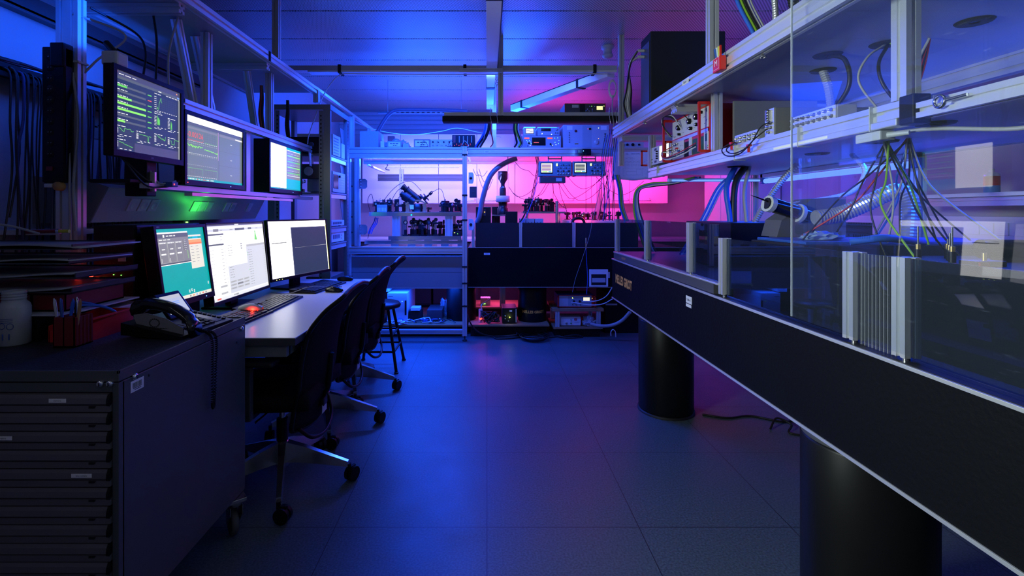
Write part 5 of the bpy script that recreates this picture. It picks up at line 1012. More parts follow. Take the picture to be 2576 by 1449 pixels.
instrument('power_supply', 'pale unit with red switches low in the server rack', 'instrument', (-1.215, 4.0, 1.0), 90, .34, .09, .2, PLASG, WHT, rects=[(.75, .2 + .3 * k, .8, .35 + .3 * k, REDM) for k in range(2)] + [(.1 + .07 * k, .3, .14 + .07 * k, .7, BLK) for k in range(8)], group=RG)
instrument('power_supply', 'dark unit at the bottom of the server rack', 'instrument', (-1.215, 4.0, .6), 90, .34, .14, .2, GREYD, GREYD, group=RG)
instrument('power_supply', 'black amplifier in the front of the server rack above the mounted screens', 'instrument', (-1.42, 3.80, 1.70), 0, .30, .13, .3, BLK, BLK, knobs=[(.7, .5, .02, GREYD)], group=RG)
instrument('power_supply', 'black unit with a round dial in the server rack beside the farthest mounted screen', 'instrument', (-1.42, 3.79, 1.50), 0, .34, .12, .05, BLK, GREYD, knobs=[(.62, .5, .035, PLASG)], group=RG)
t = thing('clamp_stand', 'small chrome clamp assembly at the far end of the mounted screens', 'clamp', (-1.40, 3.66, 1.364))
m = MB(); m.cyl((0, 0, 0), (0, 0, .17), .006, CHROME, 10); part('rod', m, t)
for z, dx in ((.03, .015), (.07, -.012), (.10, .02)): m = MB(); m.box((-.02 + dx, .02 + dx), (-.015, .015), (z, z + .025), STEEL, .005); m.cyl((dx, -.03, z + .012), (dx, .02, z + .012), .006, CHROME, 8); part('clamp', m, t)
m = MB(); m.lathe([(.001, -.02), (.012, -.016), (.016, 0), (.012, .016), (.001, .02)], (.025, -.01, .11), WHT, 14, 'y'); part('ball', m, t)
m = MB(); m.box((-1.356, -1.354), (3.74, 3.835), (1.60, 1.72), PAP); m.v = [v + Vector((.02 * math.sin((v.z - 1.6) * 30), 0, 0)) for v in m.v]; solo('note', m, 'curled white note hanging from the left mounting rail by the server rack', 'paper')

# ================================================================ things on the deck over table 2 (front at Y about 4.85)
YD, ZD_ = 4.86, 1.88
def px_w(a, c, Y): return (c - a) * Y / FPX
W_ = E
instrument('function_generator', 'double signal generator with red digits, under two smaller units on the back deck', 'instrument', (PX(1356.5, 4.9), 4.86, ZD_), 0, .425, .126, .3, PLASG, INSTR,
    disp=[(.33, .22, .63, .82, BLKG, (.1, .3, .5, .4, E['red']))], leds=[(.2 + .02 * k, .6 - .12 * (k % 3), LEDG) for k in range(6)] + [(.85, .8, LEDG), (.92, .82, LEDG), (.95, .6, LEDG), (.86, .45, LEDG), (.88, .25, LEDY), (.94, .35, LEDG), (.28, .2, LEDY), (.8, .2, LEDY)],
    rects=[(.14, .72, .26, .85, E['red']), (.68, .72, .80, .85, E['red']), (.03, .3, .1, .8, PLASG)], knobs=[(.25, .38, .009, BLK), (.75, .3, .009, BLK)], jacks=[(.22, .15), (.78, .15)])
instrument('panel_meter', 'small grey unit with a square lit display standing on the double signal generator', 'instrument', (PX(1332.5, 4.9), 4.90, ZD_ + .127), 0, .117, .095, .12, PLASG, PLASG, disp=[(.18, .25, .82, .80, E['cream'], (.1, .5, .5, .6, E['grey']), (.5, .3, .9, .38, E['grey']))])
instrument('multimeter', 'bench multimeter with two yellow lights standing on the double signal generator', 'instrument', (PX(1380, 4.9), 4.90, ZD_ + .127), 0, .22, .092, .26, INSTR, INSTR, disp=[(.18, .55, .58, .8, BLKG)], leds=[(.2, .2, LEDY), (.21, .24, LEDY), (.63, .12, LEDY), (.64, .16, LEDY)], rects=[(.3 + .07 * k, .28, .34 + .07 * k, .36, PLASG) for k in range(7)], knobs=[(.86, .7, .01, INSTR)], jacks=[(.8, .3), (.9, .3)])
instrument('laser_controller', 'large pale controller with rows of connectors at the right of the back deck', 'instrument', (PX(1473, 4.9), 4.87, ZD_), 0, .455, .236, .3, PLASG, mat('pale_panel', (.42, .45, .5), .5),
    rects=[(.42, .02, .62, .98, INSTR), (.08, .78, .2, .95, WHT), (.82, .78, .95, .95, WHT), (.25, .15, .33, .2, BRASS)], knobs=[(.27, .73, .012, REDP), (.58, .82, .011, BLK), (.72, .24, .022, PLASG)], leds=[(.77, .86, LEDY), (.77, .40, LEDO), (.54, .82, LEDR)],
    jacks=[(.13, .25 + .1 * k) for k in range(5)] + [(.9, .3 + .1 * k) for k in range(4)], toggles=())
instrument('power_supply', 'pale laboratory power supply with two black knobs behind the far end of the heavy rail', 'instrument', (PX(1581, 5.0), 4.9, ZD_), 0, .25, .125, .25, PLASG, PLASG, disp=[(.5, .62, .65, .78, BLKG)], knobs=[(.15, .3, .015, BLK), (.33, .3, .012, BLK), (.55, .3, .015, BLK), (.8, .3, .010, BLK)], leds=[(.7, .85, LEDR)], rects=[(.7, .62, .9, .78, BLUEP)])
instrument('rack_controller', 'red-framed instrument with a yellow-green display on top of the cross beam', 'instrument', (PX(1472, 3.83), 3.83, 2.018), 0, .32, .078, .25, GREYD, GREYD, disp=[(.78, .3, .93, .72, E['yellow'])], rects=[(0, 0, .015, 1, REDM), (.985, 0, 1, 1, REDM), (0, .96, 1, 1, REDM), (.18, .55, .34, .85, PLASG), (.37, .05, .50, .95, BLKM)], knobs=[(.55 + .06 * k, .35 + .3 * (k % 2), .005, STEEL) for k in range(4)], leds=[(.96, .72, LEDY), (.66, .7, LEDG)], jacks=[(.53, .2), (.6, .2), (.68, .2)])
# scopes hung beneath the deck beam
def scope(cx, w, h, z0, label, plotcol, leftcol):
    t = thing('oscilloscope', label, 'oscilloscope', (cx, 4.80, z0), 0, 'oscilloscopes hanging under the deck beam')
    m = MB(); m.box((-w / 2, w / 2), (.0, .13), (0, h), mat('blue_grey_scope_case', (.16, .30, .36), .45), .006); part('case', m, t)
    m = MB(); m.box((-w * .46, -w * .08), (-.004, 0), (h * .18, h * .92), BLK, .002); p = Panel(m, -.004); a, c, b_, e = -w * .44, -w * .10, h * .24, h * .86; p.rect(a, b_, c, e, E['white'], 1); p.rect(a + .006, b_ + .018, c - .012, e - .01, plotcol, 2)
    for k in range(9): p.rect(a + .006, b_ + .018 + k * .0085, c - .012, b_ + .0186 + k * .0085, leftcol, 3); p.rect(a + .006 + k * .012, b_ + .018, a + .0066 + k * .012, e - .01, leftcol, 3)
    p.rect(a + .006, (b_ + e) / 2 + .004, c - .012, (b_ + e) / 2 + .0065, E['yellow'], 4); p.rect(a + .006, (b_ + e) / 2 - .004, c - .012, (b_ + e) / 2 - .0015, E['white'], 4); p.rect(a + .01, b_ + .004, a + .06, b_ + .012, E['green'], 4); p.rect(a + .07, b_ + .004, a + .1, b_ + .012, E['cyan'], 4); part('screen', m, t, False, 'lit screen with a flat trace')
    for r_ in range(4):
        for q in range(5):
            m = MB(); x = w * (.08 + .085 * q); z = h * (.15 + .2 * r_); rad = .008 if r_ in (0, 1) else .005
            knob(m, x, z, rad, [PLASG, BLK, INSTR, REDP][(r_ * 5 + q) % 4] if r_ else STEEL, .010); part('knob', m, t)
    m = MB(); m.box((w * .03, w * .07), (-.003, 0), (h * .70, h * .84), LEDY, .001); part('run_light', m, t, False, 'glowing yellow-green key')
    m = MB(); m.box((-w * .22, -w * .19), (.02, .04), (h, h + .06), INSTR, .002); m.box((w * .19, w * .22), (.02, .04), (h, h + .06), INSTR, .002); m.box((-w * .22, w * .22), (.02, .04), (h + .022, h + .034), INSTR, .002); part('hanger', m, t)
    m = MB(); m.box((-w * .46, -w * .40), (-.002, .1), (-.006, 0), RUB); m.box((w * .40, w * .46), (-.002, .1), (-.006, 0), RUB); part('foot', m, t)
    return t
scope(PX(1397, 4.8), .315, .145, 1.600, 'blue-grey oscilloscope with a pink-lit screen, the left one under the deck beam', E['lilac'], E['lgrey'])
scope(PX(1482.5, 4.8), .325, .140, 1.605, 'blue-grey oscilloscope with a dark gridded screen, the right one under the deck beam', E['mid'], E['lgrey'])
instrument('driver_box', 'dark blue box hanging under the left oscilloscope', 'instrument', (PX(1391, 4.8), 4.80, 1.535), 0, .25, .058, .13, BLUEP, GREYD, rects=[(.62, .25, .85, .8, PLASG)], feet=False)
t = thing('camera_module', 'small black camera with a blue light clipped to the deck beam', 'camera', (PX(1468, 4.73), 4.725, 1.80)); m = MB(); m.box((-.06, .0), (-.02, .04), (.01, .05), GREYD, .006); m.box((-.02, .065), (-.035, .04), (-.01, .055), BLK, .006); part('body', m, t)
m = MB(); m.box((-.012, -.006), (-.037, -.035), (.03, .036), LEDB); part('indicator', m, t, False, 'bright blue light'); m = MB(); m.box((.0, .058), (-.0365, -.035), (-.003, .048), BLKG); part('lens_window', m, t)
point('camera_blue_glow', (PX(1458, 4.68), 4.66, 1.84), .10, (.1, .35, 1), .005)
# ---------------- things on the deck of the blue enclosure
def cbox(name, label, cat, x0px, x1px, ytop, Y, z0, mt, d=.18, extra=None, bev=.003):
    x0, x1 = PX(x0px, Y), PX(x1px, Y); h = PZ(ytop, Y) - z0; t = thing(name, label, cat, ((x0 + x1) / 2, Y, z0)); w = x1 - x0; m = MB(); m.box((-w / 2, w / 2), (0, d), (0, h), mt, bev); part('body', m, t)
    if extra: extra(t, w, h, d)
    return t
def lab(t, w, h, d):
    m = MB(); p = Panel(m, 0); p.rect(-w * .42, h * .2, w * .42, h * .85, PAP, 1); words(p, -w * .3, h * .6, w * .3, h * .1, BLKM, 4, 2); words(p, -w * .1, h * .35, w * .2, h * .08, BLKM, 3, 2); part('label', m, t, False, 'white paper label')
ZT3 = 1.875
cbox('grey_box', 'grey metal box at the left end of the enclosure roof', 'box', 905, 952, 330, 4.85, ZT3, INSTR, .25)
cbox('white_box', 'tiny white box on the enclosure roof left of the labelled box', 'box', 957, 966, 355, 4.80, ZT3, PAP, .06)
cbox('labelled_box', 'low box with a long white label on the enclosure roof', 'box', 974, 1010, 355, 4.80, ZT3, INSTR, .12, lab)
crumple('plastic_bag', (PX(1000, 4.95), 4.98, ZT3 + .001), .12, .05, .09, FOIL, 'crumpled clear plastic bag behind the labelled box on the enclosure roof', 'bag', seed=4)
cbox('red_box', 'small dark red carton behind the labelled box on the enclosure roof', 'box', 975, 992, 342, 5.1, ZT3, REDP, .05)
cbox('small_box', 'small flat pale box between the labelled box and the brown carton', 'box', 1013, 1028, 361, 4.80, ZT3, PLASG, .06)
cbox('carton', 'brown cardboard carton with a white sheet on the enclosure roof', 'box', 1041, 1082, 350, 4.82, ZT3, mat('cardboard', (.40, .26, .16), .8), .16, lab)
instrument('power_supply', 'pale power supply with coiled leads on the enclosure roof', 'instrument', (PX(1110, 4.82), 4.82, ZT3), 0, .215, .088, .2, PLASG, PLASG, knobs=[(.12 + .25 * k, .68, .008, BLK) for k in range(4)], jacks=[(.12 + .2 * k, .25) for k in range(5)])
instrument('amplifier', 'black finned amplifier with red lights at the right end of the enclosure roof', 'instrument', (PX(1166, 4.84), 4.84, ZT3), 0, .225, .135, .25, BLK, BLK, rects=[(.3 + .18 * k, .42, .33 + .18 * k, .92, INSTR) for k in range(4)] + [(.05, .4, .15, .95, REDP)], leds=[(.1 + .1 * k, .2 + .1 * (k % 2), LEDR) for k in range(8)], knobs=[(.2 + .15 * k, .2, .006, REDM) for k in range(5)])
rq = random.Random(30)
for k in range(4):
    m = MB(); x = PX(1060 + k * 34, 4.8); m.tube([(x, 4.79, 1.90), (x + .03, 4.76, 1.94), (x + .07, 4.75, 1.89), (x + .04, 4.76, 1.884), (x - .01, 4.76, 1.886)], .0025, CWHT if k % 2 else CBLK, 5, 6); solo('lead', m, ['black lead looping in front of the brown carton', 'white lead looping below the pale power supply', 'black lead looping at the right of the pale power supply', 'white lead looping in front of the black finned amplifier'][k], 'cable', 'leads on the enclosure roof')
# thick conduit arcing to the ceiling area
m = MB(); m.tube([P(934, 368, 4.9), P(948, 335, 4.9), P(965, 305, 4.9), P(980, 286, 4.9), P(1000, 277, 4.9), P(1050, 276, 4.9), P(1110, 277, 4.9), P(1175, 280, 4.9)], .019, mat('brown_conduit', (.12, .08, .12), .45), 10, 8); solo('conduit', m, 'thick dark conduit arching up from the enclosure roof towards the ceiling', 'conduit')
m = MB(); m.box((PX(950, 5.0), PX(1180, 5.0)), (5.0, 5.03), (PZ(284, 5.0), PZ(281, 5.0)), GREYD); 
for k in range(14): m.box((PX(990 + k * 13, 5.0), PX(996 + k * 13, 5.0)), (4.995, 5.0), (PZ(285, 5.0), PZ(282, 5.0)), WHT)
[m.cyl((PX(x, 5.0), 5.015, PZ(281, 5.0)), (PX(x, 5.0), 5.015, HC), .003, STEEL, 6) for x in (975, 1160)]; solo('cable_ladder', m, 'thin dark cable ladder under the thick conduit', 'cable ladder')
m = MB(); m.tube([P(880, 300, 5.3), P(930, 322, 5.3), P(990, 335, 5.3), P(1050, 338, 5.3), P(1110, 330, 5.3), P(1150, 322, 5.3), P(1200, 332, 5.3), P(1260, 345, 5.3)], .004, CWHT, 6, 8); solo('cable', m, 'long white cable sagging above the enclosure roof', 'cable')
# cable bundle between the decks
for k, (c, xa, xb) in enumerate(((CBLK, 1232, 1214), (CGRY, 1226, 1210), (CBLK, 1229, 1206), (CRED, 1236, 1240), (CBLU, 1222, 1202), (CBLK, 1295, 1300), (CGRN, 1299, 1310), (CBLK, 1302, 1312), (CGRY, 1306, 1314))):
    m = MB(); m.tube([P(xa, 300, 4.6), P(xa - 2, 325, 4.65), P((xa + xb) / 2, 345, 4.7), P(xb, 360, 4.76), P(xb - 6, 370, 4.78)], .010 if c != CRED else .006, c, 6, 6); solo('cable', m, ['black cable, thickest of the bundle dropping behind the cross beam', 'grey cable in the left bundle behind the cross beam', 'black cable at the left of the bundle behind the cross beam', 'red cable dropping behind the cross beam', 'blue cable at the far left of the bundle behind the cross beam', 'black cable, leftmost in the bundle beside the double signal generator', 'green-yellow cable beside the double signal generator', 'black cable closest to the double signal generator', 'grey cable touching the double signal generator'][k], 'cable', 'cables dropping behind the cross beam')
# ================================================================ optics
OPT = mat('black_anodised', (.012, .012, .016), .35, .2); OPTG = mat('optic_glass', (.3, .35, .45), .08, .6)
def optic(kind, h):
    """one small optics mount standing on z = 0; returns a thing at the origin"""
    t = thing('optic_mount', '', 'optic mount', (0, 0, 0)); m = MB(); m.box((-.018, .018), (-.022, .022), (0, .007), OPT, .001); m.cyl((0, 0, .006), (0, 0, .045), .011, OPT, 12); m.cyl((0, 0, .045), (0, 0, h - .012), .0062, STEEL, 10); part('post', m, t)
    m = MB()
    if kind == 0: m.lathe([(.010, -.006), (.016, -.006), (.016, .006), (.010, .006), (.010, -.006)], (0, 0, h + .003), OPT, 18, 'y'); m.lathe([(.001, -.001), (.010, -.001)], (0, 0, h + .003), OPTG, 18, 'y')
    elif kind == 1:
        m.box((-.017, .017), (-.008, .0), (h - .016, h + .020), OPT, .002); m.box((-.017, .017), (.004, .012), (h - .016, h + .020), OPT, .002); m.cyl((.011, .010, h + .012), (.011, .034, h + .012), .005, STEEL, 10); m.cyl((-.011, .010, h - .010), (-.011, .034, h - .010), .005, STEEL, 10); m.lathe([(.001, -.010), (.011, -.010), (.011, -.008)], (-.002, 0, h + .003), OPTG, 16, 'y')
    elif kind == 2: m.box((-.020, .020), (-.02, .03), (h - .018, h + .018), OPT, .003); m.cyl((0, -.02, h), (0, -.035, h), .008, STEEL, 12); m.cyl((0, 0, h + .018), (0, 0, h + .030), .006, STEEL, 10)
    elif kind == 3: m.cyl((-.035, 0, h), (.035, 0, h), .011, OPT, 14); m.cyl((.035, 0, h), (.042, 0, h), .013, OPT, 14); m.box((-.012, .012), (-.014, .014), (h - .014, h + .014), OPT, .002)
    elif kind == 4: m.box((-.026, .026), (-.012, .012), (h - .010, h + .004), OPT, .002); m.box((-.004, .004), (-.006, .006), (h, h + .030), STEEL); m.cyl((0, -.010, h + .024), (0, .010, h + .024), .012, OPT, 14)
    part('mount', m, t); return t
KN = ['ring mount', 'mirror mount with thumbscrews', 'square block mount', 'short lens tube', 'cross-shaped mount']
PR = {}
ro = random.Random(77)
def optics(n, xr, yr, z, hr, label, group, mt=None, S=1.4):
    for i in range(n):
        k = ro.randrange(5); h = ro.choice(hr); key = (k, h); x = xr[0] + (xr[1] - xr[0]) * (i + .5 + ro.uniform(-.3, .3)) / n; y = ro.uniform(*yr); rz = ro.choice((0, 45, 90, -30, 180, 20)); lb = label.replace('#', KN[k])
        g = group + ', ' + KN[k] + 's'
        if key not in PR: PR[key] = optic(k, h); t = PR[key]; t.location = (x, y, z); t.rotation_euler = (0, 0, R(rz)); t['label'] = lb; t['group'] = g; t.scale = (S,) * 3
        else: dup(PR[key], (x, y, z), rz, lb, g, S)
# ---------------- enclosure interior: two breadboards
ZU, ZL = 1.248, 1.005
t = thing('raised_breadboard', 'steel breadboard raised on pillars inside the blue enclosure', 'breadboard', (-.75, 5.2, ZU - .04))
m = MB(); m.box((-1.20, -.255), (4.98, 5.6), (ZU - .042, ZU - .001), STEEL, .001); part('board', m, t, True)
for x in (-.93, -.39): m = MB(); m.ext(2, ZL, ZU - .043, x, 5.05, .08, .08, ALUB); part('pillar', m, t, True)
for x in (-.93, -.39): m = MB(); m.ext(2, ZL, ZU - .043, x, 5.5, .08, .08, ALUB); part('pillar', m, t, True)
m = MB()
m.box((-1.0, -.26), (4.96, 5.6), (.965, 1.004), STEEL, .001)
for k in range(5): m.box((-.98 + k * .17, -.90 + k * .17), (5.0, 5.5), (.872, .964), STEEL)
solo('breadboard', m, 'lower steel breadboard on blocks inside the blue enclosure', 'breadboard')
optics(11, (-1.15, -.86), (5.02, 5.3), ZU, (.05, .06, .075), 'small black # at the left on the raised breadboard', 'left end of the raised breadboard')
optics(4, (-.84, -.62), (5.1, 5.4), ZU, (.04, .05), 'low black # under the tilted lens assembly', 'under the tilted lens assembly', S=1)
optics(12, (-.50, -.27), (5.02, 5.35), ZU, (.05, .065, .08), 'small black # at the right on the raised breadboard', 'right end of the raised breadboard')
optics(20, (-.84, -.46), (4.99, 5.35), ZL, (.065, .08, .095), 'black # on the lower breadboard between the two pillars', 'lower breadboard between the pillars')
optics(4, (-.34, -.26), (5.0, 5.2), ZL, (.065, .08), 'black # on the lower breadboard right of the right pillar', 'lower breadboard beside the right pillar')
t = thing('power_block', 'grey block with ribbed front among the optics at the left of the raised breadboard', 'instrument', (PX(960, 5.0), 5.0, ZU))
m = MB(); m.box((-.05, .05), (0, .08), (0, .075), INSTR, .003); [m.box((-.04 + k * .015, -.032 + k * .015), (-.003, 0), (.01, .045), WHT) for k in range(6)]; m.box((-.02, .03), (.0, .06), (.075, .1), OPT, .004); part('body', m, t)
# tilted lens assembly
t = thing('lens_assembly', 'large tilted optical assembly of cylinders on a steel bracket in the blue enclosure', 'optical assembly', (PX(1045, 5.15), 5.15, ZU))
m = MB(); m.box((-.10, .10), (-.05, .10), (0, .004), STEEL); m.prism([(-.10, .08), (-.06, .125), (.05, .13), (.12, .095), (.12, .085), (.04, .112), (-.05, .105), (-.09, .075)], 1, -.05, .06, STEEL); m.box((.085, .12), (-.04, .05), (0, .09), STEEL, .002); m.box((-.10, -.06), (-.03, .05), (0, .10), STEEL, .003); m.lathe([(.03, 0), (.055, .0), (.055, .085), (.03, .085)], (.02, .0, 0), OPT, 24); part('bracket', m, t)
def tiltcyl(p0, ang, segs, mt):
    m = MB(); d = Vector((math.cos(R(ang)), 0, math.sin(R(ang)))); p = Vector(p0)
    for L_, r_ in segs: q = p + d * L_; m.cyl(p, q, r_, mt, 20); p = q
    return m
part('barrel', tiltcyl((.05, 0, .12), 141, ((.05, .038), (.13, .033), (.01, .042), (.03, .028), (.02, .034)), OPT), t)
part('barrel', tiltcyl((-.01, -.02, .10), 145, ((.06, .042), (.07, .05), (.02, .036), (.02, .026)), OPT), t)
part('flange', tiltcyl((.085, 0, .135), 38, ((.012, .065), (.02, .02), (.01, .045), (.03, .010)), OPT), t)
m = MB()
for k in range(4): m.cyl((.13 + .012 * k, -.01, .175 + .018 * (k % 2)), (.165 + .008 * k, -.01, .20 + .02 * (k % 2)), .005, OPT, 8); m.cyl((.12, -.01, .165), (.17, -.01, .20), .006, OPT, 8)
part('fittings', m, t)
m = MB(); m.box((-.05, -.01), (-.052, -.05), (.03, .075), PAP); part('tag', m, t, False, 'small white tag')
def cable(pts, r, mt, label, group=None, n=7, name='cable'): m = MB(); m.tube(pts, r, mt, 6, n); return solo(name, m, label, 'cable', group)
GE = 'thin black cables inside the blue enclosure'
for pts, l in (([P(932, 535, 5.1), P(925, 505, 5.1), P(933, 488, 5.1), P(938, 500, 5.1), P(938, 520, 5.1)], 'thin black cable looping at the left edge of the enclosure opening'),
    ([P(965, 505, 5.1), P(985, 480, 5.1), P(1008, 462, 5.1), P(1035, 457, 5.1), P(1060, 480, 5.1)], 'thin black cable arching over the tilted lens assembly'),
    ([P(1003, 530, 5.1), P(998, 508, 5.1), P(1010, 492, 5.1), P(1030, 500, 5.1), P(1045, 520, 5.1)], 'thin black cable looping left of the tilted lens assembly'),
    ([P(1090, 482, 5.1), P(1105, 475, 5.1), P(1113, 482, 5.1), P(1118, 500, 5.1), P(1124, 520, 5.1)], 'thin black cable falling right of the round flange'),
    ([P(975, 533, 5.1), P(985, 505, 5.1), P(1000, 480, 5.1), P(1018, 470, 5.1)], 'thin black cable rising behind the grey ribbed block'),
    ([P(925, 600, 5.0), P(932, 575, 5.0), P(942, 555, 5.0), P(945, 545, 5.0)], 'black cable rising from the lower breadboard at far left'),
    ([P(1145, 560, 5.0), P(1155, 570, 5.0), P(1150, 585, 5.0), P(1153, 598, 5.0)], 'thin black cable at the right of the lower breadboard'),): cable(pts, .0028, CBLK, l, GE)
for k, dx in enumerate((0, 4, 8)): cable([P(926 + dx, 588, 5.05), P(931 + dx, 575, 5.05), P(940 + dx, 562, 5.05), P(943 + dx, 548, 5.05)], .005, CBLU, ['leftmost', 'middle', 'rightmost'][k] + ' thick blue cable at the left of the lower breadboard', 'thick blue cables of the enclosure')
m = MB(); m.cyl(P(925, 415, 5.0), P(968, 433, 5.35), .012, WHT, 12); solo('lamp_tube', m, 'short white tube slanting in the top left corner of the enclosure opening', 'lamp')
for k in range(1): optics(1, (-.96, -.95), (5.0, 5.01), 1.62, (.04,), 'inverted #', 'x') if False else None
m = MB(); m.tube([P(965, 405, 5.3), P(975, 415, 5.3), P(970, 425, 5.3), P(980, 428, 5.3)], .006, CBLK); m.cyl(P(968, 420, 5.3), P(1155, 420, 5.3), .005, STEEL, 8); solo('conduit', m, 'thin steel conduit running under the roof inside the enclosure', 'conduit')
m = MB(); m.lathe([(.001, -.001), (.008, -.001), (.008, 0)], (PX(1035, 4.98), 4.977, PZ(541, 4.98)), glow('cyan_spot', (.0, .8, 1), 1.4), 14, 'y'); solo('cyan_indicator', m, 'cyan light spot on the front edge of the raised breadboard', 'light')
m = MB(); m.box((PX(1138, 5.0), PX(1160, 5.0)), (5.0, 5.04), (ZL, ZL + .045), OPT, .003); m.box((PX(1142, 5.0), PX(1145, 5.0)), (4.998, 5.0), (ZL + .03, ZL + .034), LEDY); m.box((PX(1150, 5.0), PX(1152, 5.0)), (4.998, 5.0), (ZL + .02, ZL + .023), LEDG); solo('driver_box', m, 'small black electronics box with green lights right of the right pillar', 'instrument')
m = MB(); m.box((PX(1145, 5.3), PX(1160, 5.3)), (5.0, 5.06), (ZU, ZU + .010), REDM, .001); solo('red_bar', m, 'flat red bar at the right end of the raised breadboard', 'bar')

# ---------------- table 2 equipment
t = thing('lens_tower', 'upright glass and black lens tower with a white ring on the back table', 'optical assembly', (PX(1265, 5.2), 5.2, .9))
m = MB(); m.box((-.10, .12), (-.06, .06), (.235, .245), STEEL, .002); m.lathe([(.05, .246), (.05, .30), (.04, .305), (.04, .345), (.062, .35)], (0, 0, 0), OPT, 24); part('lower_barrel', m, t)
for s in (-1, 1):
    m = MB(); m.box((s * .09 - .012, s * .09 + .012), (-.03, .03), (0, .235), OPT, .003); part('leg', m, t)
m = MB(); m.lathe([(.062, .35), (.064, .35), (.064, .40), (.06, .40)], (0, 0, 0), WHT, 28); part('ring', m, t, False, 'white ring')
m = MB(); m.lathe([(.060, .40), (.060, .585), (.054, .585), (.054, .40)], (0, 0, 0), GLASS, 28); part('glass_cylinder', m, t, False, 'clear glass cylinder')
m = MB(); m.lathe([(.03, .40), (.03, .46), (.018, .48), (.018, .50), (.045, .54), (.045, .60), (.001, .60)], (0, 0, 0), OPT, 24); m.cyl((.045, 0, .60), (.045, 0, .72), .006, STEEL, 8); part('plunger', m, t); t.scale = (1.15, 1.15, 1.3)
m = MB(); m.tube([P(1300, 398, 4.95), P(1275, 408, 4.95), P(1252, 422, 4.95), P(1235, 440, 4.95), P(1225, 462, 4.95), P(1218, 485, 4.95), P(1212, 510, 4.95), P(1206, 545, 4.95), P(1200, 560, 4.98)], .026, mat('smooth_hose', (.22, .24, .28), .3, .2), 12, 8); solo('hose', m, 'thick smooth hose curving down from the deck to the back table', 'hose')
m = MB(); m.box((PX(1197, 4.98), PX(1235, 4.98)), (4.98, 5.1), (.905, 1.30), OPT, .005); m.box((PX(1216, 4.98), PX(1222, 4.98)), (4.976, 4.98), (1.21, 1.28), GREYD); m.box((PX(1218, 4.97), PX(1220, 4.97)), (4.972, 4.976), (1.244, 1.252), LEDO); solo('black_housing', m, 'tall black housing with a tiny orange light beside the hose on the back table', 'instrument')
cbox('black_box', 'black box between the orange-lit housing and the lens tower', 'box', 1238, 1258, 520, 5.3, .9, OPT)
cbox('black_box', 'black box at the right foot of the lens tower', 'box', 1272, 1302, 532, 5.0, .9, OPT)
t = thing('small_breadboard', 'blue-lit breadboard raised on posts in the middle of the back table', 'breadboard', (PX(1375, 5.1), 5.1, .9))
m = MB(); m.box((-.25, .19), (-.05, .2), (.335, .352), STEEL, .002); part('board', m, t)
for x in (-.2, .13): m = MB(); m.cyl((x, 0, 0), (x, 0, .335), .014, STEEL, 12); part('leg', m, t)
optics(9, (PX(1318, 5.1), PX(1395, 5.1)), (5.08, 5.25), 1.2525, (.05, .065, .08), 'black # on the small raised breadboard', 'small raised breadboard on the back table')
m = MB(); m.cyl((PX(1401, 5.0), 5.0, .9), (PX(1401, 5.0), 5.0, PZ(506, 5.0)), .016, STEEL, 14); solo('steel_post', m, 'thick steel post right of the small raised breadboard', 'post')
m = MB(); m.box((PX(1381, 5.1), PX(1396, 5.1)), (5.15, 5.2), (1.2525, 1.36), OPT, .004); m.cyl(P(1396, 519, 5.17), P(1420, 519, 5.17), .006, STEEL, 8); solo('camera_module', m, 'tall black camera block on the right end of the small raised breadboard', 'camera')
for x0, x1, l in ((1308, 1323, 'leftmost'), (1324, 1345, 'middle'), (1346, 1368, 'rightmost')):
    cbox('power_module', l + ' of three low white modules on the back table behind the dark panels', 'instrument', x0, x1 - 1, 550, 4.95, 1.10, PLASG, .12, lambda t, w, h, d: [part('marking', (lambda mm: (Panel(mm, 0).line([(-w * .3, h * .6), (-w * .05, h * .35), (w * .25, h * .6)], .004, BLKM, 1), mm)[1])(MB()), t)])['group'] = 'white modules on the back table'
m = MB(); m.box((PX(1305, 4.95), PX(1372, 4.95)), (4.95, 5.15), (.9, 1.099), OPT, .003); solo('black_box', m, 'long black box carrying the three low white modules', 'box')
m = MB(); m.box((.83, 1.42), (5.02, 5.42), (.9, 1.165), mat('pale_red_lit_box', (.6, .6, .62), .5), .003); m.box((.84, 1.41), (5.018, 5.02), (1.135, 1.155), PAP); solo('instrument_crate', m, 'long low pale crate glowing red under the small optics on the back table', 'crate')
optics(16, (.86, 1.40), (5.05, 5.38), 1.1655, (.045, .06), 'small # lit red on the long pale crate', 'optics lit red on the pale crate', S=1.1)
m = MB(); m.box((.80, 1.5), (5.45, 5.46), (.905, 1.29), PLUM); solo('screen_plate', m, 'upright pale plate behind the red-lit optics', 'plate')
m = MB(); m.tube([P(1439, 620, 4.9), P(1440, 562, 4.9), P(1447, 550, 4.9), P(1460, 549, 4.9), P(1470, 562, 4.9), P(1471, 620, 4.9)], .014, CBLK, 8); solo('hose', m, 'short dark hose arching above the right end of the middle dark panel', 'hose')
point('red_laser_glow', (1.0, 4.98, 1.19), 1.2, (1, .03, .05), .02)
t = thing('optical_table', 'black optical table in the far right corner beyond the long one', 'table', (2.3, 5.6, 0)) if False else None
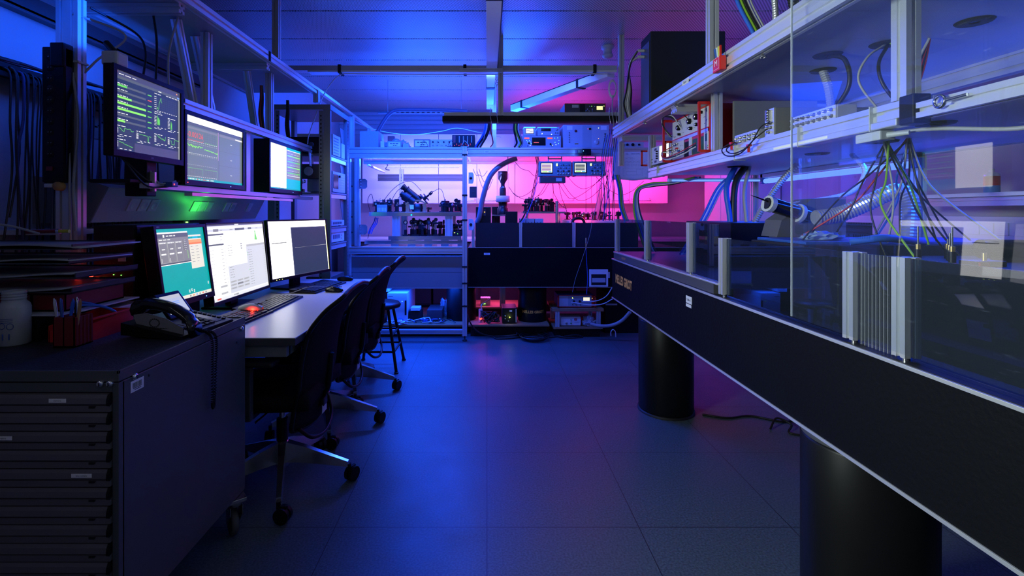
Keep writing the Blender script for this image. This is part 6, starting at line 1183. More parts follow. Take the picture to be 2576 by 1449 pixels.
# thin cables in front of the cabinets
GC = 'thin cables hanging in front of the pink cabinets'
rc = random.Random(5)
sag = [((1290, 400), (1330, 430), (1357, 438), 'from the hose to the left oscilloscope'), ((1357, 455), (1310, 495), (1280, 470), 'sagging left of the driver box'), ((1375, 460), (1340, 500), (1290, 485), 'sagging from the driver box towards the lens tower'), ((1405, 460), (1440, 500), (1520, 440), 'sagging between driver box and pale rear post'),
       ((1415, 460), (1460, 505), (1515, 470), 'sagging lowest between driver box and pale rear post'), ((1425, 440), (1470, 475), (1530, 430), 'sagging behind the right oscilloscope'), ((1390, 460), (1395, 490), (1425, 525), 'dropping from the driver box to the small breadboard'), ((1405, 460), (1420, 515), (1440, 555), 'dropping from the driver box to the pale crate'), ((1380, 462), (1350, 495), (1322, 515), 'dropping from the driver box to the ring mounts'), ((1500, 445), (1560, 490), (1620, 455), 'sagging under the sheet of notes'),
       ((1200, 430), (1220, 480), (1240, 450), 'looping left of the hose, outer'), ((1205, 425), (1222, 460), (1236, 440), 'looping left of the hose, inner'), ((1190, 425), (1205, 440), (1226, 430), 'looping under the deck beam near the tall post')]
for a, b_, c, l in sag:
    Y = 5.0; cable([P(*a, Y), P((a[0] + b_[0]) / 2, (a[1] + b_[1]) / 2 + 8, Y), P(*b_, Y), P((c[0] + b_[0]) / 2, (c[1] + b_[1]) / 2 + 8, Y), P(*c, Y)], .0026, CBLK, 'thin dark cable ' + l, GC)
for k, (x0, x1, mt) in enumerate(((1347, 1340, CBLK), (1353, 1345, CBLU), (1350, 1338, CBLK))): cable([P(x0, 392, 4.9), P(x0 + 4, 420, 4.9), P(x0 - 2, 455, 4.9), P(x0 - 12, 500, 4.9), P(x1 - 22, 545, 4.9), P(x1 - 34, 562, 4.9)], .0045, mt, ['black cable falling left of the oscilloscopes to the modules', 'blue cable falling left of the oscilloscopes', 'second black cable falling left of the oscilloscopes, leftmost at its foot'][k], 'cables falling left of the oscilloscopes')
cable([P(1474, 385, 4.68), P(1474, 480, 4.68), P(1474, 560, 4.68), P(1474, 598, 4.68)], .002, CBLK, 'straight thin cable hanging from the camera to a connector in front of the dark panels')
m = MB(); m.cyl(P(1474, 598, 4.68), P(1474, 612, 4.68), .008, STEEL, 10); m.cyl(P(1474, 612, 4.68), P(1474, 626, 4.68), .006, BRASS, 10); solo('connector', m, 'hanging silver and brass connector in front of the black back table', 'connector')
cable([P(1490, 520, 4.66), P(1486, 580, 4.66), P(1465, 650, 4.66), P(1448, 700, 4.66), P(1440, 735, 4.66)], .002, CGRY, 'thin grey cable slanting down in front of the black back table')
cable([P(1474, 626, 4.68), P(1476, 660, 4.68), P(1478, 700, 4.68), P(1476, 740, 4.68)], .003, CBLU, 'blue cable hanging below the silver and brass connector')
for k in range(14):
    x = 1512 + k * 2.6; x2 = x + rc.uniform(-25, 18); mt = [CBLK, CBLU, CBLK, CGRY][k % 4]; Y = 4.66 - .004 * k
    cable([P(x + 12, 330 + rc.uniform(-8, 10), Y), P(x + 5, 372, Y - .02), P(x, 420, Y), P((x + x2) / 2, 480, Y), P(x2 - 5, 555, Y)], .003, mt, 'thin %s cable tangled at the far end of the right-hand table' % ['black', 'blue', 'black', 'grey'][k % 4], 'tangle of thin cables at the far end of the right-hand table, ' + ['black', 'blue', 'black', 'grey'][k % 4])
for k, mt in enumerate((CBLU, CGRN, CGRY)): cable([P(1548 + 4 * k, 440, 4.4), P(1556 + 4 * k, 475, 4.4), P(1560 + 4 * k, 520, 4.4), P(1572 + 4 * k, 556, 4.4)], .009, mt, ['thick blue', 'thick green-yellow', 'thick grey'][k] + ' cable dropping behind the sheet of notes', 'thick cables behind the sheet of notes')
# sheet of handwritten notes
t = thing('note_sheet', 'large sheet of handwritten notes and diagrams taped to the deck beam beside the oscilloscopes', 'paper', (PX(1580, 4.73), 4.73, PZ(452, 4.73)))
x0, x1, z0, z1 = PX(1541, 4.73), PX(1640, 4.73), PZ(453, 4.73), PZ(382, 4.73); cx, cz = (x0 + x1) / 2, z0
m = MB(); m.grid(lambda u, v: (x0 + (x1 - x0) * u - .004 * math.sin(v * 5), 4.73 + .006 * math.sin(u * 6), z0 + (z1 - z0) * v + .006 * math.sin(u * 9) * (1 - v)), 14, 8, PAP, .0008); part('sheet', m, t, True)
m = MB(); p = Panel(m, 4.722); INK = mat('pencil_ink', (.05, .05, .08), .7); ww = x1 - x0; hh = z1 - z0
m.text('TiSa  -  Ultrast cavity', .016, Matrix.Translation((x0 + ww * .5, 4.719, z1 - .02)) @ Matrix.Rotation(R(90), 4, 'X') @ Matrix.Rotation(R(2), 4, 'Z'), INK)
rn = random.Random(6)
def rectl(a, b_, c, d): p.line([(x0 + ww * a, z0 + hh * b_), (x0 + ww * c, z0 + hh * b_), (x0 + ww * c, z0 + hh * d), (x0 + ww * a, z0 + hh * d), (x0 + ww * a, z0 + hh * b_)], .0008, INK, 1)
rectl(.26, .15, .75, .42); rectl(.34, .18, .6, .30); rectl(.6, .2, .72, .38)
for k in range(18): a, b_ = .2 + .09 * (k % 7), .5 + .12 * (k // 7); rectl(a, b_, a + rn.uniform(.03, .07), b_ + rn.uniform(.03, .07)); p.line([(x0 + ww * (a + .05), z0 + hh * (b_ + .03)), (x0 + ww * (a + .09), z0 + hh * (b_ + .03))], .0008, INK, 1)
for k in range(16): a, b_ = rn.uniform(.74, .92), .1 + .04 * k; p.line([(x0 + ww * a, z0 + hh * b_), (x0 + ww * (a + .05), z0 + hh * b_)], .001, INK, 1)
part('handwriting', m, t, True, 'pencilled words and small diagrams')
# ---------------- underneath the back tables
instrument('computer', 'blue-lit rack computer with a green light under the blue-lit table', 'computer', (PX(1000, 4.95), 4.93, .131), 0, .20, .30, .55, PLASG, PLASG, leds=[(.75, .72, LEDG)], rects=[(.88, .25, .97, .75, BLK), (.05, .88, .3, .90, GREYD)])
instrument('power_supply', 'pale instrument behind the middle chair, on top of the rack computer', 'instrument', (PX(966, 4.98), 4.97, .432), 0, .10, .13, .2, PLASG, PLASG, jacks=[(.4, .3), (.4, .6)], rects=[(.1, .1, .9, .2, INSTR)])
cbox('black_box', 'black cube-shaped case under the blue-lit table', 'box', 1028, 1058, 783, 5.0, .131, BLKM, .2)
m = MB(); m.box((PX(1033, 4.98), PX(1056, 4.98)), (4.98, 5.1), (.245, .275), WHT, .003); solo('adapter', m, 'white adapter lying on the black cube-shaped case', 'adapter')
cbox('brown_box', 'dark brown box with a blue top under the blue-lit table', 'box', 1074, 1112, 780, 5.0, .131, mat('brown_black', (.06, .045, .05), .6), .3)
crumple('plastic_bag', (PX(1120, 5.3), 5.3, .132), .06, .08, .16, FOIL, 'clear plastic bag beside the dark brown box', 'bag', seed=8)
crumple('plastic_bag', (PX(1000, 4.88), 4.88, .132), .09, .04, .035, FOIL, 'flat crumpled bag in front of the rack computer', 'bag', seed=9)
GT = 'cables lying on the boards under the blue-lit table'
for k in range(12):
    x = 985 + rc.uniform(0, 130); Y = 4.9; z = .137; pts = [Vector((PX(x, Y), Y + rc.uniform(0, .05), z + .003))]
    for j in range(5): q = pts[-1]; pts.append(Vector((q.x + rc.uniform(-.09, .12), 4.885 + rc.uniform(0, .09), z + rc.uniform(0, .04))))
    c_ = k % 3; cable(pts, .0045, [CBLK, CBLU, CWHT][c_], '%s cable in the tangle on the boards in front of the boxes' % ['black', 'blue', 'white'][c_], GT + ', ' + ['black', 'blue', 'white'][c_])
t = thing('power_supply', 'small white power supply behind the tall post under the black back table', 'instrument', (PX(1221, 5.4), 5.4, .22)); m = MB(); m.box((-.055, .055), (0, .1), (0, .08), WHT, .003); [m.box((-.05 + k * .02, -.043 + k * .02), (-.002, .09), (.08, .084), WHT) for k in range(5)]; m.box((-.03, .0), (-.002, 0), (.015, .022), LEDG); part('case', m, t)
m = MB(); m.box((-.18, .5), (5.3, 5.75), (.200, .219), WOOD, .002); [m.box((x, x + .03), (5.4, 5.7), (.131, .2), WOOD) for x in (-.16, .45)]; solo('raised_board', m, 'wooden shelf lit pink under the black back table', 'shelf')
t = thing('power_strip', 'upright white power strip with a glowing red switch under the back table', 'power strip', (PX(1209, 4.95), 4.95, .131)); m = MB(); m.box((-.02, .02), (0, .03), (0, .135), PLASG, .003); part('housing', m, t)
m = MB(); m.box((-.008, .012), (-.004, 0), (.03, .048), LEDR, .002); part('switch', m, t, False, 'glowing red switch')
for k in range(4): m = MB(); m.tube([(.0, -.005, .06 + k * .018), (.04, -.02, .062 + k * .018), (.10, -.01, .05 + k * .02), (.16, .02, .03 + k * .02)], .006, CBLK); part('plugged_lead', m, t)
m = MB(); m.tube([(PX(1212, 4.93), 4.93, .27), (PX(1211, 4.93), 4.93, .31), (PX(1220, 4.95), 4.99, .33), (PX(1232, 5.0), 5.1, .34)], .006, CWHT); solo('plug', m, 'pinkish plug and lead above the upright white power strip', 'plug')
for k in range(16):
    Y = 4.93; q = [Vector((PX(1214 + rc.uniform(-6, 6), Y), Y - .01 * rc.random(), .14 + .008 * (k % 14)))]
    for j in range(4): q.append(Vector((min(q[-1].x + rc.uniform(.02, .06), PX(1256, Y)), 4.88 + .06 * rc.random(), .14 + rc.uniform(0, .11))))
    cable(q, .006, CBLK, 'black lead in the heap beside the upright white power strip', 'heap of black leads beside the upright white power strip')
point('red_switch_glow', (PX(1212, 4.9), 4.89, .175), .10, (1, .04, .02), .01)
instrument('power_supply', 'dark power supply with a bright yellow light under the black back table', 'instrument', (PX(1281, 4.95), 4.90, .131), 0, .145, .155, .25, GREYD, BLK, leds=[(.52, .42, LEDY), (.55, .38, LEDY), (.5, .36, LEDY)], rects=[(.5, .76, .68, .87, PLASG), (.93, .05, .98, .95, PLASG)], knobs=[(.2, .5, .006, STEEL), (.2, .3, .006, STEEL), (.42, .15, .006, STEEL)])
point('yellow_light_glow', (PX(1282, 4.85), 4.84, .195), .06, (.8, 1, .15), .01)
# wooden stand with a red framed controller and a white box
t = thing('wooden_stand', 'two-tier wooden stand with aluminium legs under the black back table', 'stand', (PX(1448, 5.0), 5.0, 0))
ws = PX(1512, 4.86) - PX(1388, 4.86); m = MB(); m.box((-ws / 2, ws / 2), (-.14, .3), (.085, .105), WOOD, .002); part('lower_board', m, t); m = MB(); m.box((-ws / 2 - .01, ws / 2 + .01), (-.14, .3), (.262, .290), WOOD, .002); part('upper_board', m, t)
m = MB(); m.box((-ws / 2 + .02, ws / 2 - .02), (-.10, .28), (0, .085), BLKM); part('plinth', m, t)
for s in (-1, 1):
    for y_ in (-.12, .27): m = MB(); m.ext(2, .105, .262, s * (ws / 2 - .04), y_, .04, .03, ALUB); part('leg', m, t)
instrument('rack_controller', 'red-framed instrument with a cream display on the wooden stand', 'instrument', (PX(1450, 4.88), 4.90, .291), 0, .36, .125, .28, BLUEP, INSTR, disp=[(.70, .48, .88, .82, E['cream'])], rects=[(0, 0, .03, 1, REDM), (.93, 0, 1, 1, REDM), (0, .96, 1, 1, REDM), (0, 0, 1, .05, REDM), (.05, .1, .28, .9, PLASG)], knobs=[(.44, .5, .011, BLK), (.6, .5, .011, BLK)], leds=[(.40, .78, LEDY), (.41, .74, LEDY), (.95, .75, LEDY)], jacks=[(.4, .25), (.5, .22), (.62, .22)], ears=REDM)
instrument('controller_box', 'white box with a red square emblem on the lower tier of the wooden stand', 'instrument', (PX(1437, 4.88), 4.90, .106), 0, .200, .092, .15, PLASG, WHT, rects=[(.67, .60, .81, .85, REDM), (.68, .4, .95, .44, INSTR), (.68, .3, .9, .33, INSTR)], texts=[('M', .018, .74, .72, WHT)], knobs=[(.27, .3, .012, STEEL), (.5, .28, .007, GREENP), (.5, .68, .005, GREENP)], leds=[(.03, .1, BLK), (.97, .1, BLK), (.03, .9, BLK), (.97, .9, BLK)])
crumple('plastic_bag', (PX(1482, 4.9), 4.92, .106), .065, .05, .085, FOIL, 'silvery crumpled bag on the lower tier of the wooden stand', 'bag', seed=12)
cable([P(1465, 758, 4.84), P(1500, 757, 4.8), P(1525, 745, 4.75), P(1541, 722, 4.7)], .005, CWHT, 'white cable rising from the red-framed instrument towards the right-hand table, upper')
cable([P(1437, 760, 4.84), P(1480, 767, 4.8), P(1515, 765, 4.75), P(1541, 752, 4.7)], .005, CWHT, 'white cable sagging from the red-framed instrument towards the right-hand table, lower')
m = MB(); m.tube([P(1485, 815, 4.75), P(1510, 820, 4.72), P(1540, 818, 4.70), P(1565, 806, 4.66), P(1585, 785, 4.6)], .016, CGRY, 10, 8); solo('hose', m, 'thick grey hose curving up from the wooden stand to the right-hand table', 'hose')
cbox('black_case', 'large black case on the floor right of the wooden stand', 'box', 1522, 1612, 735, 5.05, .0, BLK, .4)
m = MB(); m.box((PX(1524, 5.04), PX(1553, 5.04)), (5.045, 5.049), (PZ(768, 5.04), PZ(764, 5.04)), PLASG); solo('handle_strip', m, 'small pale strip on the front of the large black case', 'strip')
cable([P(1537, 845, 4.8), P(1537, 835, 4.8), P(1542, 829, 4.8), P(1548, 835, 4.8), P(1549, 848, 4.8)], .005, CWHT, 'white plug lead arching up from the floor by the black case')
GF = 'black cables lying on the floor in front of the back table'
for k, pts in enumerate(([(1175, 790), (1185, 815), (1205, 836), (1240, 846), (1300, 843)], [(1240, 846), (1250, 854), (1285, 853), (1320, 850), (1370, 852)], [(1300, 838), (1320, 848), (1350, 846), (1380, 849), (1410, 845)], [(1400, 845), (1430, 852), (1465, 850), (1450, 843), (1420, 846)])):
    Yf = lambda y: min(4.86, 1.242 * FPX / (y - VY)); q = []
    for (x, y_) in pts:
        Y = Yf(y_) if y_ > 838 else 4.82; v = P(x, y_, Y); v.z = max(v.z, .008); q.append(v)
    cable(q, .008, CBLK, ['black cable dropping from the tall corner post and curving onto the floor', 'black cable lying nearest the camera before the back table', 'black cable coiled at the foot of the lettered column', 'black cable looping on the floor before the wooden stand'][k], GF)
for k in range(4): m = MB(); r_ = .10 + .015 * k; m.lathe([(r_ + .006 * math.cos(a), .008 + .006 * math.sin(a) + k * .010) for a in [j * math.pi / 3 for j in range(7)]], (PX(1345, 4.78), 4.80, 0), CBLK, 36); solo('cable_coil', m, ['lowest', 'second', 'third', 'topmost'][k] + ' loop of the black cable coil before the lettered column', 'cable', 'loops of the black cable coil')
t = thing('document_holder', 'white document holder with a dark slot hung on the front of the black back table', 'document holder', (PX(1506, 4.82), 4.82, PZ(721, 4.82)))
w, h = px_w(1483, 1530, 4.82), PZ(678, 4.82) - PZ(721, 4.82); m = MB(); m.box((-w / 2, w / 2), (-.002, .014), (0, h), PAP, .001); m.box((-w * .40, w * .40), (-.003, -.002), (h * .09, h * .72), BLKM); m.box((-w * .36, w * .36), (-.004, -.003), (h * .25, h * .5), PLASG); part('holder', m, t)
m = MB(); m.box((w / 2 + .002, w / 2 + .018), (.0, .004), (h * .5, h * .85), PLASG); part('tab', m, t)
# small fittings on the enclosure right side
for k, (y_, l) in enumerate(((448, 'upper'), (565, 'lower'))):
    t = thing('latch_plate', l + ' pale latch plate with a round knob right of the tall corner post', 'latch', (PX(1184, 4.8), 4.80, PZ(y_ + 14, 4.8))); m = MB(); m.prism([(-.02, 0), (.02, .0), (.03, .03), (.03, .09), (.02, .11), (-.02, .11)], 1, 0, .004, WHT); part('plate', m, t); m = MB(); knob(m, .002, .055, .014, BLKG, .01); part('knob', m, t)
instrument('junction_box', 'small dark box with looped leads right of the tall corner post', 'instrument', (PX(1190, 4.85), 4.85, PZ(497, 4.85)), 0, .07, .11, .06, GREYD, GREYD, jacks=[(.5, .5)], feet=False)
# ================================================================ right side : instruments on the lower deck of table 1
ZR = 1.5475
WP = mat('white_front_panel', (.72, .73, .74), .4)
# local x runs towards the camera (rz = -90): left of the front is the far end
instrument('rack_controller', 'low white instrument with red handles at the far end of the lower deck', 'instrument', (1.13, 3.225, ZR + .012), -90, .44, .125, .26, PLASG, WP, disp=[(.55, .12, .93, .92, E['white'])],  # white glow stands in for screen light overexposing the front
    rects=[(.32, .78, .42, .90, GREYD), (.32, .10, .42, .22, GREYD), (.06, .3, .24, .36, GREYD), (.06, .12, .24, .18, GREYD), (.1, .75, .2, .8, GREYD)], knobs=[(.46, .3 + .13 * k, .005, BLK) for k in range(4)], ears=REDM)
t = thing('instrument_rack', 'tall white-fronted electronics rack with red frame and red handles on the lower deck', 'instrument rack', (1.125, 2.73, ZR), -90)
w, h = .50, .25; m = MB(); m.box((-w / 2, w / 2), (.004, .24), (0, h), REDM, .003); part('case', m, t)
m = MB(); m.box((-w / 2 + .01, w / 2 - .01), (0, .0038), (h * .53, h - .012), WP); m.box((-w / 2 + .01, w / 2 - .01), (-.002, .002), (h * .505, h * .53), REDM); part('upper_panel', m, t, False, 'white upper row of modules')
m = MB(); m.box((-w / 2 + .01, -.07), (0, .0038), (.012, h * .505), WP); m.box((.0, .04), (0, .0038), (.012, h * .505), WP); m.box((.19, w / 2 - .01), (0, .0038), (.012, h * .505), WP); m.box((-w / 2 + .01, w / 2 - .01), (-.001, .0038), (h * .44, h * .505), ALUB); m.box((-.07, .0), (.003, .0038), (.012, h * .44), BLKM); m.box((.04, .19), (.003, .0038), (.012, h * .44), mat('green_circuit_board', (.02, .10, .02), .5)); m.box((.04, .19), (.0025, .003), (h * .38, h * .44), REDM); m.box((-.065, -.005), (.0025, .003), (h * .38, h * .43), REDM); m.box((.205, .228), (-.001, 0), (h * .25, h * .4), mat('teal_label', (.03, .25, .25), .5)); m.box((.232, .238), (-.001, 0), (h * .13, h * .16), GREENP); m.box((.230, .238), (-.001, 0), (h * .09, h * .12), REDM); part('lower_panel', m, t, False, 'lower row of modules with an open bay showing a green board')
m = MB(); p = Panel(m, 0); rv = random.Random(2)
for k in range(26): x = -w / 2 + .02 + rv.random() * .44; z = h * rv.uniform(.56, .92); words(p, x, z, x + .02, .0022, BLKM, 2, 1)
for k in range(20): x = -w / 2 + .02 + rv.random() * .14; z = h * rv.uniform(.06, .42); p.rect(x, z, x + .004, z + .006, BLKM, 1)
p.line([(.215, h * .88), (.222, h * .93), (.226, h * .85), (.215, h * .88)], .006, BLUEP, 1); p.line([(.215, h * .66), (.226, h * .70)], .006, BLUEP, 1); part('markings', m, t)
for (x, z, r_) in ((-.13, .76, .016), (.02, .80, .016), (.11, .83, .017), (.04, .63, .010), (.12, .66, .010), (-.12, .60, .007), (.17, .88, .008)):
    m = MB(); m.lathe([(.001, -.020), (r_ * .7, -.020), (r_ * .7, -.002)], (x, 0, h * z), STEEL, 16, 'y'); m.lathe([(r_ * .7, -.018), (r_, -.014), (r_, 0)], (x, 0, h * z), BLK, 16, 'y'); part('knob', m, t)
for k in range(9): m = MB(); m.lathe([(.0035, -.013), (.0045, -.013), (.0045, -.004), (.0065, -.003), (.0065, 0)], (-.225 + (k % 3) * .03, 0, .03 + (k // 3) * .035), STEEL, 10, 'y'); part('connector', m, t)
for s in (-1, 1):
    m = MB(); x0 = s * (w / 2 - .004) if s > 0 else -w / 2 - .006
    m.box((x0 - .007, x0 + .007), (-.055, -.043), (.004, h + .008), REDM, .002); m.box((x0 - .007, x0 + .007), (-.045, .004), (h - .006, h + .008), REDM, .002); m.box((x0 - .007, x0 + .007), (-.045, .004), (.0, .014), REDM, .002); part('handle', m, t, False, 'tall red handle')
for k, (a, b_, c, mt) in enumerate(((-.24, -.10, .80, CBLK), (-.235, -.08, .70, CWHT), (-.23, .02, .85, CBLK), (-.22, -.12, .9, CBLK))):
    m = MB(); m.tube([(a, -.01, h * .6), (a - .02, -.05, h * .85), (a + .02, -.07, h * 1.05), (b_ - .03, -.05, h * 1.02), (b_, -.012, h * c)], .0028, mt, 6, 7); part('patch_lead', m, t)
for k, mt in enumerate((CWHT, CBLK, CRED)): m = MB(); m.tube([(-.22, -.01, .05 + k * .02), (-.25, -.06, .06), (-.18, -.07, .012 + k * .004), (.0, -.05, .012 + k * .01), (.16, -.03, .04 + k * .01)], .0032, mt, 6, 7); part('patch_lead', m, t)
for k in range(3): m = MB(); m.box((-.20 + k * .03, -.18 + k * .03), (-.012, 0), (.09 - k * .02, .098 - k * .02), [BLUEP, REDM, BLUEP][k], .001); part('plug', m, t)
instrument('patch_box', 'long low silver box with a row of connectors on the lower deck past the upright', 'instrument', (1.13, 2.14, ZR), -90, .19, .045, .06, ALUB, ALUB, jacks=[(.1 + .2 * k, .6) for k in range(5)] + [(.1 + .2 * k, .25) for k in range(5)], feet=False)
instrument('patch_box', 'silver box with dense connectors just left of the edge of the clear sheet', 'instrument', (1.14, 1.72, ZR), -90, .24, .05, .07, ALUB, ALUB, jacks=[(.08 + .12 * k, .7) for k in range(8)] + [(.08 + .12 * k, .28) for k in range(8)], feet=False)
instrument('plug_in_module', 'upright silver plug-in module with toggle switches on the lower deck', 'instrument', (1.13, 1.96, ZR), -90, .065, .11, .22, GREY, ALUB, knobs=[(.5, .9 - .1 * k, .008, STEEL) for k in range(4)], jacks=[(.3, .45), (.7, .45), (.3, .3), (.7, .3), (.5, .15)], feet=False)
m = MB(); m.box((1.19, 1.40), (1.73, 1.91), (1.5195, 1.612), GREY, .003); m.box((1.20, 1.39), (1.74, 1.90), (1.612, 1.616), GREYD); solo('grey_case', m, 'grey metal case behind the clear sheet on the lower deck', 'case')
m = MB(); m.box((1.21, 1.62), (2.40, 2.415), (1.5195, 1.79), GREY, .003); solo('divider_plate', m, 'grey upright divider plate standing on the lower deck', 'plate')
cable([(1.10, 2.19, 1.56), (1.085, 2.26, 1.535), (1.085, 2.22, 1.50), (1.09, 2.12, 1.495), (1.09, 2.02, 1.53), (1.10, 1.97, 1.585), (1.115, 1.93, 1.60)], .0028, CBLK, 'black lead looping in front of the pale rail, outer')
cable([(1.10, 2.17, 1.555), (1.09, 2.23, 1.53), (1.09, 2.18, 1.505), (1.09, 2.08, 1.51), (1.095, 2.0, 1.545), (1.115, 1.95, 1.575)], .0028, CBLK, 'black lead looping in front of the pale rail, inner')
for k, (y_, z_) in enumerate(((2.20, 1.545), (2.055, 1.515))): m = MB(); m.box((1.095, 1.105), (y_, y_ + .006), (z_ - .02, z_ + .012), REDM, .001); m.box((1.093, 1.107), (y_ - .008, y_ + .012), (z_ + .004, z_ + .014), REDM, .001); solo('cable_tag', m, ['red tag on the black leads beside the silver connector box', 'red tie hanging on the black leads below the plug-in module'][k], 'tag')
# marker holder with M
t = thing('pen_pouch', 'red pouch with a white letter M clipped on the heavy overhead rail', 'pouch', (.945, 1.99, 1.815))
m = MB(); m.box((-.014, .012), (-.033, .033), (0, .058), REDM, .005); m.box((-.014, -.006), (-.033, -.027), (.05, .098), REDM, .002); part('pouch', m, t)
m = MB(); m.text('M', .036, Matrix.Translation((-.0150, .0, .032)) @ Matrix.Rotation(R(-90), 4, 'Z') @ Matrix.Rotation(R(90), 4, 'X'), PAP)
for a in (((-.0148, -.0144), (-.026, .026), (.0535, .0545)), ((-.0148, -.0144), (-.026, .026), (.008, .009)), ((-.0148, -.0144), (-.026, -.025), (.008, .0545)), ((-.0148, -.0144), (.025, .026), (.008, .0545))): m.box(*a, PAP)
part('emblem', m, t, False, 'white letter M in a thin frame')
for k, (dy, mt, l) in enumerate(((.018, BLUEP, 'blue pen in the red pouch'), (-.004, YELP, 'yellow marker in the red pouch'), (.006, mat('clear_pen', (.5, .6, .6), .3), 'pale pen in the red pouch'))):
    m = MB(); m.cyl((.946, 1.99 + dy, 1.86), (.940, 1.99 + dy * 1.5, 1.915), .006, mt, 10); solo('pen', m, l, 'pen', 'pens in the red pouch')
# large black case on top of the heavy rail
t = thing('wall_case', 'large black rectangular case standing on the upper deck', 'case', (1.26, 3.1, 1.856))
m = MB(); m.box((1.03, 1.50), (3.08, 3.28), (1.8555, 2.385), BLKM, .006); part('body', m, t, True)
m = MB(); m.box((1.026, 1.03), (3.10, 3.26), (1.87, 2.33), GREYD); part('side_panel', m, t, True, 'dark grey side panel')
for z in (2.30, 2.26): m = MB(); m.cyl((1.026, 3.2, z), (.985, 3.2, z), .010, PLASG, 10); part('connector', m, t, True, 'pale cable plug')
for k in range(5):
    mt = [CBLK, CGRY, CWHT, CGRY, CBLK][k]; o = .008 * k; cable([(.985, 3.2 + o, 2.30 - .04 * (k % 2)), (.95, 3.25 + o, 2.22), (.955 + o, 3.35, 2.08), (.95 + o * 1.5, 3.4, 2.0), (.975 + o, 3.42, 1.93), (.985 + o, 3.42, 1.895)], .006, mt, ['black', 'grey', 'white', 'second grey', 'second black'][k] + ' cable hanging from the side of the large black case', 'cables beside the large black case')
m = MB()
for k in range(3): m.lathe([(.035 + .004 * k + .003 * math.cos(a), .003 * math.sin(a) + .004 * k) for a in [j * math.pi / 3 for j in range(7)]], (.97, 3.78, 2.20), CWHT, 20, 'y')
m.v = [Vector((.97 + (v.x - .97) * .7, v.y, 2.20 + (v.z - 2.20) * 1.6)) for v in m.v]; solo('cable_coil', m, 'white cable coil hanging beside the far ceiling post', 'cable')
cable([(.97, 3.78, 2.14), (.965, 3.77, 2.02), (.975, 3.76, 1.9), (.97, 3.76, 1.75)], .004, CGRY, 'grey cable hanging below the white cable coil')
for k, (mt, l) in enumerate(((CBLU, 'bright blue'), (CGRN, 'green-yellow'), (CBLK, 'black'), (CWHT, 'white'), (CGRY, 'grey'))):
    o = .014 * k; cable([(1.03 + o, 2.15, 2.598), (1.04 + o, 2.12, 2.35), (1.06 + o, 2.08, 2.15), (1.10 + o, 2.02, 1.98), (1.13 + o, 1.98, 1.857)], .008 if k < 3 else .005, mt, l + ' cable dropping from the ceiling onto the upper deck near the red pouch', 'cables dropping from the ceiling near the red pouch')
m = MB(); m.tube([(1.10, 2.0, 2.598), (1.14, 1.96, 2.4), (1.18, 1.93, 2.2), (1.20, 1.90, 2.0), (1.21, 1.88, 1.857)], .020, CBLK, 12, 20, corr=.006); solo('hose', m, 'thick ribbed black hose dropping from the ceiling onto the upper deck', 'hose')
m = MB(); m.tube([(1.06, 2.05, 2.598), (1.12, 1.99, 2.32), (1.15, 1.96, 2.1), (1.15, 1.95, 1.857)], .012, HOSE, 12, 20, corr=.005); solo('hose', m, 'slim ribbed grey hose beside the thick black one at the ceiling', 'hose')
# ---------------- cables and hoses between the decks
CT = [((1.28, 1.84), CBLK, .009), ]
m = MB(); m.tube([(1.40, 2.04, 1.834), (1.41, 2.02, 1.75), (1.42, 2.02, 1.66), (1.40, 2.0, 1.53)], .017, HOSE, 12, 20, corr=.005); solo('hose', m, 'slim ribbed grey hose hanging between the decks behind the clear sheet', 'hose')
cable([(1.28, 1.84, 1.833), (1.33, 1.82, 1.81), (1.36, 1.84, 1.72), (1.32, 1.88, 1.62), (1.27, 1.92, 1.53)], .008, CBLK, 'thick black cable curving down from the oval hole left of the thick upright')
cable([(1.40, 1.72, 1.833), (1.32, 1.70, 1.78), (1.29, 1.70, 1.70), (1.34, 1.68, 1.60), (1.40, 1.66, 1.52)], .004, CGRY, 'thin grey cable making a wide arc left of the thick upright')
cable([(1.41, 1.72, 1.833), (1.36, 1.70, 1.76), (1.36, 1.68, 1.68), (1.42, 1.66, 1.58), (1.44, 1.64, 1.52)], .006, CBLK, 'black cable making an arc left of the thick upright')
cable([(1.40, 1.70, 1.833), (1.44, 1.68, 1.80), (1.44, 1.68, 1.68), (1.43, 1.68, 1.52)], .005, CGRN, 'green-yellow earth cable left of the thick upright')
for k, mt in enumerate((CRED, CBLK, CRED, CBLK, CGRY)): cable([(1.50, 1.66, 1.833), (1.49 - .006 * k, 1.67, 1.74), (1.46 + .006 * k, 1.68, 1.62), (1.44 + .004 * k, 1.69, 1.52)], .0045, mt, ['red', 'black', 'second red', 'second black', 'grey'][k] + ' wire in the bundle just left of the thick upright', 'bundle just left of the thick upright')
cable([(1.52, 1.25, 1.833), (1.50, 1.22, 1.78), (1.47, 1.20, 1.70), (1.52, 1.10, 1.62), (1.62, .98, 1.58)], .006, CBLK, 'black cable falling from the hole at the top right corner, lower arc')
cable([(1.54, 1.25, 1.833), (1.52, 1.20, 1.79), (1.56, 1.12, 1.74), (1.66, 1.0, 1.70)], .006, CBLK, 'black cable falling from the hole at the top right corner, upper arc')
cable([(1.15, 1.45, 1.470), (1.20, 1.32, 1.468), (1.25, 1.15, 1.44), (1.30, 1.08, 1.46), (1.34, 1.05, 1.50)], .006, CGRY, 'grey cable with a plug under the lower deck near the corner joint')
m = MB(); m.box((1.12, 1.165), (1.395, 1.49), (1.450, 1.477), PLASG, .004); m.cyl((1.142, 1.395, 1.463), (1.165, 1.35, 1.463), .009, PLASG, 10, .006); solo('plug', m, 'large pale plug under the pale rail beside the corner joint', 'plug')
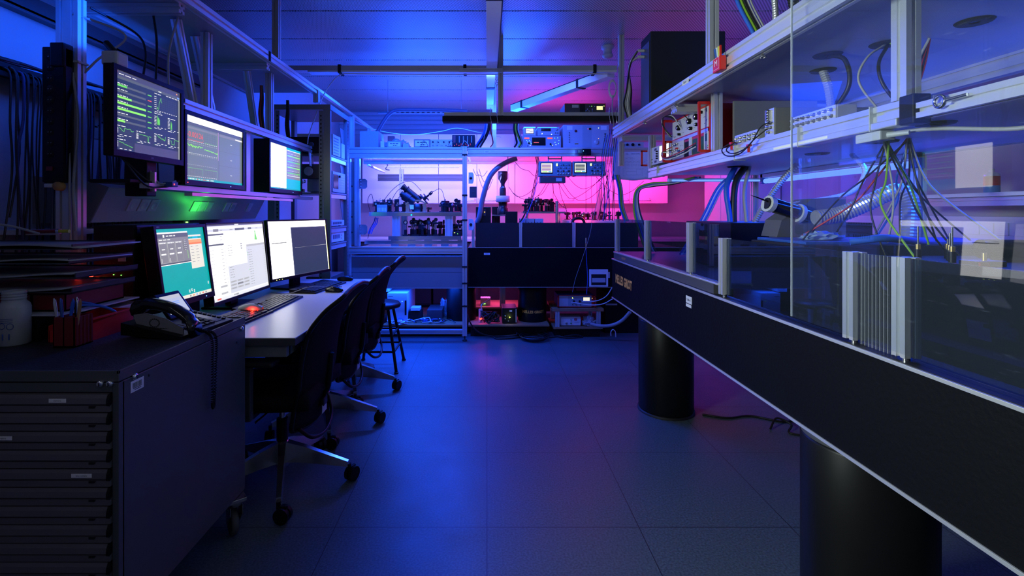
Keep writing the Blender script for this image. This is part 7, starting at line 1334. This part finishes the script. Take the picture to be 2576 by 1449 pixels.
# under the lower deck: spray of cables
GSP = 'cables spraying down from the hole in the lower deck'
rw = random.Random(13); src = Vector((1.40, 1.72, 1.50)); src2 = Vector((1.46, 1.70, 1.50))
ends = [((1.15, 1.80, 1.13), CBLK), ((1.30, 1.9, 1.08), CBLK), ((1.50, 1.92, 1.12), CGRY), ((1.42, 1.78, 1.0), CGRY), ((1.52, 1.8, 1.1), CBLK), ((1.62, 1.75, 1.1), CBLK), ((1.70, 1.8, 1.14), CBLK), ((1.35, 1.5, 1.05), CGRN), ((1.58, 1.6, 1.06), CBLK), ((1.80, 1.8, 1.12), CBLK), ((1.22, 1.9, 1.15), CRED), ((1.66, 1.7, 1.02), CBLK), ((1.48, 1.9, 1.1), CBLU), ((1.40, 1.66, .98), CBLK), ((1.75, 1.6, 1.1), CGRY), ((1.56, 1.72, 1.1), CGRN)]
for k, (e, mt) in enumerate(ends):
    e = Vector(e); s = src if k % 2 else src2; mid = (s + e) / 2 + Vector((rw.uniform(-.06, .03), rw.uniform(-.05, .05), rw.uniform(-.06, -.01))); nm = {CBLK: 'black', CGRY: 'grey', CGRN: 'green-yellow', CRED: 'red', CBLU: 'blue'}[mt]
    cable([s + Vector((rw.uniform(-.012, .012), 0, 0)), s.lerp(mid, .5) + Vector((rw.uniform(-.02, .02), 0, -.02)), mid, e], .0036 if mt is not CBLK else .0030, mt, '%s cable spraying down from the hole in the lower deck behind the clear sheet' % nm, GSP + ', ' + nm)
m = MB(); m.tube([P(2050, 549, 1.95), P(2110, 540, 1.95), P(2180, 512, 1.93), P(2235, 486, 1.9), P(2268, 482, 1.88), P(2288, 505, 1.86), P(2290, 545, 1.85), P(2286, 600, 1.85)], .032, HOSE, 18, 30, corr=.006); solo('hose', m, 'large silver corrugated hose arching over the equipment behind the clear sheet', 'hose')
cable([(1.45, 2.75, 1.50), (1.38, 2.72, 1.40), (1.36, 2.7, 1.2), (1.38, 2.7, 1.0)], .018, CBLK, 'thick black braided cable hanging from the lower deck', 'thick cables hanging from the lower deck')
cable([(1.40, 2.76, 1.50), (1.33, 2.72, 1.38), (1.34, 2.7, 1.2), (1.33, 2.68, 1.0)], .016, CBLU, 'thick dark blue cable hanging from the lower deck', 'thick cables hanging from the lower deck')
cable([(1.47, 2.74, 1.50), (1.42, 2.7, 1.36), (1.42, 2.68, 1.2), (1.43, 2.66, 1.0)], .010, CGRY, 'thin grey cable at the right of the thick hanging pair', 'thick cables hanging from the lower deck')
m = MB(); m.tube([(1.62, 2.55, 1.50), (1.54, 2.6, 1.38), (1.46, 2.66, 1.2), (1.40, 2.7, 1.0)], .016, HOSE, 12, 20, corr=.006); solo('hose', m, 'slanting silver ribbed hose under the lower deck left of the clear sheet', 'hose')
m = MB(); m.tube([(1.60, 2.15, 1.50), (1.62, 2.1, 1.42), (1.56, 2.1, 1.33), (1.40, 2.12, 1.29), (1.28, 2.15, 1.27)], .011, mat('clear_hose', (.5, .55, .6), .3), 12, 20, corr=.006); solo('hose', m, 'pale ribbed hose curving under the lower deck behind the edge of the clear sheet', 'hose')
for k, mt in enumerate((CGRN, CBLU, CGRY, CWHT, CBLK)):
    o = .010 * k; cable([(1.40 + o, 3.3, 1.48), (1.30, 3.42, 1.455 - o * .3), (1.16 + o * .5, 3.5, 1.45 - o * .5), (1.08 + o * .6, 3.55, 1.40), (1.07 + o, 3.56, 1.25), (1.12 + o * 1.6, 3.55, 1.05), (1.16 + o * 1.6, 3.55, .96)], .007, mt, ['green-yellow', 'blue', 'grey', 'white', 'black'][k] + ' cable in the bundle bending down at the far end of the lower deck', 'bundle at the far end of the lower deck')
for k, mt in enumerate((CBLU, CWHT, CBLU, CGRY)): o = .012 * k; cable([(1.55 + o, 3.1, 1.48), (1.48 + o, 3.15, 1.40), (1.40 + o, 3.2, 1.2), (1.30 + o, 3.3, .96)], .007, mt, ['leftmost blue', 'white', 'right-hand blue', 'grey'][k] + ' cable in the slanting bundle under the far part of the lower deck', 'slanting bundle under the lower deck')
# lamp tubes under the lower deck
t = thing('tube_lamp', 'long glowing blue tube lamp under the rear of the lower deck', 'lamp', (1.86, 2.3, 1.44)); m = MB(); m.box((1.84, 1.88), (2.1, 3.3), (1.475, 1.50), WHT, .003); part('housing', m, t, True); m = MB(); m.cyl((1.86, 2.14, 1.453), (1.86, 3.28, 1.453), .016, TUBEB, 14); part('tube', m, t, True, 'glowing pale blue tube')
for y_ in (2.12, 3.29): m = MB(); m.box((1.84, 1.88), (y_ - .02, y_ + .01), (1.435, 1.50), BLUEP, .003); part('end_cap', m, t, True)
t = thing('tube_lamp', 'long white housing of a blue lamp across the far end of the lower deck', 'lamp', (1.5, 3.3, 1.45)); m = MB(); m.box((1.25, 1.9), (3.36, 3.40), (1.455, 1.478), WHT, .003); part('housing', m, t, True); m = MB(); m.cyl((1.27, 3.355, 1.462), (1.88, 3.355, 1.462), .006, TUBEB, 10); part('tube', m, t, True, 'thin glowing tube')
# ---------------- equipment standing on table 1 behind the guard panels
m = MB(); m.box((1.22, 1.93), (2.45, 3.0), (.905 + .051, 1.192), BLK, .004); solo('black_enclosure', m, 'black box-shaped enclosure on the breadboard behind the guard panels', 'enclosure')
m = MB(); m.box((1.10, 1.95), (1.70, 2.04), (.899, 1.13), BLKM, .004); m.box((1.12, 1.93), (1.72, 2.03), (1.13, 1.14), BLUEP, .002); solo('black_enclosure', m, 'low black enclosure with a blue lid behind the long blue-lit panel', 'enclosure')
m = MB(); m.box((1.08, 1.94), (.35, 1.66), (.8995, .93), BLKM, .003); m.box((1.30, 1.92), (.5, 1.62), (.931, 1.10), BLK, .004); solo('black_enclosure', m, 'black enclosure filling the near end of the right-hand table', 'enclosure')
t = thing('lens_housing', 'grey wedge-shaped housing with a protruding black lens tube', 'optical assembly', (1.35, 2.1, 1.14)); 
m = MB(); m.prism([(-.13, .0), (.16, .0), (.16, .17), (.02, .16), (-.11, .07)], 1, -.04, .08, mat('grey_foam_housing', (.10, .10, .10), .7)); m.prism([(-.10, -.08), (.10, -.05), (.12, .0), (-.13, .0)], 1, -.04, .02, GREYD); part('housing', m, t)
m = MB(); m.cyl((.0, -.03, .09), (-.165, -.06, .135), .030, BLKG, 20); m.cyl((-.165, -.06, .135), (-.185, -.064, .140), .034, PLASG, 20); m.cyl((-.03, -.036, .097), (-.045, -.038, .101), .040, PLASG, 20); m.cyl((-.187, -.064, .141), (-.188, -.064, .1412), .024, BLKM, 20); part('lens_tube', m, t, False, 'glossy black lens tube with pale rings')
m = MB(); m.prism([(-.26, .175), (-.24, .17), (-.08, .115), (-.06, .09), (-.20, .15)], 1, -.075, -.07, BLK); part('lever', m, t)
m = MB(); m.lathe([(.001, -.042), (.008, -.042), (.008, -.04)], (.02, 0, .03), BLKM, 12, 'y'); part('screw', m, t)
GB = 'small brass-tipped valves on the black enclosure at the near end of the table'
for k, (x, y_) in enumerate(((1.30 + .02, 1.50), (1.38, 1.46), (1.43, 1.52), (1.33, 1.40))):
    m = MB(); z0 = 1.1005; m.cyl((x, y_, z0), (x, y_, z0 + .03), .009, OPT, 12); m.cyl((x, y_, z0 + .03), (x, y_, z0 + .045), .007, BRASS, 10); m.cyl((x, y_, z0 + .045), (x, y_, z0 + .10 - .02 * (k % 3)), .0025, STEEL, 8); solo('valve', m, ['leftmost', 'second', 'rightmost', 'nearest'][k] + ' brass-tipped valve on the black enclosure behind the clear sheet', 'valve', GB)
m = MB(); m.cyl((1.46, 1.45, 1.135), (1.66, 1.42, 1.135), .028, BLKG, 20); m.cyl((1.66, 1.42, 1.135), (1.69, 1.415, 1.135), .034, OPT, 20); m.box((1.50, 1.60), (1.42, 1.46), (1.1005, 1.11), OPT); solo('lens_tube', m, 'glossy black cylinder lying on the black enclosure behind the clear sheet', 'optical assembly')
m = MB(); m.box((1.28, 1.36), (1.28, 1.33), (1.1005, 1.115), OPT, .002); m.box((1.285, 1.31), (1.275, 1.28), (1.1005, 1.112), REDP); m.cyl((1.32, 1.30, 1.115), (1.32, 1.30, 1.135), .005, BRASS, 8); solo('valve_block', m, 'small black block with a red label on the near black enclosure', 'instrument')
m = MB(); m.tube([(1.20, 1.62, 1.145), (1.28, 1.58, 1.16), (1.38, 1.60, 1.15), (1.46, 1.64, 1.142)], .012, CBLU, 8); solo('hose', m, 'blue hose lying on the blue-lidded enclosure', 'hose')
crumple('blue_cloth', (1.24, 1.82, 1.141), .07, .04, .026, mat('pale_blue_cloth', (.25, .35, .55), .6), 'crumpled pale blue wrap on the blue-lidded enclosure behind the clear sheet', 'cloth', seed=21)
# right wall
t = thing('wall_shelf', 'shelf on the right wall holding spray cans', 'shelf', (2.75, 1.9, 1.33)); m = MB(); m.box((2.55, 2.948), (.6, 3.0), (1.325, 1.345), WHT, .002); part('board', m, t, True); m = MB(); m.ext(1, .6, 3.0, 2.60, 1.30, .03, .045, ALU); part('rail', m, t, True)
for k, (y_, rr_, mt, l) in enumerate(((2.60, .033, 'red', 'blue and red spray can on the right wall shelf'), (2.36, .03, 'r2', 'dark spray can at the right edge of the picture'))):
    t = thing('spray_can', l, 'spray can', (2.68, y_, 1.3455), 0, 'spray cans on the right wall shelf'); m = MB(); m.lathe([(rr_ * .95, 0), (rr_, .004), (rr_, .04)], (0, 0, 0), mat('can_blue', (.1, .25, .5), .3), 20); m.lathe([(rr_, .04), (rr_, .09)], (0, 0, 0), REDM if k == 0 else BLK, 20); m.lathe([(rr_, .09), (rr_ * .95, .10), (rr_ * .5, .112)], (0, 0, 0), ALUB, 20); part('can', m, t); m = MB(); m.lathe([(.012, .112), (.012, .128), (.001, .129)], (0, 0, 0), WHT, 12); part('cap', m, t)
m = MB(); m.box((2.66, 2.80), (2.12, 2.28), (1.3455, 1.44), REDM, .004); m.box((2.659, 2.66), (2.15, 2.25), (1.38, 1.42), PAP); solo('red_carton', m, 'red carton with a white label on the right wall shelf', 'box')
t = thing('cable_trunking', 'long pale trunking with sockets along the right wall', 'trunking', (2.9, 2.6, 1.1)); m = MB(); m.box((2.88, 2.948), (.8, 5.6), (1.08, 1.22), PLUM, .003); part('housing', m, t, True)
for k in range(4): m = MB(); m.box((2.872, 2.88), (2.62 + k * .08, 2.69 + k * .08), (1.115, 1.185), PAP, .002); part('socket', m, t, True)
m = MB(); m.box((2.45, 2.94), (3.4, 5.9), (0, .9), PLUM, .004); m.box((2.42, 2.94), (3.38, 5.92), (.9, .93), GREYD, .003); solo('side_bench', m, 'bench unit along the right wall in the far corner', 'bench')
t = thing('wall_cabinet', 'tall magenta-lit cabinet against the right wall at the far corner', 'cabinet', (2.7, 5.3, .93)); m = MB(); m.box((2.55, 2.94), (4.9, 5.7), (.931, 1.75), PLUM, .004); part('body', m, t, True)
for y_ in (4.91, 5.31): m = MB(); m.box((2.53, 2.549), (y_, y_ + .385), (.94, 1.74), PLUM, .003); part('door', m, t, True)
# floor cables by the column
cable([(1.32, 3.0, .006), (1.45, 2.95, .006), (1.60, 2.98, .006), (1.75, 2.9, .006), (1.9, 2.95, .006)], .006, CBLK, 'black cable lying on the floor beside the far right-hand column')
cable([(1.62, 2.80, .006), (1.68, 2.84, .05), (1.74, 2.80, .03), (1.70, 2.75, .006), (1.80, 2.70, .006)], .006, CBLK, 'black cable with a small loop on the floor under the right-hand table')
m = MB(); m.tube([(1.09, 1.285 + .0, .22), (1.10, 1.27, .20), (1.12, 1.268, .17)], .006, CBLU, 8); solo('bolt', m, 'small blue-lit bolt on the nearest black column', 'bolt')
fixkind()
